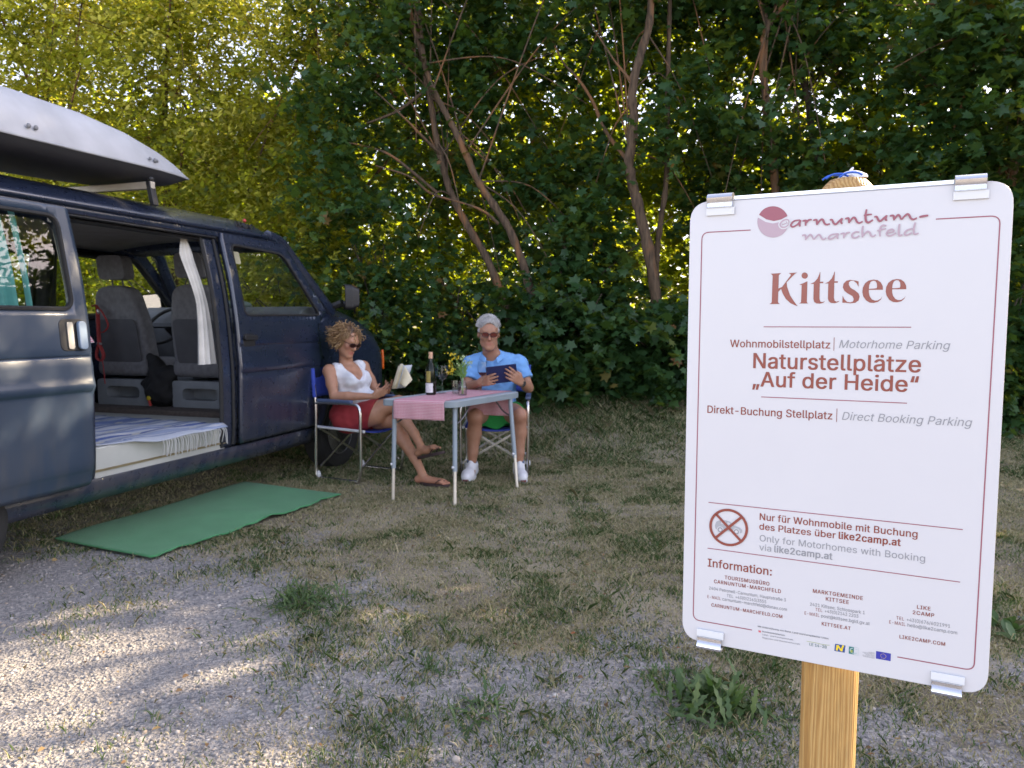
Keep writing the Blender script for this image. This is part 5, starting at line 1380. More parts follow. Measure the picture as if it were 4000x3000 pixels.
s365|182,-8 145,-5 112,3 84,18 62,38 45,63 36,94 94,107 105,79 124,60 150,49 181,45 217,50 244,62 262,81 268,103 265,121 254,136 237,147 212,155 149,170 104,186 72,208 53,237 47,274 51,305 65,332 87,354 115,370 149,381 187,384 223,381 254,372 279,358 299,339 314,316 324,290 268,277 258,298 243,316 219,328 187,333 156,329 131,317 114,299 109,277 112,258 124,243 144,232 172,223 229,209 275,194 306,171 325,142 331,107 326,75 312,47 290,24 260,6 223,-5
t227|204,379 204,327 6,327 6,379|65,471 126,471 126,98 128,76 136,61 150,53 170,50 202,54 213,2 192,-3 168,-4 125,2 92,21 72,52 65,93
u410|182,-5 146,-1 115,11 89,31 69,59 57,95 53,139 53,379 114,379 114,144 119,105 137,75 164,56 200,50 226,53 249,62 268,77 283,97 293,122 296,153 296,379 357,379 357,0 298,0 298,92 307,92 286,47 257,17 222,0
v389|163,0 17,379 84,379 177,121 206,21 184,21 224,155 305,379 371,379 226,0
w567|138,0 23,379 87,379 154,137 175,41 165,41 206,214 252,379 316,379 382,136 402,41 391,41 413,135 480,379 545,379 429,0 368,0 291,280 277,338 291,338 248,172 199,0
y389|47,-139 61,-86 88,-90 104,-89 118,-84 130,-74 141,-58 151,-36 163,-1 17,379 84,379 177,121 206,21 184,21 202,87 224,155 305,379 371,379 204,-58 191,-85 177,-107 159,-124 139,-136 117,-143 91,-145 65,-143
z380|42,0 42,46 254,320 254,323 48,323 48,379 333,379 333,331 126,60 126,56 339,56 339,0
|230|141,673 141,-164 88,-164 88,673
Ü517|259,-8 203,-2 154,15 114,43 85,80 66,124 60,173 60,509 124,509 124,178 128,144 141,113 160,87 187,68 220,56 259,52 298,56 331,68 357,87 377,113 389,144 393,178 393,509 457,509 457,173 451,124 433,80 403,43 363,15 315,-2|331,572 315,575 302,584 293,597 290,612 293,628 302,641 315,650 331,653 346,650 359,641 368,628 371,612 368,597 359,584 346,575|187,572 172,575 158,584 149,597 146,612 149,628 158,641 172,650 187,653 203,650 216,641 224,628 227,612 224,597 216,584 203,575
ß441|122,362 122,0 60,0 60,362 64,409 77,447 99,477 143,506 197,516 229,512 260,503 289,486 312,463 327,432 332,393 330,370 325,351 309,322 292,299 287,287 285,272 288,256 297,241 362,188 378,171 391,152 400,129 403,100 399,69 386,42 366,21 340,6 307,-4 269,-7 237,-5 207,1 182,10 164,20 187,74 217,58 238,52 265,50 297,53 321,64 337,81 342,104 339,123 330,139 300,167 264,194 248,209 235,227 226,247 223,272 224,291 230,306 264,353 270,368 272,388 266,420 250,442 226,455 197,459 164,453 141,435 127,405
ä389|160,-9 126,-5 94,5 68,22 48,45 35,73 30,108 34,138 43,161 58,179 78,193 100,203 125,211 252,230 265,235 273,243 276,257 273,279 267,297 256,311 240,322 220,329 196,331 171,329 149,322 132,313 118,301 107,288 100,274 41,291 57,322 79,346 104,364 133,375 163,382 194,384 215,383 239,379 263,372 286,360 306,343 322,320 333,290 337,251 337,0 277,0 277,52 272,52 264,38 252,25 236,12 215,1 190,-6|170,45 202,49 228,59 248,74 263,93 272,115 276,138 276,190 259,182 134,159 117,150 103,139 95,124 92,105 94,87 102,72 114,61 130,52 149,47|261,443 246,446 233,455 224,468 221,483 224,499 233,512 246,520 261,523 277,520 290,512 299,499 301,483 299,468 290,455 277,446|117,443 102,446 89,455 80,468 77,483 80,499 89,512 102,520 117,523 133,520 146,512 155,499 158,483 155,468 146,455 133,446
ü410|182,-5 146,-1 115,11 89,31 69,59 57,95 53,139 53,379 114,379 114,144 119,105 137,75 164,56 200,50 226,53 249,62 268,77 283,97 293,122 296,153 296,379 357,379 357,0 298,0 298,92 307,92 286,47 257,17 222,0|277,443 261,446 248,455 239,468 236,483 239,499 248,512 261,520 277,523 292,520 305,512 314,499 317,483 314,468 305,455 292,446|133,443 118,446 104,455 96,468 93,483 96,499 104,512 118,520 133,523 149,520 162,512 170,499 173,483 170,468 162,455 149,446
“300|52,318 104,509 151,509 121,318|175,318 228,509 274,509 244,318
„287|38,-119 68,71 138,71 85,-119|161,-119 192,71 261,71 208,-119"""
def _load(t):
    d = {}
    for ln in t.strip('\n').split('\n'):
        ps = ln[1:].split('|')
        d[ln[0]] = (int(ps[0]), [[Vector((int(q.split(',')[0]), int(q.split(',')[1]), 0)) for q in p.split(' ')] for p in ps[1:] if p])
    return d
GLY = _load(GLYPHS)
CAP = max(p.y for l in GLY['H'][1] for p in l)
def _fill(loops):
    # separate islands (a dot over its stem) are filled on their own, with their holes
    lp = [[(p.x + .013, p.y + .007) for p in l] for l in loops]
    pts = []; ed = []
    for l in lp:
        n0 = len(pts); pts += [Vector(p) for p in l]; ed += [(n0 + i, n0 + (i + 1) % len(l)) for i in range(len(l))]
    r = delaunay_2d_cdt(pts, ed, [], 1, 1e-4)
    fs = []
    for f in r[2]:
        c = sum((r[0][i] for i in f), Vector((0, 0))) / len(f)
        w = 0
        for l in lp:
            for (x1, y1), (x2, y2) in zip(l, l[1:] + l[:1]):
                if (y1 > c.y) != (y2 > c.y) and c.x < (x2 - x1) * (c.y - y1) / (y2 - y1) + x1: w += 1 if y2 > y1 else -1
        if w: fs.append(tuple(f))
    return [(p.x, p.y) for p in r[0]], fs
_cache = {}
def line(txt, a0, a1, b, cap, material, bold=0.012, shear=0.0, space=1.0, d=.0005):
    """one line of printed lettering from a0 to a1 on the panel; bold lines are struck several times side by side"""
    x = 0; vs = []; fs = []
    e = bold * 430
    strikes = [(0, 0)] if bold < .018 else [(-e, -e * .5), (e, -e * .5), (-e, e * .5), (e, e * .5), (0, 0)]
    for c in txt:
        if c == ' ':
            x += 200 * space; continue
        adv, loops = GLY[c]
        if loops:
            if c not in _cache: _cache[c] = _fill(loops)
            gv, gf = _cache[c]
            for q_, (ox, oy) in enumerate(strikes):
                n0 = len(vs)
                vs += [(p[0] + x + ox, p[1] + oy, q_) for p in gv]
                fs += [tuple(i + n0 for i in t) for t in gf]
        x += adv + (space - 1) * 360 + e * .9
    xs = [v[0] for v in vs]; x0, x1 = min(xs), max(xs)
    if shear: vs = [(u + shear * v, v, q_) for u, v, q_ in vs]; x1 += shear * 500
    sx = (a1 - a0) / (x1 - x0); sy = cap / CAP
    q = MB(); q.add([sg(a0 + (u - x0) * sx, b + v * sy, d + q_ * .00003) for u, v, q_ in vs], fs)
    return q.build('lettering', material, pan)
line('Wohnmobilstellplatz', .0700, .2218, .5068, .0120, M_BROWN, .022)
line('|', .2266, .2274, .5075, .0125, M_BROWN, .0)
line('Motorhome Parking', .2342, .3834, .5080, .0120, M_GREYT, .008, .22)
line('Naturstellplätze', .1074, .3465, .4735, .0240, M_BROWN, .030)
line('„Auf der Heide“', .1069, .3446, .4440, .0234, M_BROWN, .030)
line('Direkt-Buchung Stellplatz', .0355, .2284, .3965, .0122, M_BROWN, .022)
line('|', .2341, .2349, .3972, .0128, M_BROWN, .0)
line('Direct Booking Parking', .2420, .4154, .3970, .0122, M_GREYT, .008, .22)
line('Nur für Wohnmobile mit Buchung', .1240, .3519, .2250, .0110, M_BROWN, .024)
line('des Platzes über', .1238, .2392, .2090, .0105, M_BROWN, .024)
line('like2camp.at', .2434, .3300, .2093, .0110, M_BROWN, .05)
line('Only for Motorhomes with Booking', .1249, .3631, .1895, .0106, M_GREYT, .010)
line('via', .1247, .1434, .1742, .0105, M_GREYT, .010)
line('like2camp.at', .1481, .2356, .1743, .0108, M_GREYT, .04)
line('Information:', .0415, .1453, .1346, .0135, M_BROWN, .028)
B, G = M_BROWN, M_DGREY
for (t, a0, a1, b, cap, mt, bo, sp) in [
    ('TOURISMUSBÜRO', .0702, .1421, .1172, .0060, B, .03, 1.12), ('CARNUNTUM-MARCHFELD', .0527, .1603, .1075, .0060, B, .03, 1.12),
    ('2404 Petronell-Carnuntum, Hauptstraße 3', .0447, .1684, .0950, .0051, G, .015, 1.0), ('TEL', .0744, .0850, .0868, .0052, G, .015, 1.1), ('+43(0)2163/3555', .0886, .1379, .0868, .0052, G, .015, 1.0),
    ('E-MAIL', .0423, .0645, .0796, .0052, B, .015, 1.1), ('carnuntum-marchfeld@donau.com', .0672, .1704, .0796, .0052, G, .015, 1.0), ('CARNUNTUM-MARCHFELD.COM', .0492, .1637, .0662, .0055, B, .03, 1.12),
    ('MARKTGEMEINDE', .2086, .2812, .1167, .0060, B, .03, 1.12), ('KITTSEE', .2281, .2616, .1069, .0060, B, .03, 1.12), ('2421 Kittsee, Schlosspark 1', .2050, .2845, .0947, .0052, G, .015, 1.0),
    ('TEL', .2130, .2236, .0874, .0052, B, .015, 1.1), ('+43(0)2143 2203', .2272, .2757, .0874, .0052, G, .015, 1.0), ('E-MAIL', .1973, .2195, .0786, .0052, B, .015, 1.1), ('post@kittsee.bgld.gv.at', .2222, .2920, .0786, .0052, G, .015, 1.0), ('KITTSEE.AT', .2234, .2655, .0657, .0055, B, .03, 1.12),
    ('LIKE', .3553, .3733, .1163, .0056, B, .03, 1.12), ('2CAMP', .3499, .3785, .1070, .0056, B, .03, 1.12), ('TEL', .3283, .3389, .0946, .0052, B, .015, 1.1), ('+43(0)676/6021991', .3425, .3995, .0946, .0052, G, .015, 1.0),
    ('E-MAIL', .3189, .3411, .0863, .0052, B, .015, 1.1), ('hello@like2camp.com', .3438, .4090, .0863, .0052, G, .015, 1.0), ('LIKE2CAMP.COM', .3337, .3943, .0658, .0055, B, .03, 1.12),
    ('Mit Unterstützung von Bund, Land und Europäischer Union', .1258, .2340, .0444, .0026, G, .03, 1.0), ('Bundesministerium', .1331, .1683, .0372, .0024, G, .03, 1.0), ('Land- und Forstwirtschaft,', .1332, .1816, .0321, .0024, G, .01, 1.0), ('Regionen und Wasserwirtschaft', .1333, .1918, .0267, .0024, G, .01, 1.0),
    ('LE 14-20', .2060, .2319, .0290, .0044, mat('green_grey_print', (.10, .18, .18), .4), .03, 1.0),
    ('Europäischer', .2920, .3008, .0352, .0012, G, 0, 1), ('Landwirtschaftsfonds für', .2835, .3008, .0335, .0012, G, 0, 1), ('die Entwicklung des', .2862, .3008, .0318, .0012, G, 0, 1), ('ländlichen Raums:', .2880, .3008, .0301, .0012, G, 0, 1), ('Hier investiert Europa in', .2837, .3008, .0284, .0012, G, 0, 1), ('die ländlichen Gebiete', .2848, .3008, .0267, .0012, G, 0, 1),
]:
    line(t, a0, a1, b, cap, mt, bo, 0.0, sp)
# emblems in the bottom row
M_EMB = mat('emblem_blue', (.03, .075, .24), .4); M_EUB = mat('flag_blue', (.025, .03, .30), .4); M_YEL = mat('emblem_yellow', (.75, .55, .02), .4); M_TEAL = mat('emblem_teal', (.02, .17, .16), .4)
M_LRED = mat('emblem_red', (.60, .12, .14), .4); M_LGRN = mat('emblem_green', (.30, .36, .10), .4)
def flat(pts, d, name, mt):
    q = MB(); q.add([sg(a, b, d) for a, b in pts], [tuple(range(len(pts)))]); return q.build(name, mt, pan)
flat([(.1266, .0390), (.1308, .0390), (.1308, .0358), (.1275, .0358)], .0005, 'red_mark', M_LRED)
flat([(.2440, .0393), (.2590, .0393), (.2582, .0275), (.2432, .0275)], .0005, 'blue_emblem', M_EMB)
flat([(.2452, .0290), (.2462, .0380), (.2492, .0380), (.2530, .0325), (.2535, .0365), (.2560, .0365), (.2550, .0290), (.2522, .0290), (.2487, .0345), (.2480, .0290)], .0008, 'yellow_letter', M_YEL)
q = MB(); q.add([sg(.2556 + .0016 * math.cos(t), .0379 + .0016 * math.sin(t), .0008) for t in np.linspace(0, 5.9, 10)], [tuple(range(10))]); q.build('yellow_dot', M_YEL, pan)
flat([(.2641, .0393), (.2712, .0393), (.2712, .0274), (.2641, .0274)], .0005, 'teal_emblem', M_TEAL)
q = MB(); stroke(q, [(.2641, .0393), (.2777, .0393), (.2777, .0274), (.2641, .0274)], .0005, .0009); stroke(q, [(.2765, .0362), (.2735, .0362)], .0008, .0009); stroke(q, [(.2700, .0375), (.2662, .0355), (.2668, .0310), (.2712, .0292), (.2755, .0305)], .0013, .0010, n=14)
q.build('teal_outline', mat('emblem_pale', (.40, .50, .50), .4), pan)
q = MB(); q.add([sg(.2680 + .0018 * math.cos(t), .0322 + .0026 * math.sin(t), .0012) for t in np.linspace(0, 5.9, 12)], [tuple(range(12))]); q.build('green_leaf', M_LGRN, pan)
flat([(.3026, .0394), (.3230, .0394), (.3230, .0274), (.3026, .0274)], .0005, 'flag', M_EUB)
q = MB()
for k in range(12):
    ca, cb = .3128 + .0037 * math.cos(k * math.pi / 6), .0334 + .0037 * math.sin(k * math.pi / 6)
    q.add([sg(ca + (.00065 if j % 2 == 0 else .00028) * math.sin(j * math.pi / 5), cb + (.00065 if j % 2 == 0 else .00028) * math.cos(j * math.pi / 5), .0008) for j in range(10)], [tuple(range(10))])
q.build('flag_stars', M_YEL, pan)
q = MB(); stroke(q, [(.2020, .0352), (.2150, .0352), (.2250, .0345), (.2360, .0352)], .0006, .0006, n=16); q.build('green_swoosh', M_LGRN, pan)
# no cars: ring, crossed bars, grey car
q = MB(); cx_, cy_, r_ = .0746, .2060, .0296
stroke(q, [(cx_ + r_ * math.cos(t), cy_ + r_ * math.sin(t)) for t in np.linspace(0, 2 * math.pi, 60)], .0042, .0012)
for s_ in (-1, 1): stroke(q, [(cx_ - .021, cy_ - .0205 * s_), (cx_ + .021, cy_ + .0205 * s_)], .0042, .0014 + .0002 * s_)
q.build('ban_ring', M_BROWN, pan)
car_o = [(-.0215, -.004), (-.0222, .001), (-.0200, .0075), (-.0140, .0108), (-.0050, .0115), (.0020, .0098), (.0085, .0045), (.0180, .0020), (.0222, -.0015), (.0225, -.0052), (.0200, -.0070), (-.0190, -.0062)]
q = MB(); panel(q, [(cx_ + a, cy_ + b) for a, b in car_o], [[(cx_ - .0135, cy_ + .0045), (cx_ - .0125, cy_ + .0085), (cx_ - .0045, cy_ + .0092), (cx_ - .0040, cy_ + .0042)], [(cx_ - .0022, cy_ + .0042), (cx_ - .0026, cy_ + .0092), (cx_ + .0015, cy_ + .0080), (cx_ + .0055, cy_ + .0044)]], lambda a, b: sg(a, b, .0006), .01)
q.build('car_symbol', mat('pale_grey_print', (.34, .35, .37), .4), pan)
q = MB(); q2 = MB()
for dx in (-.0135, .0130):
    q.add([sg(cx_ + dx + .0056 * math.cos(t), cy_ - .0055 + .0056 * math.sin(t), .0008) for t in np.linspace(0, 5.98, 20)], [tuple(range(20))])
    stroke(q2, [(cx_ + dx + .0034 * math.cos(t), cy_ - .0055 + .0034 * math.sin(t)) for t in np.linspace(0, 6.283, 24)], .0020, .0010)
q.build('car_wheel_gap', M_SIGN, pan); q2.build('car_wheel_rings', M_GREYT, pan)
# clips over the edges
M_PAD = mat('clear_pad', (.66, .68, .69), .25, var=.02)
def clip(a0, a1, top):
    s_ = 1 if top else -1; b0 = H_ if top else 0.0
    prof = [(-.016, -.03), (-.016, .004), (-.0135, .0085), (-.008, .0115), (-.001, .0112), (.0065, .0085), (.0098, .0035), (.0085, -.001), (.0045, -.005), (.0055, -.0105), (.0072, -.0118),
            (.0057, -.0125), (.0030, -.0110), (.0024, -.004), (.0075, .0005), (.0070, .0040), (.0040, .0072), (-.001, .0092), (-.007, .0092), (-.0112, .0065), (-.0135, .003), (-.0142, -.03)]
    q = MB(); q.prism([(d, b) for d, b in prof], lambda d, b, t: sg(t, b0 + s_ * b, d), a0, a1)
    c = q.build('clip', M_ALU, sign, smooth=38)
    q = MB(); q.prism([(.0006, -.0243), (.0042, -.0243), (.0050, -.0122), (.0006, -.0122)], lambda d, b, t: sg(t, b0 + s_ * b, d), a0 - .0015, a1 + .0035)
    q.build('pad', M_PAD, c, bevel=.0006)
clip(.0290, .0690, True); clip(.3788, .4175, True); clip(.0275, .0678, False); clip(.3790, .4180, False)
# post
m, nt, b_ = nmat('pine_wood')
tc = N(nt, 'TexCoord'); mp = N(nt, 'Mapping'); mp.inputs['Scale'].default_value = (1, 1, .035); nt.links.new(tc.outputs['Object'], mp.inputs['Vector'])
n1 = N(nt, 'TexNoise'); n1.inputs['Scale'].default_value = 5; n1.inputs['Detail'].default_value = 3; nt.links.new(mp.outputs[0], n1.inputs['Vector'])
wv = N(nt, 'TexWave', wave_type='BANDS', bands_direction='X'); wv.inputs['Scale'].default_value = 62; wv.inputs['Distortion'].default_value = 9; wv.inputs['Detail'].default_value = 3; wv.inputs['Detail Scale'].default_value = 1.2
nt.links.new(mp.outputs[0], wv.inputs['Vector'])
r1 = ramp(nt, wv.outputs['Fac'], [(0.0, (.36, .19, .05)), (0.3, (.44, .25, .072)), (0.8, (.49, .295, .095)), (1.0, (.53, .335, .12))])
n3 = N(nt, 'TexNoise'); n3.inputs['Scale'].default_value = 220; n3.inputs['Detail'].default_value = 2
mp3 = N(nt, 'Mapping'); mp3.inputs['Scale'].default_value = (1, 1, .12); nt.links.new(tc.outputs['Object'], mp3.inputs['Vector']); nt.links.new(mp3.outputs[0], n3.inputs['Vector'])
r3 = ramp(nt, n3.outputs['Fac'], [(.3, (.8, .8, .8)), (.62, (1, 1, 1)), (.8, (1.25, 1.25, 1.2))])
mx = N(nt, 'MixRGB', blend_type='MULTIPLY'); mx.inputs[0].default_value = .8; nt.links.new(r1.outputs[0], mx.inputs[1]); nt.links.new(r3.outputs[0], mx.inputs[2])
nt.links.new(mx.outputs[0], b_.inputs['Base Color']); b_.inputs['Roughness'].default_value = .55
bp = N(nt, 'Bump'); bp.inputs['Strength'].default_value = .25; bp.inputs['Distance'].default_value = .004; nt.links.new(wv.outputs['Fac'], bp.inputs['Height']); nt.links.new(bp.outputs[0], b_.inputs['Normal'])
M_PINE = m
pz = 1.473
def postf(u, v):
    z = lerp(-.25, pz, u) ; r = .0442 * (1 + .012 * math.sin(z * 9)) ; 
    if z > pz - .030: r *= 1 - .42 * ((z - pz + .030) / .030) ** 1.8
    a = 2 * math.pi * v
    return Vector((r * math.cos(a), r * math.sin(a), z - .0 * v))
mb = MB(); us = list(np.linspace(0, .975, 60)) + list(np.linspace(.98, 1, 8))
rows = [[postf(u, j / 40) for j in range(40)] for u in us]
mb.add([p for rw in rows for p in rw], [(i * 40 + j, i * 40 + (j + 1) % 40, (i + 1) * 40 + (j + 1) % 40, (i + 1) * 40 + j) for i in range(len(us) - 1) for j in range(40)] + [tuple((len(us) - 1) * 40 + j for j in range(40))])
mb.build('post', M_PINE, sign, smooth=40)
# knotted ribbon lying on top of the post
rb = empty('knotted_ribbon', S0 + Vector((0, 0, pz))); tag(rb, 'crumpled white and blue ribbon knot on top of the wooden post', 'ribbon')
mb = MB()
def crumple(u, v):
    a = 2 * math.pi * u; th = math.pi * .5 * v
    r = 1 + .22 * math.sin(a * 3 + v * 4) + .14 * math.sin(a * 7 - v * 6)
    p = SW * (.019 * r * math.cos(a) * math.cos(th) + .006) + SN * (.016 * r * math.sin(a) * math.cos(th)) + Vector((0, 0, .010 * math.sin(th) * (1 + .35 * math.sin(a * 2 + 1)) + .001))
    return p
mb.grid(36, 10, crumple)
mb.tube(interp_path([SW * .006 + Vector((0, 0, .007)), SW * .004 + Vector((0, 0, .013)), SW * .008 + Vector((0, 0, .019))], 6), [.005, .0045, .003, .0025, .002, .001], 6)
mb.build('white_knot', mat('white_ribbon', (.75, .75, .76), .7, bump=.3, bscale=80), rb, smooth=50)
mb = MB()
for k, (da, db) in enumerate(((-.022, .003), (-.016, .012), (.004, .016))):
    q = interp_path([SW * (da - .014) + SN * (db + .008) + Vector((0, 0, .001)), SW * (da - .004) + SN * (db + .006) + Vector((0, 0, .007)), SW * (da + .010) + SN * (db + .004) + Vector((0, 0, .007)), SW * (da + .018) + SN * (db + .002) + Vector((0, 0, .003))], 12)
    mb.tube(q, .0017, 6)
mb.build('blue_band', mat('blue_ribbon', (.03, .12, .55), .5), rb, smooth=60)
# ------------------------------------------------------------------ table, chairs and what stands on them
M_TUBE = mat('aluminium_tube', (0.62, 0.62, 0.63), 0.22, 1.0, var=.04)
M_DARKTUBE = mat('dark_brace', (0.22, 0.21, 0.22), 0.35, 0.9)
M_BLUEF = mat('blue_chair_fabric', (0.035, 0.065, 0.36), 0.85, var=.12, scale=20, bump=.25, bscale=400)
M_ARM = mat('grey_blue_armrest', (0.075, 0.105, 0.19), 0.55)
M_WPLAS = mat('white_plastic', (0.62, 0.62, 0.63), 0.4)
M_GREYP = mat('grey_table_paint', (0.24, 0.285, 0.315), 0.42, var=.06)
M_GREYTOP = mat('grey_table_top', (0.36, 0.40, 0.43), 0.5, var=.08)
M_BEIGE = mat('beige_leg_metal', (0.55, 0.50, 0.42), 0.4, 0.5)

TH = .71
TF = Vector((-.385, 5.10, TH)); TE1 = Vector((.52, .854, 0)).normalized() * .87; TE2 = Vector((-.955, .297, 0)).normalized() * .565
def tb(a, b, z=0.0): return TF + TE1 * a + TE2 * b + Vector((0, 0, z))
table = empty('folding_table', tb(.5, .5, -TH)); TB0 = Vector(table.location)
tag(table, 'grey folding camping table with a checked runner, bottle and glasses on it', 'table')
def tloc(p): return Vector(p) - TB0
tp = round_poly([(0, 0), (1, 0), (1, 1), (0, 1)], .09, 6)
mb = MB(); mb.prism(tp, lambda a, b, t: tloc(tb(a, b, t)), -.012, 0); mb.build('tabletop', M_GREYTOP, table, bevel=.003)
mb = MB()
ring = tp; n_ = len(ring)
o_ = [tloc(tb(.5 + (a - .5) * 1.006, .5 + (b - .5) * 1.009, z)) for z in (-.045, -.004) for a, b in ring]
i_ = [tloc(tb(.5 + (a - .5) * .96, .5 + (b - .5) * .94, z)) for z in (-.045, -.0125) for a, b in ring]
mb.add(o_ + i_, [(k, (k + 1) % n_, (k + 1) % n_ + n_, k + n_) for k in range(n_)] + [(2 * n_ + k, 2 * n_ + (k + 1) % n_, (k + 1) % n_, k) for k in range(n_)] + [(2 * n_ + k, 3 * n_ + k, 3 * n_ + (k + 1) % n_, 2 * n_ + (k + 1) % n_) for k in range(n_)])
mb.build('table_rim', M_GREYP, table, bevel=.004)
LEGS = [((-.395, 5.19, .665), (-.39, 5.07, 0)), ((-.825, 5.28, .665), (-.835, 5.21, 0)), ((-.015, 5.74, .665), (.04, 5.60, 0)), ((-.44, 5.94, .665), (-.47, 6.02, 0))]
for a, b in LEGS:
    a = Vector(a); b = Vector(b); k = a.lerp(b, .66)
    b.z = float(ground_z(b.x, b.y)) - .01
    mb = MB(); mb.tube([tloc(a), tloc(k)], .0165, 12); lo = mb.build('leg', M_GREYP, table, smooth=60)
    mb = MB(); mb.tube([tloc(k + Vector((0, 0, .02))), tloc(b)], .0125, 12); mb.build('lower_leg', M_BEIGE, lo, smooth=60)
    mb = MB(); mb.tube([tloc(k + Vector((-.02, -.008, .03))), tloc(k + Vector((.0, 0, .03)))], .009, 8); mb.build('knob', M_WPLAS, lo, smooth=60)
for a, b in ((LEGS[0][0], (-.30, 5.36, .66)), (LEGS[2][0], (-.12, 5.62, .66)), (LEGS[1][0], (-.70, 5.42, .66))):
    a = Vector(a); b = Vector(b); a = a - Vector((0, 0, .13))
    mb = MB(); mb.tube(interp_path([tloc(a), tloc(a.lerp(b, .5) + Vector((0, 0, -.02))), tloc(b)], 8), .006, 6); mb.build('brace', M_DARKTUBE, table, smooth=60)

# checked runner
def check_mat(name, c1, c2, sc):
    m, nt, b = nmat(name)
    uv = N(nt, 'Attribute'); uv.attribute_name = 'weave'
    sp = N(nt, 'SeparateColor'); nt.links.new(uv.outputs['Color'], sp.inputs[0])
    outs = []
    for ch in (0, 1):
        mu = N(nt, 'Math', operation='MULTIPLY'); mu.inputs[1].default_value = sc; nt.links.new(sp.outputs[ch], mu.inputs[0])
        fr = N(nt, 'Math', operation='FRACT'); nt.links.new(mu.outputs[0], fr.inputs[0])
        gt_ = N(nt, 'Math', operation='GREATER_THAN'); gt_.inputs[1].default_value = .5; nt.links.new(fr.outputs[0], gt_.inputs[0]); outs.append(gt_)
    ad = N(nt, 'Math', operation='ADD'); nt.links.new(outs[0].outputs[0], ad.inputs[0]); nt.links.new(outs[1].outputs[0], ad.inputs[1])
    hv = N(nt, 'Math', operation='MULTIPLY'); hv.inputs[1].default_value = .5; nt.links.new(ad.outputs[0], hv.inputs[0])
    r = ramp(nt, hv.outputs[0], [(0, c1), (.5, [lerp(x, y, .62) for x, y in zip(c1, c2)]), (1, c2)])
    nt.links.new(r.outputs[0], b.inputs['Base Color']); b.inputs['Roughness'].default_value = .9
    tr = N(nt, 'BsdfTranslucent'); nt.links.new(r.outputs[0], tr.inputs['Color'])
    mx = N(nt, 'MixShader'); mx.inputs[0].default_value = .2; nt.links.new(b.outputs[0], mx.inputs[1]); nt.links.new(tr.outputs[0], mx.inputs[2])
    nt.links.new(mx.outputs[0], nt.nodes['Material Output'].inputs['Surface'])
    return m
M_CHECK = check_mat('pink_gingham', (.80, .66, .68), (.56, .13, .19), 95.0)
def runner():
    V = []; W = []; nu, nv = 90, 30
    L0, L1 = -.135, 1.0 * .87 + .20
    for i in range(nu):
        s = lerp(L0, L1, i / (nu - 1))
        for j in range(nv):
            b = lerp(.13, .80, j / (nv - 1))
            if s < 0: a, z = -.012, s
            elif s > .87: a, z = 1.012, -(s - .87)
            else: a, z = s / .87, .0
            # the drop bends softly over the rim and waves a little
            w = .004 * math.sin(b * 26 + 1) * min(1, abs(z) * 12)
            p = tb(a, b, z + .0035)
            out = -TE1.normalized() if s < 0 else TE1.normalized()
            if z < 0: p = p + out * (w + .006)
            V.append(tuple(p)); W.append((s, b * .565, 0))
    F = [(i * nv + j, (i + 1) * nv + j, (i + 1) * nv + j + 1, i * nv + j + 1) for i in range(nu - 1) for j in range(nv - 1)]
    V = np.array(V); c = np.array(tb(.5, .45, .004))
    o = np_mesh('table_runner', V - c, F, M_CHECK, smooth=True, attr={'weave': np.array(W) + 1.0})
    o.location = tuple(c)
    md = o.modifiers.new('solid', 'SOLIDIFY'); md.thickness = .0016; md.offset = 1
    tag(o, 'pink and white checked cloth runner hanging over both ends of the grey table', 'tablecloth')
runner()

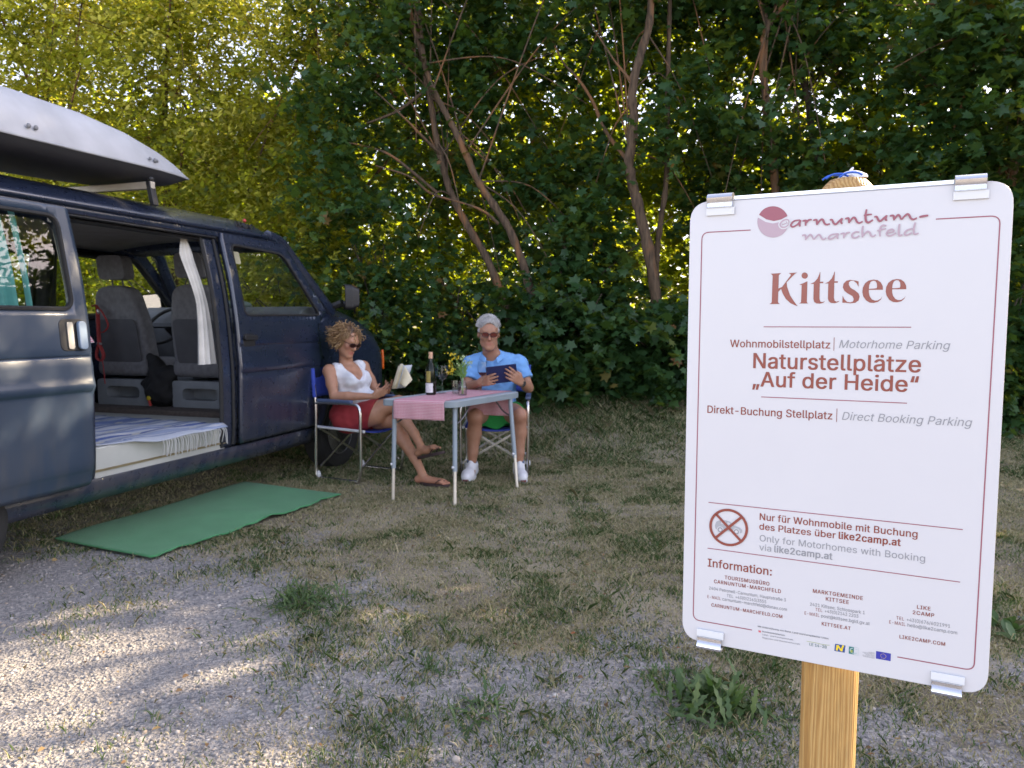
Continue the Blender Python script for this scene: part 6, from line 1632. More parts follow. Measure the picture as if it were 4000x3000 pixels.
# director chairs: local x forward, y to the left, origin on the ground in the middle
def make_chair():
    root = empty('folding_chair', (0, 0, 0))
    HW = .27; XR, XF = -.225, .225
    for s_ in (1, -1):
        yy = s_ * HW
        mb = MB()
        path = [Vector((XF - .20, yy, .0))] 
        post = interp_path([(XR + .02, yy, .02), (XR - .005, yy, .06), (XR - .002, yy, .30), (XR + .005, yy, .60), (XR - .02, yy, .875)], 24)
        mb.tube(post, .0125, 10)
        side = mb.build('side_frame', M_TUBE, root, smooth=60)
        mb = MB()
        mb.tube(interp_path([(XR + .01, yy, .605), (XR + .03, yy, .612), (.0, yy, .618), (XF - .07, yy, .617), (XF - .02, yy, .602), (XF, yy, .55), (XF, yy, .40), (XF, yy, .20), (XF - .004, yy, .10), (XF - .03, yy, .018)], 44), .0125, 10)
        mb.build('arm_tube', M_TUBE, side, smooth=60)
        mb = MB(); mb.tube([(XR + .02, yy, .016), (XF - .03, yy, .016)], .011, 8); mb.build('skid', M_TUBE, side, smooth=60)
        mb = MB()
        for xx in (XR + .02,): mb.ball((xx, yy, .035), (.02, .018, .035), 10, 6)
        mb.build('foot_cap', M_WPLAS, side, smooth=180)
        mb = MB(); mb.box((-.025, yy, .634), (.34, .045, .026)); mb.build('armrest', M_ARM, side, bevel=.010, seg=3)
        mb = MB(); mb.tube([(XR + .0, yy * .92, .418), (XF + .02, yy * .92, .408)], .0115, 10); mb.build('seat_rail', M_WPLAS, side, smooth=60)
    for xx, k in ((XR + .03, 0), (XF - .02, 1)):
        for s_ in (1, -1):
            mb = MB(); mb.bar((xx + s_ * .008, -s_ * HW * .97, .11), (xx + s_ * .008, s_ * HW * .90, .405), .020, .008, (1, 0, 0)); mb.build('cross_brace', M_TUBE, root, bevel=.002)
    mb = MB()
    mb.grid(14, 14, lambda u, v: Vector((lerp(XR + .02, XF + .01, u), lerp(-HW * .95, HW * .95, v), .424 - .012 * u - .035 * math.sin(math.pi * v) ** 1)))
    mb.build('seat', M_BLUEF, root, smooth=180, solid=.008)
    mb = MB()
    mb.grid(18, 8, lambda u, v: Vector((XR - .012 - .035 * math.sin(math.pi * u) - .02 * v, lerp(-HW - .012, HW + .012, u), lerp(.655, .882, v))))
    bo = mb.build('backrest', M_BLUEF, root, smooth=180, solid=.010)
    for s_ in (1, -1):
        mb = MB(); mb.tube([(XR - .004, s_ * HW, .655), (XR - .024, s_ * HW, .884)], .0185, 10); mb.build('sleeve', M_BLUEF, bo, smooth=60)
    return root
ch = make_chair()
tag(ch, 'blue folding chair the woman sits in, next to the van wheel', 'chair', 'blue folding chairs with aluminium frames')
ch.location = (-1.235, 6.085, 0.0); ch.rotation_euler = (0, 0, R(-28))
c2 = copy_tree(ch)
c2['label'] = 'blue folding chair the man sits in, behind the grey table'
c2.location = (-.135, 6.235, 0.0); c2.rotation_euler = (0, 0, R(-92))

# bottle
def thing_at(name, p, label, cat, group=None):
    o = empty(name, p); tag(o, label, cat, group); return o
TT = TH + .0055
bt = thing_at('wine_bottle', (-.598, 5.545, TT), 'dark green wine bottle with cream capsule standing on the checked runner', 'bottle')
M_BGLASS = mat('dark_bottle_glass', (.006, .010, .004), .12, var=.0, spec=.35)
mb = MB(); mb.lathe([(.0, .002), (.034, .0), (.0385, .006), (.0385, .175), (.036, .195), (.024, .225), (.0155, .245), (.0142, .30), (.0155, .302), (.0155, .312), (.0, .312)], seg=32)
bo = mb.build('bottle_body', M_BGLASS, bt, smooth=50)
mb = MB(); mb.lathe([(.0150, .246), (.0150, .299), (.0162, .301), (.0162, .314), (.0, .3145)], seg=24); mb.build('capsule', mat('cream_capsule', (.66, .42, .27), .4), bt, smooth=50)
def curved_label(z0, z1, a0, a1, r, name, mt):
    mb = MB(); mb.grid(18, 3, lambda u, v: Vector((r * math.cos(lerp(a0, a1, u)), r * math.sin(lerp(a0, a1, u)), lerp(z0, z1, v)))); return mb.build(name, mt, bt, smooth=180)
curved_label(.018, .088, R(-175), R(-62), .0391, 'white_label', mat('white_label_paper', (.66, .65, .66), .6, var=.12, scale=60))
curved_label(.093, .175, R(-140), R(-88), .0391, 'gold_label', mat('gold_label_paper', (.30, .24, .06), .5, var=.2, scale=60))
# glasses
M_CLEAR = glass_mat('clear_glass', (.93, .95, .95), 0.0, 1.5, 1.0)
M_WINE = mat('red_wine', (.035, .004, .010), .08, var=0)
def wine_glass(name, p, label, wine=0.0, h=.205, rb=.037, group=None):
    o = thing_at(name, p, label, 'glass', group)
    mb = MB(); z0 = h * .46
    prof = [(.033, 0), (.031, .003), (.008, .007), (.0042, .014), (.004, z0 - .012), (.008, z0 - .003), (.024, z0 + .010), (rb + .003, z0 + .040), (rb + .004, z0 + .058), (rb - .001, h)]
    mb.lathe([(0.0, 0.0)] + prof, seg=28); mb.build('glass_body', M_CLEAR, o, smooth=60)
    if wine:
        mb = MB(); mb.lathe([(0, z0 + .002), (.020, z0 + .0095), (rb * .86, z0 + .026), (rb + .0005, z0 + wine - .001), (rb + .0008, z0 + wine), (0, z0 + wine)], seg=28); mb.build('wine', M_WINE, o, smooth=40)
    return o
GG = 'stemmed wine glasses'
wine_glass('wine_glass', (-.525, 5.66, TT), 'stemmed wine glass standing close behind the dark bottle', group=GG, h=.21)
wine_glass('wine_glass', (-.226, 5.79, .735), 'wine glass of red wine held up by the man', .032, h=.212, rb=.036, group=GG)
tm = thing_at('tumbler', (-.417, 5.60, TT), 'plain clear water tumbler left of the flower bottle', 'glass')
mb = MB(); mb.lathe([(0, .004), (.026, .002), (.0275, .0), (.033, .10), (.0315, .10), (.0265, .008), (0, .008)], seg=28); mb.build('glass_body', M_CLEAR, tm, smooth=50)
mb = MB(); mb.lathe([(0, .0085), (.0265, .009), (.0285, .045), (0, .045)], seg=24); mb.build('water', glass_mat('water', (.86, .90, .93), 0, 1.33), tm, smooth=40)
vs_ = thing_at('flower_vase', (-.362, 5.50, TT), 'small clear bottle used as a vase on the runner', 'vase')
mb = MB(); mb.lathe([(0, .002), (.031, .0), (.0325, .006), (.0325, .075), (.027, .092), (.014, .108), (.0125, .135), (.0145, .140), (.0125, .140), (.0110, .132), (.012, .110), (.025, .090), (.030, .07), (.030, .006), (0, .006)], seg=28)
mb.build('glass_body', M_CLEAR, vs_, smooth=50)
mb = MB(); mb.lathe([(0, .007), (.0295, .008), (.0295, .06), (0, .06)], seg=24); mb.build('water', glass_mat('vase_water', (.90, .84, .84), 0, 1.33), vs_, smooth=40)
fl = thing_at('flower_bunch', (-.362, 5.50, TT + .02), 'bunch of yellow and pale meadow flowers in the small bottle', 'flowers')
M_STEM = mat('flower_stem', (.13, .24, .05), .6); M_YFL = mat('yellow_petal', (.62, .46, .015), .6, var=.2); M_PFL = mat('pale_green_petal', (.42, .50, .24), .6, var=.2)
rf_ = np.random.default_rng(4)
mb = MB(); my = MB(); mp_ = MB(); ml = MB()
tips = [(-.085, .0, .195, 'y'), (-.075, .01, .275, 'y'), (-.05, .02, .250, 'y'), (-.07, -.01, .165, 'y'), (-.095, .01, .150, 'y'), (-.09, 0, .235, 'y'), (.0, -.01, .255, 'p'), (.025, .0, .215, 'p'), (.05, .01, .205, 'p'), (.015, .02, .235, 'p'), (-.02, -.01, .205, 'p'), (.055, -.01, .235, 'p')]
for x, y, z, k in tips:
    mb.tube(interp_path([(rf_.normal() * .004, rf_.normal() * .004, -.01), (x * .12, y * .12, .11), (x * .7, y, z - .02), (x, y, z)], 10), .0022, 5)
    tgt = my if k == 'y' else mp_
    for q in range(16 if k == 'y' else 11):
        c = Vector((x, y, z)) + Vector(rf_.normal(size=3)) * (.011 if k == 'y' else .010)
        d = Vector(rf_.normal(size=3)).normalized(); e = d.orthogonal().normalized() * .0075; f = d.cross(e).normalized() * .006
        tgt.add([c - e, c + f, c + e, c - f], [(0, 1, 2, 3)])
for q in range(16):
    a = rf_.random() * 6.28; b0 = Vector((0, 0, .10 + .09 * rf_.random())); d = Vector((math.cos(a), math.sin(a) * .5, .9)).normalized() * .055
    s = d.cross(Vector((0, 1, 0))).normalized() * .008
    ml.add([b0, b0 + d * .5 + s, b0 + d, b0 + d * .5 - s], [(0, 1, 2, 3)])
mb.build('stems', M_STEM, fl, smooth=60); my.build('yellow_blossoms', M_YFL, fl); mp_.build('pale_blossoms', M_PFL, fl); ml.build('leaves', M_STEM, fl)

# tablet in the man's hands
tq = [Vector(p) for p in ((-.199, 5.83, .903), (.038, 5.83, .931), (.036, 5.895, .786), (-.190, 5.895, .760))]
tc_ = sum(tq, Vector()) / 4
tl = thing_at('tablet', tc_, 'tablet in a navy cover held in both hands by the man', 'tablet')
nrm = (tq[1] - tq[0]).cross(tq[3] - tq[0]).normalized()
if nrm.y > 0: nrm = -nrm
ex = (tq[1] - tq[0]).normalized(); ey = nrm.cross(ex)
def tbm(u, v, t): return ex * u + ey * v + nrm * t
mb = MB(); mb.prism(round_poly([(-.119, -.076), (.119, -.076), (.119, .076), (-.119, .076)], .008), tbm, -.004, .004); mb.build('cover', mat('navy_cover', (.010, .018, .085), .6, bump=.25, bscale=300), tl, bevel=.002)
mb = MB(); mb.prism(round_poly([(-.112, -.069), (.112, -.069), (.112, .069), (-.112, .069)], .005), tbm, -.0055, -.0042); mb.build('screen', mat('dark_screen', (.02, .022, .03), .1), tl)

# book in the woman's hands
bk = thing_at('book', (-.935, 5.86, .73), 'open paperback with cream pages held upright by the woman', 'book')
sp_ = Vector((.30, 0.0, .95)).normalized()
def leafb(dirv, bend, n0, n1, wdt, hgt):
    d = Vector(dirv).normalized(); nn = d.cross(sp_).normalized()
    def f(u, v): return d * (wdt * u) + sp_ * (hgt * v) + nn * (n0 + n1 * u + bend * math.sin(math.pi * u))
    return f
M_PAGE = mat('cream_page', (.70, .62, .43), .8, var=.06); M_COVER = mat('grey_white_cover', (.50, .53, .56), .5)
mb = MB(); mb.grid(10, 4, leafb((.45, -.85, .1), 0, -.004, .0, .118, .188)); mb.build('cover', M_COVER, bk, smooth=180, solid=.002)
mb = MB(); mb.grid(10, 4, leafb((.75, .62, .05), 0, .004, .0, .118, .188)); mb.build('cover', M_COVER, bk, smooth=180, solid=.002)
for dd, bb in (((.42, -.86, .1), .006), ((.36, -.9, .1), .010), ((.30, -.92, .1), .014)):
    mb = MB(); mb.grid(12, 4, leafb(dd, bb, -.002, 0, .111, .182)); mb.build('page', M_PAGE, bk, smooth=180, solid=.0012)
mb = MB()
def curl(u, v): return sp_ * (.03 + .17 * v) + Vector((.07 * u + .035 * u * u, .02 - .10 * u * (1 - .35 * v), -.01 * u - .075 * u * u * (1 - v) * 0 + .02 * math.sin(3 * u) - .11 * u * u * v))
mb.grid(14, 8, curl); mb.build('page', M_PAGE, bk, smooth=180, solid=.0012)

# carpet by the van door
def carpet():
    nu, nv = 70, 40
    P = [Vector((x, y, 0)) for x, y in CARPET]
    V = []
    for i in range(nu):
        for j in range(nv):
            u, v = i / (nu - 1), j / (nv - 1)
            p = P[0].lerp(P[3], u).lerp(P[1].lerp(P[2], u), v)
            e = .012 * math.sin(u * 17 + 2) + .010 * math.sin(u * 41) + .006 * math.sin(u * 83)
            if v > .9: p = p + (P[1] - P[0]).normalized() * e * (v - .9) * 10
            z = float(ground_z(p.x, p.y)) + .016 + .004 * math.sin(u * 9) * math.sin(v * 5 + 1) + .010 * math.exp(-((u - .56) / .05) ** 2) * v
            V.append((p.x, p.y, z))
    c = np.array([P[0].lerp(P[2], .5).x, P[0].lerp(P[2], .5).y, 0.01])
    F = [(i * nv + j, (i + 1) * nv + j, (i + 1) * nv + j + 1, i * nv + j + 1) for i in range(nu - 1) for j in range(nv - 1)]
    m, nt, b = nmat('green_turf_carpet')
    tc = N(nt, 'TexCoord')
    n1 = N(nt, 'TexNoise'); n1.inputs['Scale'].default_value = 5; n1.inputs['Detail'].default_value = 6; nt.links.new(tc.outputs['Object'], n1.inputs['Vector'])
    r = ramp(nt, n1.outputs['Fac'], [(.3, (.04, .20, .068)), (.7, (.058, .245, .092))])
    n2 = N(nt, 'TexNoise'); n2.inputs['Scale'].default_value = 420; nt.links.new(tc.outputs['Object'], n2.inputs['Vector'])
    r2 = ramp(nt, n2.outputs['Fac'], [(.3, (.7, .7, .7)), (.7, (1.3, 1.3, 1.3))])
    mx = N(nt, 'MixRGB', blend_type='MULTIPLY'); mx.inputs[0].default_value = 1; nt.links.new(r.outputs[0], mx.inputs[1]); nt.links.new(r2.outputs[0], mx.inputs[2])
    nt.links.new(mx.outputs[0], b.inputs['Base Color']); b.inputs['Roughness'].default_value = .95; b.inputs['Sheen Weight'].default_value = .15
    bp = N(nt, 'Bump'); bp.inputs['Strength'].default_value = .6; bp.inputs['Distance'].default_value = .006; nt.links.new(n2.outputs['Fac'], bp.inputs['Height']); nt.links.new(bp.outputs[0], b.inputs['Normal'])
    o = np_mesh('carpet', np.array(V) - c, F, m, smooth=True); o.location = tuple(c)
    md = o.modifiers.new('solid', 'SOLIDIFY'); md.thickness = .008; md.offset = -1
    tag(o, 'green artificial turf carpet lying on the ground beside the van', 'carpet')
carpet()

# things inside the open van
VM = Matrix.Translation(Vector(van.location)) @ Matrix.Rotation(R(72), 4, 'Z')
def van_thing(name, s, w, z, label, cat):
    o = empty(name, VM @ LV(s, w, z), R(72)); tag(o, label, cat); return o
# rag rug with fringe over the step
rug = van_thing('rag_rug', -2.05, -.55, .572, 'blue and white striped rag rug with fringe on the van floor', 'rug')
m, nt, b = nmat('rag_rug_stripes'); at = N(nt, 'Attribute'); at.attribute_name = 'tone'
r = ramp(nt, at.outputs['Fac'], [(0, (.36, .39, .44)), (.3, (.42, .45, .50)), (.45, (.07, .11, .27)), (.6, (.24, .29, .40)), (.8, (.11, .16, .33)), (1, (.36, .35, .33))], 'CONSTANT'); nt.links.new(r.outputs[0], b.inputs['Base Color']); b.inputs['Roughness'].default_value = 1
V = []; T = []; nu, nv = 120, 26; rr_ = np.random.default_rng(9); strp = rr_.random(140)
for i in range(nu):
    for j in range(nv):
        u, v = i / (nu - 1), j / (nv - 1)
        wv_ = lerp(-1.35, .045, u); s = lerp(-.62, .50, v)
        # skewed a little, its corner slips over the white step
        s2 = s + .10 * (1 - u) ; drop = 0
        if v < .45: wv_ = min(wv_, lerp(.045, -.10, (.45 - v) / .45) if v < .45 else .045)
        z = .004 + .004 * math.sin(u * 40 + v * 7) + .003 * math.sin(v * 21)
        if wv_ > .0: z -= (wv_ - 0) * .45
        p = LV(s2 - 2.05 + 2.05, wv_, 0)
        V.append((s2, -(wv_ + .55), z)); T.append(strp[int(u * 58 + 2 * math.sin(v * 4))])
F = [(i * nv + j, (i + 1) * nv + j, (i + 1) * nv + j + 1, i * nv + j + 1) for i in range(nu - 1) for j in range(nv - 1)]
o = np_mesh('rug_cloth', V, F, m, rug, smooth=True, attr={'tone': np.array(T)})
md = o.modifiers.new('solid', 'SOLIDIFY'); md.thickness = .006
mb = MB()
for q in range(30):
    s = lerp(-.08, .47, q / 29); x = s + rf_.normal() * .004
    mb.tube(interp_path([(x, -.595, -.018), (x + .004, -.606, -.04), (x + rf_.normal() * .012, -.602 + rf_.normal() * .004, -.105 - .02 * rf_.random())], 6), [.004, .0035, .003, .003, .003, .0025], 5)
mb.build('fringe', mat('grey_white_fringe', (.42, .42, .40), 1.0, var=.2), rug, smooth=60)
# red strap hanging from the far seat
st_ = van_thing('red_strap', -1.20, -1.42, 1.30, 'red dog lead hanging from the far front seat inside the van', 'strap')
M_STRAP = mat('red_webbing', (.36, .05, .05), .8, bump=.3, bscale=200)
mb = MB()
mb.tube(interp_path([(0, .02, .07), (.01, -.01, .075), (.0, -.03, .02), (0, -.03, -.12), (0, -.035, -.24)], 16), .020, 6, flat=.25)
mb.tube(interp_path([(0, -.02, .06), (0, -.07, .03), (.01, -.115, -.07), (.0, -.09, -.12), (0, -.05, -.13)], 16), .010, 6, flat=.4)
mb.tube(interp_path([(0, -.035, -.22), (.0, -.07, -.30), (.01, -.035, -.345), (.0, 0, -.31), (0, -.025, -.22)], 18), .017, 6, flat=.35)
mb.tube(interp_path([(0, -.05, -.31), (0, -.065, -.42), (0, -.07, -.52)], 8), .004, 5)
mb.build('webbing', M_STRAP, st_, smooth=50)
mb = MB(); mb.ball((0, -.035, .03), (.012, .014, .022), 8, 6); mb.ball((0, -.03, -.215), (.012, .03, .012), 8, 6); mb.build('buckle', M_STEEL, st_, smooth=180)
# checked cloth peeping from behind the door
cl = van_thing('checked_cloth', -2.05, -.62, 1.22, 'pink striped cloth hanging behind the edge of the sliding door', 'cloth')
mb = MB(); mb.grid(24, 24, lambda u, v: Vector((-.10 + (.07 + .13 * v) * u + .03 * math.exp(-((v - .25) / .15) ** 2), .012 * math.sin(u * 14), .09 - .19 * v)))
o = mb.build('cloth_sheet', None or mat('pink_striped_cloth', (.62, .22, .30), .9), cl, smooth=180)
m, nt, b = nmat('pink_stripes'); tc = N(nt, 'TexCoord'); wv2 = N(nt, 'TexWave', bands_direction='Z'); wv2.inputs['Scale'].default_value = 24; nt.links.new(tc.outputs['Object'], wv2.inputs['Vector'])
r = ramp(nt, wv2.outputs['Fac'], [(.45, (.62, .17, .26)), (.55, (.68, .60, .62))]); nt.links.new(r.outputs[0], b.inputs['Base Color']); b.inputs['Roughness'].default_value = .9
o.data.materials.clear(); o.data.materials.append(m)
# ------------------------------------------------------------------ figures: one continuous skin per body
class Field:
    """distance field on a grid, blended shape by shape, turned into one surface"""
    def __init__(self, lo, hi, vox):
        self.lo = np.array(lo, float); self.vox = vox
        self.n = np.ceil((np.array(hi) - self.lo) / vox).astype(int) + 1
        self.d = np.full(self.n, 1.0, np.float32)
        self.ax = [self.lo[i] + vox * np.arange(self.n[i]) for i in range(3)]
    def _win(self, lo, hi, pad):
        a = np.maximum(0, np.floor((np.array(lo) - pad - self.lo) / self.vox).astype(int)); b = np.minimum(self.n, np.ceil((np.array(hi) + pad - self.lo) / self.vox).astype(int) + 1)
        if np.any(b <= a): return None
        sl = tuple(slice(x, y) for x, y in zip(a, b))
        X = np.meshgrid(self.ax[0][sl[0]], self.ax[1][sl[1]], self.ax[2][sl[2]], indexing='ij', sparse=True)
        return sl, X
    def _mix(self, sl, d, k, sub=False):
        o = self.d[sl]
        if sub:
            e = np.maximum(k - np.abs(o + d), 0) / k; self.d[sl] = np.maximum(o, -d) + e * e * k * .25
        else:
            e = np.maximum(k - np.abs(o - d), 0) / k; self.d[sl] = np.minimum(o, d) - e * e * k * .25
    def cone(self, a, b, ra, rb, k=.02, sub=False, squash=None):
        a = np.array(a, float); b = np.array(b, float); r = max(ra, rb)
        w = self._win(np.minimum(a, b) - r, np.maximum(a, b) + r, k + 3 * self.vox)
        if w is None: return
        sl, (X, Y, Z) = w
        ab = b - a; L2 = max(ab @ ab, 1e-9)
        px, py, pz = X - a[0], Y - a[1], Z - a[2]
        t = np.clip((px * ab[0] + py * ab[1] + pz * ab[2]) / L2, 0, 1)
        d = np.sqrt((px - ab[0] * t) ** 2 + (py - ab[1] * t) ** 2 + (pz - ab[2] * t) ** 2) - (ra + (rb - ra) * t)
        self._mix(sl, d.astype(np.float32), k, sub)
    def chain(self, pts, rs, k=.02, sub=False):
        for i in range(len(pts) - 1): self.cone(pts[i], pts[i + 1], rs[i], rs[i + 1], k, sub)
    def ell(self, c, r, k=.02, M=None, sub=False):
        c = np.array(c, float); r = np.array(r, float); R_ = float(r.max())
        w = self._win(c - R_, c + R_, k + 3 * self.vox)
        if w is None: return
        sl, (X, Y, Z) = w
        px, py, pz = X - c[0], Y - c[1], Z - c[2]
        if M is not None:
            Mi = np.array(M)
            px, py, pz = (Mi[0, i] * px + Mi[1, i] * py + Mi[2, i] * pz for i in range(3))
        k0 = np.sqrt((px / r[0]) ** 2 + (py / r[1]) ** 2 + (pz / r[2]) ** 2)
        k1 = np.sqrt((px / r[0] ** 2) ** 2 + (py / r[1] ** 2) ** 2 + (pz / r[2] ** 2) ** 2) + 1e-6
        self._mix(sl, (k0 * (k0 - 1) / k1).astype(np.float32), k, sub)
    def cut(self, p, n, k=.006):
        """keeps the side the normal points away from"""
        p = np.array(p, float); n = np.array(n, float); n /= np.linalg.norm(n)
        X, Y, Z = np.meshgrid(*self.ax, indexing='ij', sparse=True)
        d = ((X - p[0]) * n[0] + (Y - p[1]) * n[1] + (Z - p[2]) * n[2]).astype(np.float32)
        e = np.maximum(k - np.abs(self.d - d), 0) / k
        self.d = np.maximum(self.d, d) + e * e * k * .25
    def wrinkle(self, amp, sc, seed=0, stretch=(1, 1, 1)):
        X, Y, Z = np.meshgrid(*[a * sc * s for a, s in zip(self.ax, stretch)], indexing='ij', sparse=True)
        near_ = np.abs(self.d) < .03
        w = (np.sin(X * 1.7 + 1.3 * np.sin(Y * 1.1 + seed) + seed) * np.sin(Z * 1.3 + 1.7 * np.sin(X * .7 + seed * 2)) + .5 * np.sin(Z * 3.1 + 2 * np.sin(Y * 1.9 + X)))
        self.d = self.d + np.where(near_, amp * w, 0).astype(np.float32)
    def mesh(self):
        d = self.d; nx, ny, nz = d.shape
        s = d < 0
        c = [s[i:nx - 1 + i, j:ny - 1 + j, k:nz - 1 + k] for i in (0, 1) for j in (0, 1) for k in (0, 1)]
        cnt = sum(x.astype(np.int8) for x in c)
        act = (cnt > 0) & (cnt < 8)
        idx = np.full(act.shape, -1, np.int64); I = np.argwhere(act); idx[act] = np.arange(len(I))
        acc = np.zeros((len(I), 3)); num = np.zeros(len(I))
        corner = [(i, j, k) for i in (0, 1) for j in (0, 1) for k in (0, 1)]
        vals = [d[I[:, 0] + i, I[:, 1] + j, I[:, 2] + k] for i, j, k in corner]
        for p in range(8):
            for q in range(p + 1, 8):
                a, b = corner[p], corner[q]
                if sum(abs(x - y) for x, y in zip(a, b)) != 1: continue
                va, vb = vals[p], vals[q]; m = (va < 0) != (vb < 0)
                t = np.where(m, va / np.where(m, va - vb, 1), 0)
                P = np.array(a)[None] + (np.array(b) - np.array(a))[None] * t[:, None]
                acc += np.where(m[:, None], P, 0); num += m
        V = (I + acc / num[:, None]) * self.vox + self.lo
        F = []
        for ax in range(3):
            sh = [nx, ny, nz]; sh[ax] -= 1
            A = s[tuple(slice(0, n) for n in sh)]; off = [0, 0, 0]; off[ax] = 1
            B = s[tuple(slice(o, o + n) for o, n in zip(off, sh))]
            E_ = np.argwhere(A != B); u, v = [a for a in range(3) if a != ax]
            E_ = E_[(E_[:, u] > 0) & (E_[:, v] > 0) & (E_[:, u] < d.shape[u] - 1) & (E_[:, v] < d.shape[v] - 1)]
            q = []
            for du, dv in ((1, 1), (0, 1), (0, 0), (1, 0)):
                g = E_.copy(); g[:, u] -= du; g[:, v] -= dv; q.append(idx[g[:, 0], g[:, 1], g[:, 2]])
            q = np.stack(q, 1); flip = A[E_[:, 0], E_[:, 1], E_[:, 2]]
            if ax == 1: flip = ~flip
            q[~flip] = q[~flip][:, ::-1]; F.append(q)
        F = np.concatenate(F); F = F[(F >= 0).all(1)]
        # one relaxing pass takes off the grid
        for _ in range(2):
            S = np.zeros_like(V); n = np.zeros(len(V))
            for a, b in ((0, 1), (1, 2), (2, 3), (3, 0)):
                np.add.at(S, F[:, a], V[F[:, b]]); np.add.at(n, F[:, a], 1)
            V = V * .5 + .5 * S / np.maximum(n, 1)[:, None]
        return V, F
    def build(self, name, mt, parent, origin, attr=None):
        V, F = self.mesh()
        at = attr(V) if attr else None
        return np_mesh(name, V - np.array(origin), F, mt, parent, smooth=True, attr=at)

def skin_mat(name, base, red):
    m, nt, b = nmat(name)
    at = N(nt, 'Attribute'); at.attribute_name = 'blush'
    tc = N(nt, 'TexCoord'); nz = N(nt, 'TexNoise'); nz.inputs['Scale'].default_value = 25; nz.inputs['Detail'].default_value = 5; nt.links.new(tc.outputs['Object'], nz.inputs['Vector'])
    r = ramp(nt, nz.outputs['Fac'], [(.3, [c * .9 for c in base]), (.7, [c * 1.08 for c in base])])
    mx = N(nt, 'MixRGB'); nt.links.new(at.outputs['Fac'], mx.inputs[0]); nt.links.new(r.outputs[0], mx.inputs[1]); mx.inputs[2].default_value = c4(red)
    nt.links.new(mx.outputs[0], b.inputs['Base Color']); b.inputs['Roughness'].default_value = .55
    b.inputs['Subsurface Weight'].default_value = .15; b.inputs['Subsurface Radius'].default_value = (.02, .008, .004); b.inputs['Subsurface Scale'].default_value = .3
    return m

def unit(v): v = np.array(v, float); return v / np.linalg.norm(v)
def frame(fwd, up):
    f = unit(fwd); r = unit(np.cross(f, up)); u = np.cross(r, f)
    return np.stack([r, f, u], 1)     # columns: right of the person, forward, up

def head(F, c, M, s=1.0, male=True):
    c = np.array(c, float)
    def P(x, y, z): return c + M @ (np.array([x, y, z]) * s)
    E = lambda p, r, k=.012, sub=False: F.ell(P(*p), np.array(r) * s, k * s, M, sub)
    C = lambda a, b, ra, rb, k=.008, sub=False: F.cone(P(*a), P(*b), ra * s, rb * s, k * s, sub)
    E((0, -.018, .045), (.074, .094, .078), .01)
    E((0, .012, .02), (.066, .078, .085), .02)
    E((0, .025, -.045), (.056 if male else .052, .062, .068), .03)
    C((-.038, .005, -.062), (-.016, .066, -.092), .022, .019, .03); C((.038, .005, -.062), (.016, .066, -.092), .022, .019, .03)
    E((0, .071, -.094), (.021, .017, .017), .015)
    C((-.036, .074, .036), (.036, .074, .036), .013, .013, .014)
    E((-.043, .060, -.012), (.020, .018, .017), .018); E((.043, .060, -.012), (.020, .018, .017), .018)
    for q in (-1, 1): E((q * .031, .092, .014), (.017, .012, .011), .010, True)
    for q in (-1, 1): E((q * .031, .078, .014), (.0125, .0115, .0115), .003)
    C((0, .086, .022), (0, .108, -.020), .0085, .0125, .008)
    for q in (-1, 1): E((q * .0115, .096, -.024), (.009, .010, .008), .006)
    C((-.021, .081, -.055), (.021, .081, -.055), .0075, .0075, .006); C((-.017, .081, -.065), (.017, .081, -.065), .0078, .0078, .006)
    C((-.024, .094, -.0600), (.024, .094, -.0600), .0028, .0028, .003, True)
    for q in (-1, 1):
        E((q * .076, -.012, .000), (.011, .021, .031), .006); E((q * .083, -.008, .004), (.006, .012, .018), .004, True)
    return P

def hand(F, wrist, fwd, palm, s=1.0, curl=(.5, .55, .6, .65), side=1, thumb=(.7, .5), spread=.09, wr=.024):
    """fwd: towards the knuckles, palm: out of the palm, side: +1 thumb on the right of fwd seen with the palm down"""
    f = unit(fwd); p = np.array(palm, float); p = unit(p - f * (p @ f)); a = np.cross(f, p) * side   # a points to the thumb
    w = np.array(wrist, float)
    L = [(.044, .026, .021), (.049, .030, .023), (.045, .028, .022), (.035, .021, .019)]
    pos = [.030, .010, -.010, -.028]; kn = [.082, .086, .081, .073]
    for i in range(4):
        k = w + f * kn[i] * s + a * pos[i] * s
        F.cone(w + a * pos[i] * .55 * s + f * .008, k, .0155 * s, .0115 * s, .012)
        d = unit(f + a * spread * (1.5 - i)); q = k; ang = 0
        for j, l in enumerate(L[i]):
            ang += curl[i] * (1.0 if j else .75)
            dd = d * math.cos(ang) + p * math.sin(ang)
            e = q + dd * l * s
            F.cone(q, e, (.0098 - .0010 * j) * s, (.0092 - .0012 * j) * s, .0035); q = e
    t0 = w + f * .022 * s + a * .020 * s
    t1 = t0 + unit(f * .75 + a * .75 + p * .35) * .040 * s
    t2 = t1 + unit(f * .9 + a * (.5 - thumb[0]) + p * thumb[1]) * .033 * s
    t3 = t2 + unit(f * .9 + a * (.2 - thumb[0]) + p * thumb[1] * 1.3) * .026 * s
    F.cone(t0, t1, .0155 * s, .0125 * s, .010); F.cone(t1, t2, .0118 * s, .0105 * s, .005); F.cone(t2, t3, .0103 * s, .0085 * s, .004)

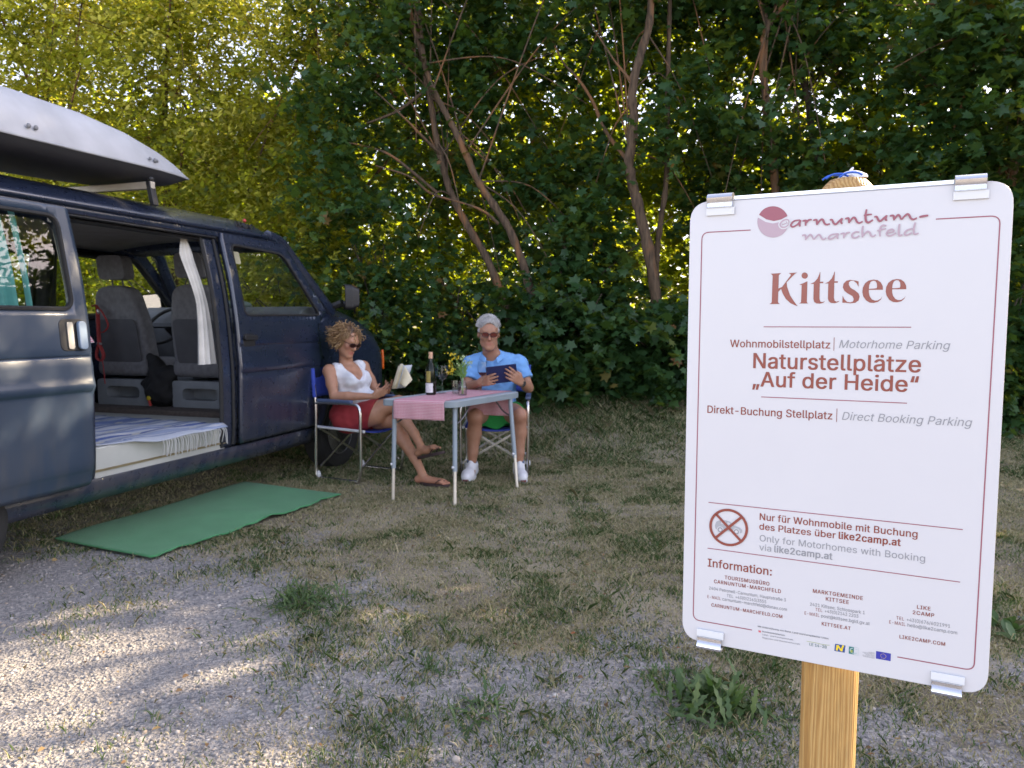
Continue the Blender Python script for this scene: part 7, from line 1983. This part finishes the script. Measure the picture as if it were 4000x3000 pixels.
def foot(F, ankle, toe, s=1.0, r=1.0):
    a = np.array(ankle, float); t = np.array(toe, float); f = unit(t - a)
    fl = unit([f[0], f[1], f[2]]); up = unit(np.cross(np.cross(fl, [0, 0, 1]), fl)); sd = np.cross(fl, up)
    heel = a - up * .055 * s - fl * .028 * s
    F.ell(heel, (.030 * s, .030 * s, .028 * s), .02)
    ball = t - fl * .055 * s
    F.cone(a - up * .02, a + fl * .07 - up * .030, .030 * s, .026 * s, .02)
    F.cone(heel, ball + sd * .012 * s, .024 * s, .020 * s, .02); F.cone(a + fl * .05 - up * .028, ball - sd * .015 * s, .026 * s, .021 * s, .02); 
    for i in range(5):
        x = (i - 2) * .0165 * s
        b0 = ball + sd * x; L = (.046, .050, .046, .040, .034)[i] * s
        F.cone(b0, b0 + fl * L - up * .004, .0125 * s if i == 0 else .0105 * s, .0105 * s if i == 0 else .008 * s, .004)

def glasses(parent, P, M, org, name, lens, frm, w=.031, tilt=0.0):
    o = np.array(org)
    mb = MB(); ml = MB()
    for q in (-1, 1):
        ring = []
        for t in np.linspace(0, 2 * math.pi, 21)[:-1]:
            x = q * w + .0265 * math.copysign(abs(math.cos(t)) ** .75, math.cos(t)); z = .014 + .0175 * math.copysign(abs(math.sin(t)) ** .8, math.sin(t))
            ring.append(P(x, .108 - 3.2 * x * x, z) - o)
        mb.tube([Vector(p) for p in ring] + [Vector(ring[0])], .0022, 6, cap=False)
        mb.tube([Vector(P(q * .056, .098, .022) - o), Vector(P(q * .077, .05, .022) - o), Vector(P(q * .082, -.005, .018) - o)], .0022, 6)
        ml.add([Vector(p) for p in ring], [tuple(range(len(ring)))])
    mb.tube([Vector(P(-.008, .109, .020) - o), Vector(P(.008, .109, .020) - o)], .0024, 6)
    g = mb.build('sunglasses', frm, parent, smooth=60)
    ml.build('lens', lens, g)

# =================================================================== the man
MAN0 = np.array((-.14, 6.25, 0.0))
man = empty('person', tuple(MAN0))
tag(man, 'grey haired man in light blue polo shirt and green shorts holding a tablet', 'person', 'people sitting at the camping table')
M_SKIN_M = skin_mat('tanned_skin', (.36, .185, .115), (.40, .14, .10))
hM = frame((.10, -1.0, -.16), (.0, 0, 1)); hc = np.array((-.190, 6.135, 1.150)); HS = 1.07
shL_, shR_ = np.array((-.338, 6.215, .905)), np.array((.058, 6.225, .910))     # named as seen in the photo
elL, elR = np.array((-.372, 6.13, .715)), np.array((.135, 6.16, .712))
wrL, wrR = np.array((-.256, 5.905, .775)), np.array((.074, 5.890, .775))
hpL, hpR = np.array((-.245, 6.26, .50)), np.array((-.035, 6.26, .50))
knL, knR = np.array((-.292, 5.935, .500)), np.array((.060, 5.925, .515))
anL, anR = np.array((-.322, 6.00, .095)), np.array((.056, 5.98, .095))
F = Field((-.50, 5.62, -.02), (.28, 6.56, 1.34), .0062)
def torso_man(F, g=0.0):
    F.ell((-.14, 6.30, .52), (.185 + g, .13 + g, .11 + g), .03)
    F.ell((-.145, 6.235, .66), (.165 + g, .135 + g, .15 + g), .05)
    F.ell((-.142, 6.235, .80), (.170 + g, .125 + g, .16 + g), .05)
    F.cone(shL_ + (.07, .02, .0), shR_ + (-.07, .02, .0), .062 + g, .062 + g, .05)
    F.cone((-.25, 6.235, .915), (-.165, 6.215, .975), .055 + g * .6, .055 + g * .3, .06); F.cone((-.05, 6.235, .915), (-.165, 6.215, .975), .055 + g * .6, .055 + g * .3, .06)
torso_man(F)
F.chain([(-.168, 6.215, .95), (-.178, 6.175, 1.03), hc + hM @ np.array((0, -.02, -.05))], [.060, .057, .055], .025)
head(F, hc, hM, HS)
for s_, e_, w_ in ((shL_, elL, wrL), (shR_, elR, wrR)):
    F.ell(s_, (.055, .054, .055), .04); m_ = s_ * .55 + e_ * .45
    F.chain([s_, m_, e_], [.055, .050, .040], .02)
    F.chain([e_, e_ * .65 + w_ * .35, w_], [.041, .041, .027], .012)
hand(F, wrL, (.80, -.56, .22), (.30, .90, .05), 1.05, (.50, .62, .68, .72), 1, (.6, .8))
hand(F, wrR, (-.58, -.62, .52), (-.45, .85, .15), 1.05, (.45, .48, .5, .5), -1, (.5, .9))
for h_, k_, a_, in ((hpL, knL, anL), (hpR, knR, anR)):
    F.chain([h_, h_ * .5 + k_ * .5, k_], [.092, .082, .062], .03)
    F.ell(k_ + (0, -.022, .004), (.048, .042, .050), .03)
    mid = k_ * .66 + a_ * .34 + np.array((0, .018, 0))
    F.chain([k_ + (0, .008, -.03), mid, k_ * .28 + a_ * .72, a_], [.055, .058, .040, .034], .02)
    F.cone(a_, a_ + (0, -.10, -.045), .034, .03, .02)
def blush_m(V):
    d = V - hc; l = d @ hM
    mo = np.exp(-(((l[:, 0]) / .024) ** 2 + ((l[:, 1] - .09) / .03) ** 2 + ((l[:, 2] + .062) / .012) ** 2)) * .8
    no = np.exp(-((l[:, 0] / .02) ** 2 + ((l[:, 1] - .115) / .03) ** 2 + ((l[:, 2] + .018) / .03) ** 2)) * .4
    kn = sum(np.exp(-np.sum(((V - k_) / np.array((.06, .07, .06))) ** 2, 1)) * .35 for k_ in (knL, knR))
    return {'blush': np.clip(mo + no + kn, 0, 1)}
F.build('body', M_SKIN_M, man, MAN0, blush_m)
# polo shirt
M_POLO = mat('light_blue_polo', (.165, .36, .68), .9, var=.06, scale=14, bump=.2, bscale=500)
F = Field((-.50, 5.95, .42), (.28, 6.50, 1.08), .0062)
torso_man(F, .014)
F.cone((-.23, 6.16, .565), (-.06, 6.16, .565), .085, .085, .05)
for s_, e_ in ((shL_, elL), (shR_, elR)):
    q_ = s_ * .40 + e_ * .60
    F.ell(s_, (.066, .065, .064), .05); F.cone(s_, q_ + (q_ - s_) * .15, .063, .070, .04)
F.wrinkle(.004, 30, 1.0)
for s_, e_ in ((shL_, elL), (shR_, elR)):
    q_ = s_ * .36 + e_ * .64
    n_ = unit(e_ - s_)
    w = F._win(np.minimum(q_, e_) - .11, np.maximum(q_, e_) + .11, 0)
    sl, (X, Y, Z) = w
    dd = ((X - q_[0]) * n_[0] + (Y - q_[1]) * n_[1] + (Z - q_[2]) * n_[2]).astype(np.float32)
    rad = np.sqrt((X - e_[0]) ** 2 + (Y - e_[1]) ** 2 + (Z - e_[2]) ** 2).astype(np.float32)
    F.d[sl] = np.where(rad < .125, np.maximum(F.d[sl], dd), F.d[sl])
F.cone((-.168, 6.20, .975), (-.185, 6.08, 1.09), .070, .085, .01, True)
F.cone((-.168, 6.15, .985), (-.160, 6.085, .925), .045, .010, .008, True)
F.cut((0, 6.2, .485), (0, 0, -1))
shirt = F.build('polo_shirt', M_POLO, man, MAN0)
mb = MB()
def collar(u, v):
    a = lerp(-2.62, 2.62, u) + math.pi / 2
    r = .078 + .022 * v
    z = .998 - .040 * v - .052 * (abs(u - .5) * 2) ** 3 + .012
    return Vector((-.168 + r * math.cos(a) * 1.0, 6.185 + r * math.sin(a) * .98 - .030 * (abs(u - .5) * 2) ** 4, z)) - Vector(MAN0)
mb.grid(40, 6, collar); mb.build('collar', M_POLO, shirt, smooth=180, solid=.005)
mb = MB(); mb.bar(Vector((-.160, 6.092, .930)) - Vector(MAN0), Vector((-.156, 6.088, .86)) - Vector(MAN0), .020, .004, (0, -1, 0)); mb.build('placket', M_POLO, shirt, bevel=.001)
# shorts
F = Field((-.45, 5.85, .34), (.22, 6.52, .68), .0062)
F.ell((-.14, 6.30, .52), (.198, .145, .125), .03)
for h_, k_ in ((hpL, knL), (hpR, knR)):
    F.cone(h_, h_ * .25 + k_ * .75, .108, .092, .04)
F.cone((-.14, 6.2, .475), (-.13, 6.02, .455), .085, .075, .05)
F.wrinkle(.0045, 28, 2.0)
F.cut((0, 5.985, 0), (0, -1, .15)); F.cut((0, 0, .60), (0, 0, 1))
F.build('shorts', mat('green_shorts', (.012, .21, .035), .85, var=.08, bump=.2, bscale=300), man, MAN0)
# short grey hair
M_GREYH = mat('grey_hair', (.31, .295, .28), .75, var=.25, scale=60, bump=.6, bscale=220, stretch=(1, .4, 1))
F = Field(hc - .16, hc + .17, .005)
Ph = lambda x, y, z: hc + hM @ (np.array([x, y, z]) * HS)
F.ell(Ph(0, -.026, .050), np.array((.080, .097, .083)) * HS, .01, hM); F.ell(Ph(0, .008, .078), np.array((.064, .070, .055)) * HS, .02, hM)
F.ell(Ph(0, -.05, -.01), np.array((.070, .055, .07)) * HS, .02, hM)
for q in (-1, 1): F.cone(Ph(q * .074, .016, .035), Ph(q * .075, .014, -.006), .011 * HS, .006 * HS, .012)
F.ell(Ph(0, .100, .024), np.array((.062, .078, .080)) * HS, .010, hM, True)
for q in (-1, 1): F.ell(Ph(q * .080, .0, -.012), np.array((.02, .03, .034)) * HS, .006, hM, True)
X, Y, Z = np.meshgrid(*F.ax, indexing='ij', sparse=True)
F.d += (.0012 * np.sin(X * 260 + 3 * np.sin(Z * 60)) + .0012 * np.sin(X * 420 + Y * 60)).astype(np.float32)
hair = F.build('hair', M_GREYH, man, MAN0)
rh = np.random.default_rng(12); mb = MB()
for q in range(1300):
    v = rh.normal(size=3); v[2] = abs(v[2]) * .9 + .1; v = unit(v)
    if v[1] > .35 and v[2] < .72: continue
    p = np.array((v[0] * .078, -.018 + v[1] * .095, .046 + v[2] * .088 + (.004 if v[1] > .2 else 0)))
    d = np.array((v[0] * .45 + .06 + rh.normal() * .12, -.6 + rh.normal() * .15, .10 + .35 * v[2])); d = unit(d) * .024
    pts = [Ph(*p), Ph(*(p + d * .5 + v * .006)), Ph(*(p + d + v * .004))]
    mb.tube([Vector(x - MAN0) for x in pts], [.0015, .0013, .0006], 3, cap=False)
mb.build('hair_strands', mat('silver_hair', (.46, .445, .425), .6, var=.3, scale=90), hair, smooth=60)
glasses(man, Ph, hM, MAN0, 'sunglasses', mat('brown_lens', (.12, .030, .022), .08), mat('dark_frame', (.03, .018, .018), .35))
# watch
mb = MB()
wn_ = unit(wrR - elR); wc = wrR - wn_ * .015
mb.lathe([(.029, -.011), (.0325, -.010), (.0325, .010), (.029, .011)], Vector(wc - MAN0), 22, axis=tuple(wn_)); mb.box(Vector(wc - MAN0) + Vector((.012, -.030, 0)), (.03, .012, .03))
mb.build('wristwatch', M_BLACKP, man, smooth=40)
# socks and trainers
M_SOCK = mat('blue_grey_sock', (.10, .14, .24), .95); M_SHOE = mat('white_trainer', (.66, .66, .68), .6, var=.06, scale=18); M_SOLE = mat('white_sole', (.60, .60, .61), .5); M_MAROON = mat('maroon_sole', (.16, .04, .045), .6)
for a_, t_ in ((anL, np.array((-.360, 5.80, .0))), (anR, np.array((.088, 5.775, .0)))):
    fz = float(ground_z(a_[0], a_[1])); f = unit([t_[0] - a_[0], t_[1] - a_[1], 0]); sd = np.cross(f, [0, 0, 1.])
    F = Field(np.minimum(a_, t_) - (.12, .12, .12), np.maximum(a_, t_) + (.12, .12, .12), .005)
    F.cone(a_ + (0, 0, .052), a_ + (0, 0, -.03), .042, .040, .01); F.cut(a_ + (0, 0, .052), (0, 0, 1))
    F.build('sock', M_SOCK, man, MAN0)
    F = Field(np.minimum(a_, t_) - (.13, .13, .12), np.maximum(a_, t_) + (.13, .13, .12), .005)
    hl = a_ - f * .045; hl[2] = fz + .045; bl = a_ + f * .125; bl[2] = fz + .045; to = a_ + f * .185; to[2] = fz + .040
    F.cone(hl, bl, .040, .044, .02); F.cone(bl, to, .047, .036, .02); F.cone(bl + sd * .012, to + sd * .008 - f * .012, .042, .034, .02)
    F.cone(a_ + (0, 0, .005), a_ + f * .09 + (0, 0, -.032), .047, .036, .02); F.cone(hl + (0, 0, .02), a_ - f * .02 + (0, 0, .01), .040, .042, .02)
    F.cone(a_ + f * .035 + (0, 0, .035), a_ + f * .06 + (0, 0, -.005), .020, .022, .012)
    F.cone(a_ + (0, 0, .06), a_ + (0, 0, .0), .036, .036, .006, True)
    F.cut((0, 0, fz + .016), (0, 0, -1))
    sh_ = F.build('trainer', M_SHOE, man, MAN0)
    mb = MB()
    pr = []
    for t in np.linspace(0, 2 * math.pi, 33)[:-1]:
        l = .07 + .148 * math.cos(t); wd = (.047 + .010 * math.sin(math.cos(t) * 1.2)) * math.sin(t)
        pr.append((l, wd))
    mb.prism(pr, lambda l, w, z: Vector(np.array((a_[0], a_[1], 0)) + f * l + sd * w + np.array((0, 0, fz + z)) - MAN0), .0, .030); mb.build('sole', M_SOLE, sh_, bevel=.006)
    mb = MB(); tp_ = np.array((a_[0], a_[1], fz)) + f * .212
    mb.ball(Vector(tp_ + (0, 0, .020) - MAN0), (.024, .010, .014), 10, 6, rot=Matrix.Rotation(math.atan2(f[1], f[0]) + math.pi / 2, 3, 'Z')); mb.build('toe_patch', M_MAROON, sh_, smooth=180)
    mb = MB()
    for q in range(4):
        c_ = a_ + f * (.045 + .022 * q) + np.array((0, 0, .022 - .018 * q)); mb.tube([Vector(c_ - sd * .022 - MAN0), Vector(c_ + (0, 0, .006) - MAN0), Vector(c_ + sd * .022 - MAN0)], .0035, 5)
    mb.build('lace', M_SOLE, sh_, smooth=60)

# =================================================================== the woman
WOM0 = np.array((-1.25, 6.07, 0.0))
wom = empty('person', tuple(WOM0))
tag(wom, 'woman with curly blond hair in white tank top and red shorts reading a book', 'person', 'people sitting at the camping table')
M_SKIN_W = skin_mat('sun_tanned_skin', (.42, .215, .13), (.46, .14, .12))
wM = frame((.74, -.55, -.42), (.10, 0, 1)); wc_ = np.array((-1.318, 6.045, 1.092)); WS = .98
fdir = unit((.86, -.46, 0)); 
sN, sF = np.array((-1.452, 5.985, .862)), np.array((-1.235, 6.245, .878))
eN, eF = np.array((-1.398, 5.905, .668)), np.array((-1.12, 6.20, .675))
wN, wF = np.array((-1.075, 5.845, .672)), np.array((-1.030, 5.985, .690))
pN, pF = np.array((-1.335, 5.985, .475)), np.array((-1.235, 6.165, .475))
kN, kF = np.array((-.900, 5.925, .612)), np.array((-.915, 5.965, .462))     # crossed leg near, planted leg far
aN, aF = np.array((-.700, 5.735, .300)), np.array((-.690, 5.735, .085))
F = Field((-1.66, 5.50, -.02), (-.36, 6.48, 1.24), .0064)
def torso_w(F, g=0.0):
    F.ell((-1.315, 6.095, .50), (.155 + g, .145 + g, .105 + g), .03)
    F.ell((-1.295, 6.085, .64), (.128 + g, .125 + g, .14 + g), .05)
    F.ell((-1.315, 6.095, .78), (.125 + g, .125 + g, .14 + g), .05)
    for q in (-1, 1): F.ell(np.array((-1.235, 6.035, .790)) + np.array((.35, .62, 0)) * .085 * q, (.058 + g, .060 + g, .058 + g), .04)
    F.cone(sN + (.04, .045, -.012), sF + (-.04, -.045, -.012), .052 + g, .052 + g, .05)
torso_w(F)
F.chain([(-1.345, 6.11, .865), (-1.340, 6.085, .955), wc_ + wM @ np.array((0, -.025, -.045))], [.060, .046, .045], .03)
head(F, wc_, wM, WS, False)
for s_, e_, w_ in ((sN, eN, wN), (sF, eF, wF)):
    F.ell(s_, (.052, .050, .052), .04); F.chain([s_, s_ * .5 + e_ * .5, e_], [.048, .044, .036], .02)
    F.chain([e_, e_ * .65 + w_ * .35, w_], [.037, .036, .022], .012)
hand(F, wN, (.90, -.02, .44), (.05, .85, .5), .92, (.35, .5, .6, .7), 1, (.2, .9))
hand(F, wF, (.80, -.45, .40), (.1, -.75, .6), .92, (.4, .5, .6, .7), -1, (.2, .9))
F.chain([pN, pN * .5 + kN * .5, kN], [.088, .078, .058], .03)
F.chain([pF, pF * .5 + kF * .5, kF], [.088, .078, .056], .03)
F.cone(pN + (.05, -.02, -.02), kN * .6 + pN * .4 + np.array((0, 0, -.05)), .08, .07, .04)
F.ell(kN + (.012, -.01, .01), (.047, .045, .05), .03); F.ell(kF + (.02, -.01, 0), (.045, .045, .05), .03)
bN = np.array((-.03, .02, 0))
F.chain([kN + (0, 0, -.02), kN * .66 + aN * .34 + bN, kN * .3 + aN * .7, aN], [.050, .052, .036, .030], .02)
F.chain([kF + (0, 0, -.02), kF * .66 + aF * .34 + bN, kF * .3 + aF * .7, aF], [.050, .054, .038, .031], .02)
tF = np.array((-.485, 5.625, .030)); tN = np.array((-.575, 5.655, .302))
foot(F, aF, tF, .97); foot(F, aN, tN + (.02, -.01, 0), .97)
def blush_w(V):
    l = (V - wc_) @ wM
    mo = np.exp(-(((l[:, 0]) / .024) ** 2 + ((l[:, 1] - .09) / .03) ** 2 + ((l[:, 2] + .060) / .012) ** 2))
    ch_ = sum(np.exp(-(((l[:, 0] - q * .042) / .025) ** 2 + ((l[:, 1] - .07) / .03) ** 2 + ((l[:, 2] + .015) / .025) ** 2)) * .35 for q in (-1, 1))
    ft = np.exp(-((V[:, 2]) / .05) ** 2) * .35
    return {'blush': np.clip(mo + ch_ + ft, 0, 1)}
F.build('body', M_SKIN_W, wom, WOM0, blush_w)
# tank top
F = Field((-1.60, 5.84, .44), (-1.02, 6.42, 1.0), .0062)
torso_w(F, .011)
F.ell((-1.238, 6.032, .790), (.060, .085, .058), .05)
for s_ in (sN, sF):
    i_ = s_ * .72 + np.array((-1.345, 6.11, .89)) * .28
    F.cone(i_ + (-.02, 0, -.05), i_ + (.02, -.01, .012), .050, .040, .03)
F.cone((-1.19, 6.045, .58), (-1.16, 6.03, .62), .10, .09, .05)
F.wrinkle(.0030, 36, 3.0)
for s_, e_, sg_ in ((sN, eN, -1), (sF, eF, 1)):
    out = unit(np.array((-.40, -.80, 0)) if sg_ < 0 else np.array((.40, .80, 0)))
    F.cone(s_ + out * .030 + (0, 0, .06), s_ * .55 + e_ * .45 + out * .055, .058, .060, .006, True)
nk = np.array((-1.235, 6.00, .935))
F.cone((-1.345, 6.10, .95), (-1.28, 6.04, .905), .068, .064, .012, True); F.cone((-1.28, 6.04, .905), (-1.19, 5.965, .850), .064, .062, .012, True)
F.cut((0, 0, .485), (0, 0, -1))
F.build('tank_top', mat('white_cotton', (.70, .71, .74), .9, var=.03, bump=.25, bscale=350), wom, WOM0)
# red shorts
F = Field((-1.56, 5.80, .36), (-.86, 6.40, .70), .0062)
F.ell((-1.315, 6.095, .50), (.168, .158, .118), .03); F.ell((-1.30, 6.09, .57), (.142, .138, .06), .04)
for h_, k_ in ((pN, kN), (pF, kF)): F.cone(h_, h_ * .38 + k_ * .62, .104, .090, .04)
F.cone(pN + (.05, -.02, -.02), kN * .5 + pN * .5 + np.array((0, 0, -.05)), .092, .080, .04)
F.wrinkle(.0028, 30, 4.0)
F.cut(pN * .44 + kN * .56, (.93, -.15, -.30)); F.cut((-1.3, 0, .625), (-.25, 0, 1))
F.build('shorts', mat('red_shorts', (.27, .022, .026), .85, var=.08, bump=.2, bscale=300), wom, WOM0)
# curly hair: a cap and many curls
m, nt, b = nmat('blond_curls'); at = N(nt, 'Attribute'); at.attribute_name = 'tone'
r = ramp(nt, at.outputs['Fac'], [(0, (.035, .022, .016)), (.22, (.10, .055, .028)), (.5, (.25, .145, .065)), (.8, (.40, .26, .12)), (1, (.52, .38, .20))]); nt.links.new(r.outputs[0], b.inputs['Base Color']); b.inputs['Roughness'].default_value = .55
M_BLOND = m
Pw = lambda x, y, z: wc_ + wM @ (np.array([x, y, z]) * WS)
F = Field(wc_ - .20, wc_ + .20, .006)
F.ell(Pw(0, -.03, .05), np.array((.090, .100, .085)) * WS, .01, wM); F.ell(Pw(0, -.075, -.01), np.array((.092, .060, .085)) * WS, .03, wM); F.ell(Pw(.055, -.03, .0), np.array((.035, .06, .08)) * WS, .03, wM); F.ell(Pw(-.055, -.03, .0), np.array((.035, .06, .08)) * WS, .03, wM)
F.ell(Pw(0, .10, -.01), np.array((.070, .085, .075)) * WS, .012, wM, True)
def hair_tone(V):
    l = (V - wc_) @ wM
    part = np.exp(-((l[:, 0] - .01) / .03) ** 2 - ((l[:, 1] - .03) / .06) ** 2) * (l[:, 2] > .08)
    return {'tone': np.clip(.45 - .42 * part, 0, 1)}
hw = F.build('hair', M_BLOND, wom, WOM0, hair_tone)
rh = np.random.default_rng(31); VV = []; FF = []; TT_ = []
mb = MB(); tones = []
for q in range(620):
    v = unit(rh.normal(size=3))
    if v[2] < -.75: continue
    if v[1] > .42 and v[2] < .42: continue
    base = np.array((v[0] * .088, -.032 + v[1] * .098, .042 + v[2] * .084))
    fall = unit(np.array((v[0] * .7, -.25 + v[1] * .3 + (.35 if v[1] > .3 else 0), -.75 + .5 * v[2] + rh.normal() * .3)))
    L = (.04 + .05 * rh.random()) * (.6 if v[2] > .5 else 1.0); rr = .006 + .004 * rh.random(); ph = rh.random() * 6.28; tn = rh.random()
    e1 = unit(np.cross(fall, v + .01)); e2 = np.cross(fall, e1); pts = []
    for k in range(13):
        t = k / 12; a = ph + t * 9.5 * (L / .08)
        p = base + v * (.003 + .016 * math.sin(math.pi * min(1, t * 1.1)) + .004 * t) + fall * L * t + (e1 * math.cos(a) + e2 * math.sin(a)) * rr * (.4 + .6 * t)
        pts.append(Vector(Pw(*p) - WOM0))
    n0 = len(mb.v)
    mb.tube(pts, [lerp(.0034, .0022, k / 12) for k in range(13)], 4, cap=False)
    l = base; dark = math.exp(-((l[0] - .01) / .035) ** 2 - ((l[1] - .02) / .07) ** 2) * (1 if l[2] > .08 else 0)
    tones += [max(0, min(1, (.30 + .6 * tn) * (1 - .8 * dark * (1 - j / 13)))) for j in range(13) for _ in range(4)]
np_mesh('curls', np.array(mb.v), np.array(mb.f), M_BLOND, hw, smooth=True, attr={'tone': np.array(tones)})
glasses(wom, Pw, wM, WOM0, 'sunglasses', mat('dark_brown_lens', (.03, .012, .010), .08), mat('dark_red_frame', (.05, .012, .010), .35))
# sandals
M_SAN = mat('dark_brown_sandal', (.045, .026, .026), .7)
for a_, t_ in ((aF, tF), (aN, tN + (.02, -.01, 0))):
    f = unit(t_ - a_ + np.array((0, 0, .055 if a_ is aF else .045))); f = unit(f); sd = unit(np.cross(f, (0, 0, 1))); up = np.cross(sd, f)
    mid = (a_ + t_) * .5 - up * (.050 if a_ is aF else .058)
    if a_ is aF: mid[2] = .016; f = unit((f[0], f[1], 0)); up = np.array((0, 0, 1.0))
    pr = [(.135 * math.cos(t) - .005, (.043 + .006 * math.cos(t)) * math.sin(t)) for t in np.linspace(0, 2 * math.pi, 29)[:-1]]
    mb = MB(); mb.prism(pr, lambda l, w, z: Vector(mid + f * l + sd * w + up * z - WOM0), -.016, .008); so = mb.build('sandal', M_SAN, wom, bevel=.004)
    mb = MB(); tp_ = mid + f * .085 + up * .02
    for q in (-1, 1): mb.tube(interp_path([Vector(tp_ + up * .012 - WOM0), Vector(tp_ - f * .03 + sd * q * .026 + up * .020 - WOM0), Vector(tp_ - f * .065 + sd * q * .044 - up * .012 - WOM0)], 8), .006, 6, flat=.6)
    mb.build('strap', M_SAN, so, smooth=60)
# ------------------------------------------------------------------ weeds in the gravel
M_WEED = leafy_mat('weed_leaf', [(0, (.042, .08, .026)), (.6, (.072, .125, .042)), (1, (.115, .165, .06))], [(0, (.10, .22, .03)), (1, (.25, .34, .06))], .25, .5)
def weed(x, y, r, h, n, label, name, seed, lobed=True, wd=.16):
    rng = np.random.default_rng(seed)
    o = empty(name, (x, y, gz(x, y))); tag(o, label, 'weed')
    V = []; F = []; T = []
    for i in range(n):
        a = rng.random() * 6.28; el = .15 + 1.2 * rng.random() ** .8; L = (r * math.cos(el) + h * math.sin(el)) * (.35 + .6 * rng.random())
        st = np.array([rng.normal() * r * .45, rng.normal() * r * .45, .0]); d = np.array([math.cos(a) * math.cos(el), math.sin(a) * math.cos(el), math.sin(el)])
        s = np.array([-math.sin(a), math.cos(a), 0]); K = 9; n0 = len(V); tn = rng.random()
        for k in range(K + 1):
            t = k / K; w = L * wd * math.sin(math.pi * min(1, t * .92 + .06)) * ((1.0 if k % 2 else .42) if lobed else 1)
            c = st + d * L * t + np.array([0, 0, -.45 * L * t * t * math.cos(el)])
            c[2] = max(c[2], .004)
            V += [c - s * w + np.array([0, 0, w * .4]), c, c + s * w + np.array([0, 0, w * .4])]; T += [tn * .9 + .1 * t] * 3
        for k in range(K):
            b = n0 + 3 * k
            F += [(b, b + 3, b + 4, b + 1), (b + 1, b + 4, b + 5, b + 2)]
    np_mesh('leaves', V, F, M_WEED, o, attr={'tone': np.array(T)})
weed(.66, 2.36, .15, .13, 150, 'big thistly green weed in the gravel left of the sign post', 'thistle_weed', 1, True, .10)
weed(.52, 2.55, .09, .06, 40, 'smaller thistly weed just behind the big one near the post', 'thistle_weed', 2, True, .10)
weed(2.02, 2.95, .12, .07, 22, 'broad leaved weed at the right edge below the sign', 'dock_weed', 3, False, .2)
weed(-.92, 3.26, .20, .012, 320, 'flat green weed patch in the gravel in front of the carpet', 'low_weed', 4, True, .05)
weed(-.10, 2.32, .12, .05, 50, 'small ragged weed at the bottom edge in the middle', 'low_weed', 5, True, .08)
weed(-.28, 2.62, .08, .04, 34, 'small ragged weed in the gravel above the bottom edge', 'low_weed', 6, True, .08)
# dark bag between the front seats
bag = van_thing('black_bag', -1.08, -.93, .61, 'slumped black bag with yellow and red tag between the front seats', 'bag')
F = Field((-.2, -.25, -.03), (.2, .25, .46), .008)
F.ell((0, .0, .12), (.10, .13, .13), .04); F.ell((.0, .03, .26), (.07, .06, .12), .05); F.ell((.0, -.07, .24), (.07, .06, .08), .05); F.ell((0, .12, .17), (.05, .06, .035), .04); F.cone((0, .05, .3), (0, .09, .38), .045, .028, .03); F.cone((0, -.12, .25), (0, -.14, .31), .03, .012, .03)
F.wrinkle(.006, 28, 5.0)
V, Fq = F.mesh(); np_mesh('bag_body', V, Fq, mat('black_nylon', (.008, .008, .009), .75, bump=.3, bscale=120), bag, smooth=True)
mb = MB(); mb.ball((-.11, .02, .07), (.008, .02, .018), 10, 6); mb.build('yellow_tag', mat('yellow_tag', (.55, .42, .01), .5), bag, smooth=180)
mb = MB(); mb.tube([(-.112, .015, .055), (-.115, -.002, .015)], .010, 6); mb.build('red_tag', M_RED, bag, smooth=60)
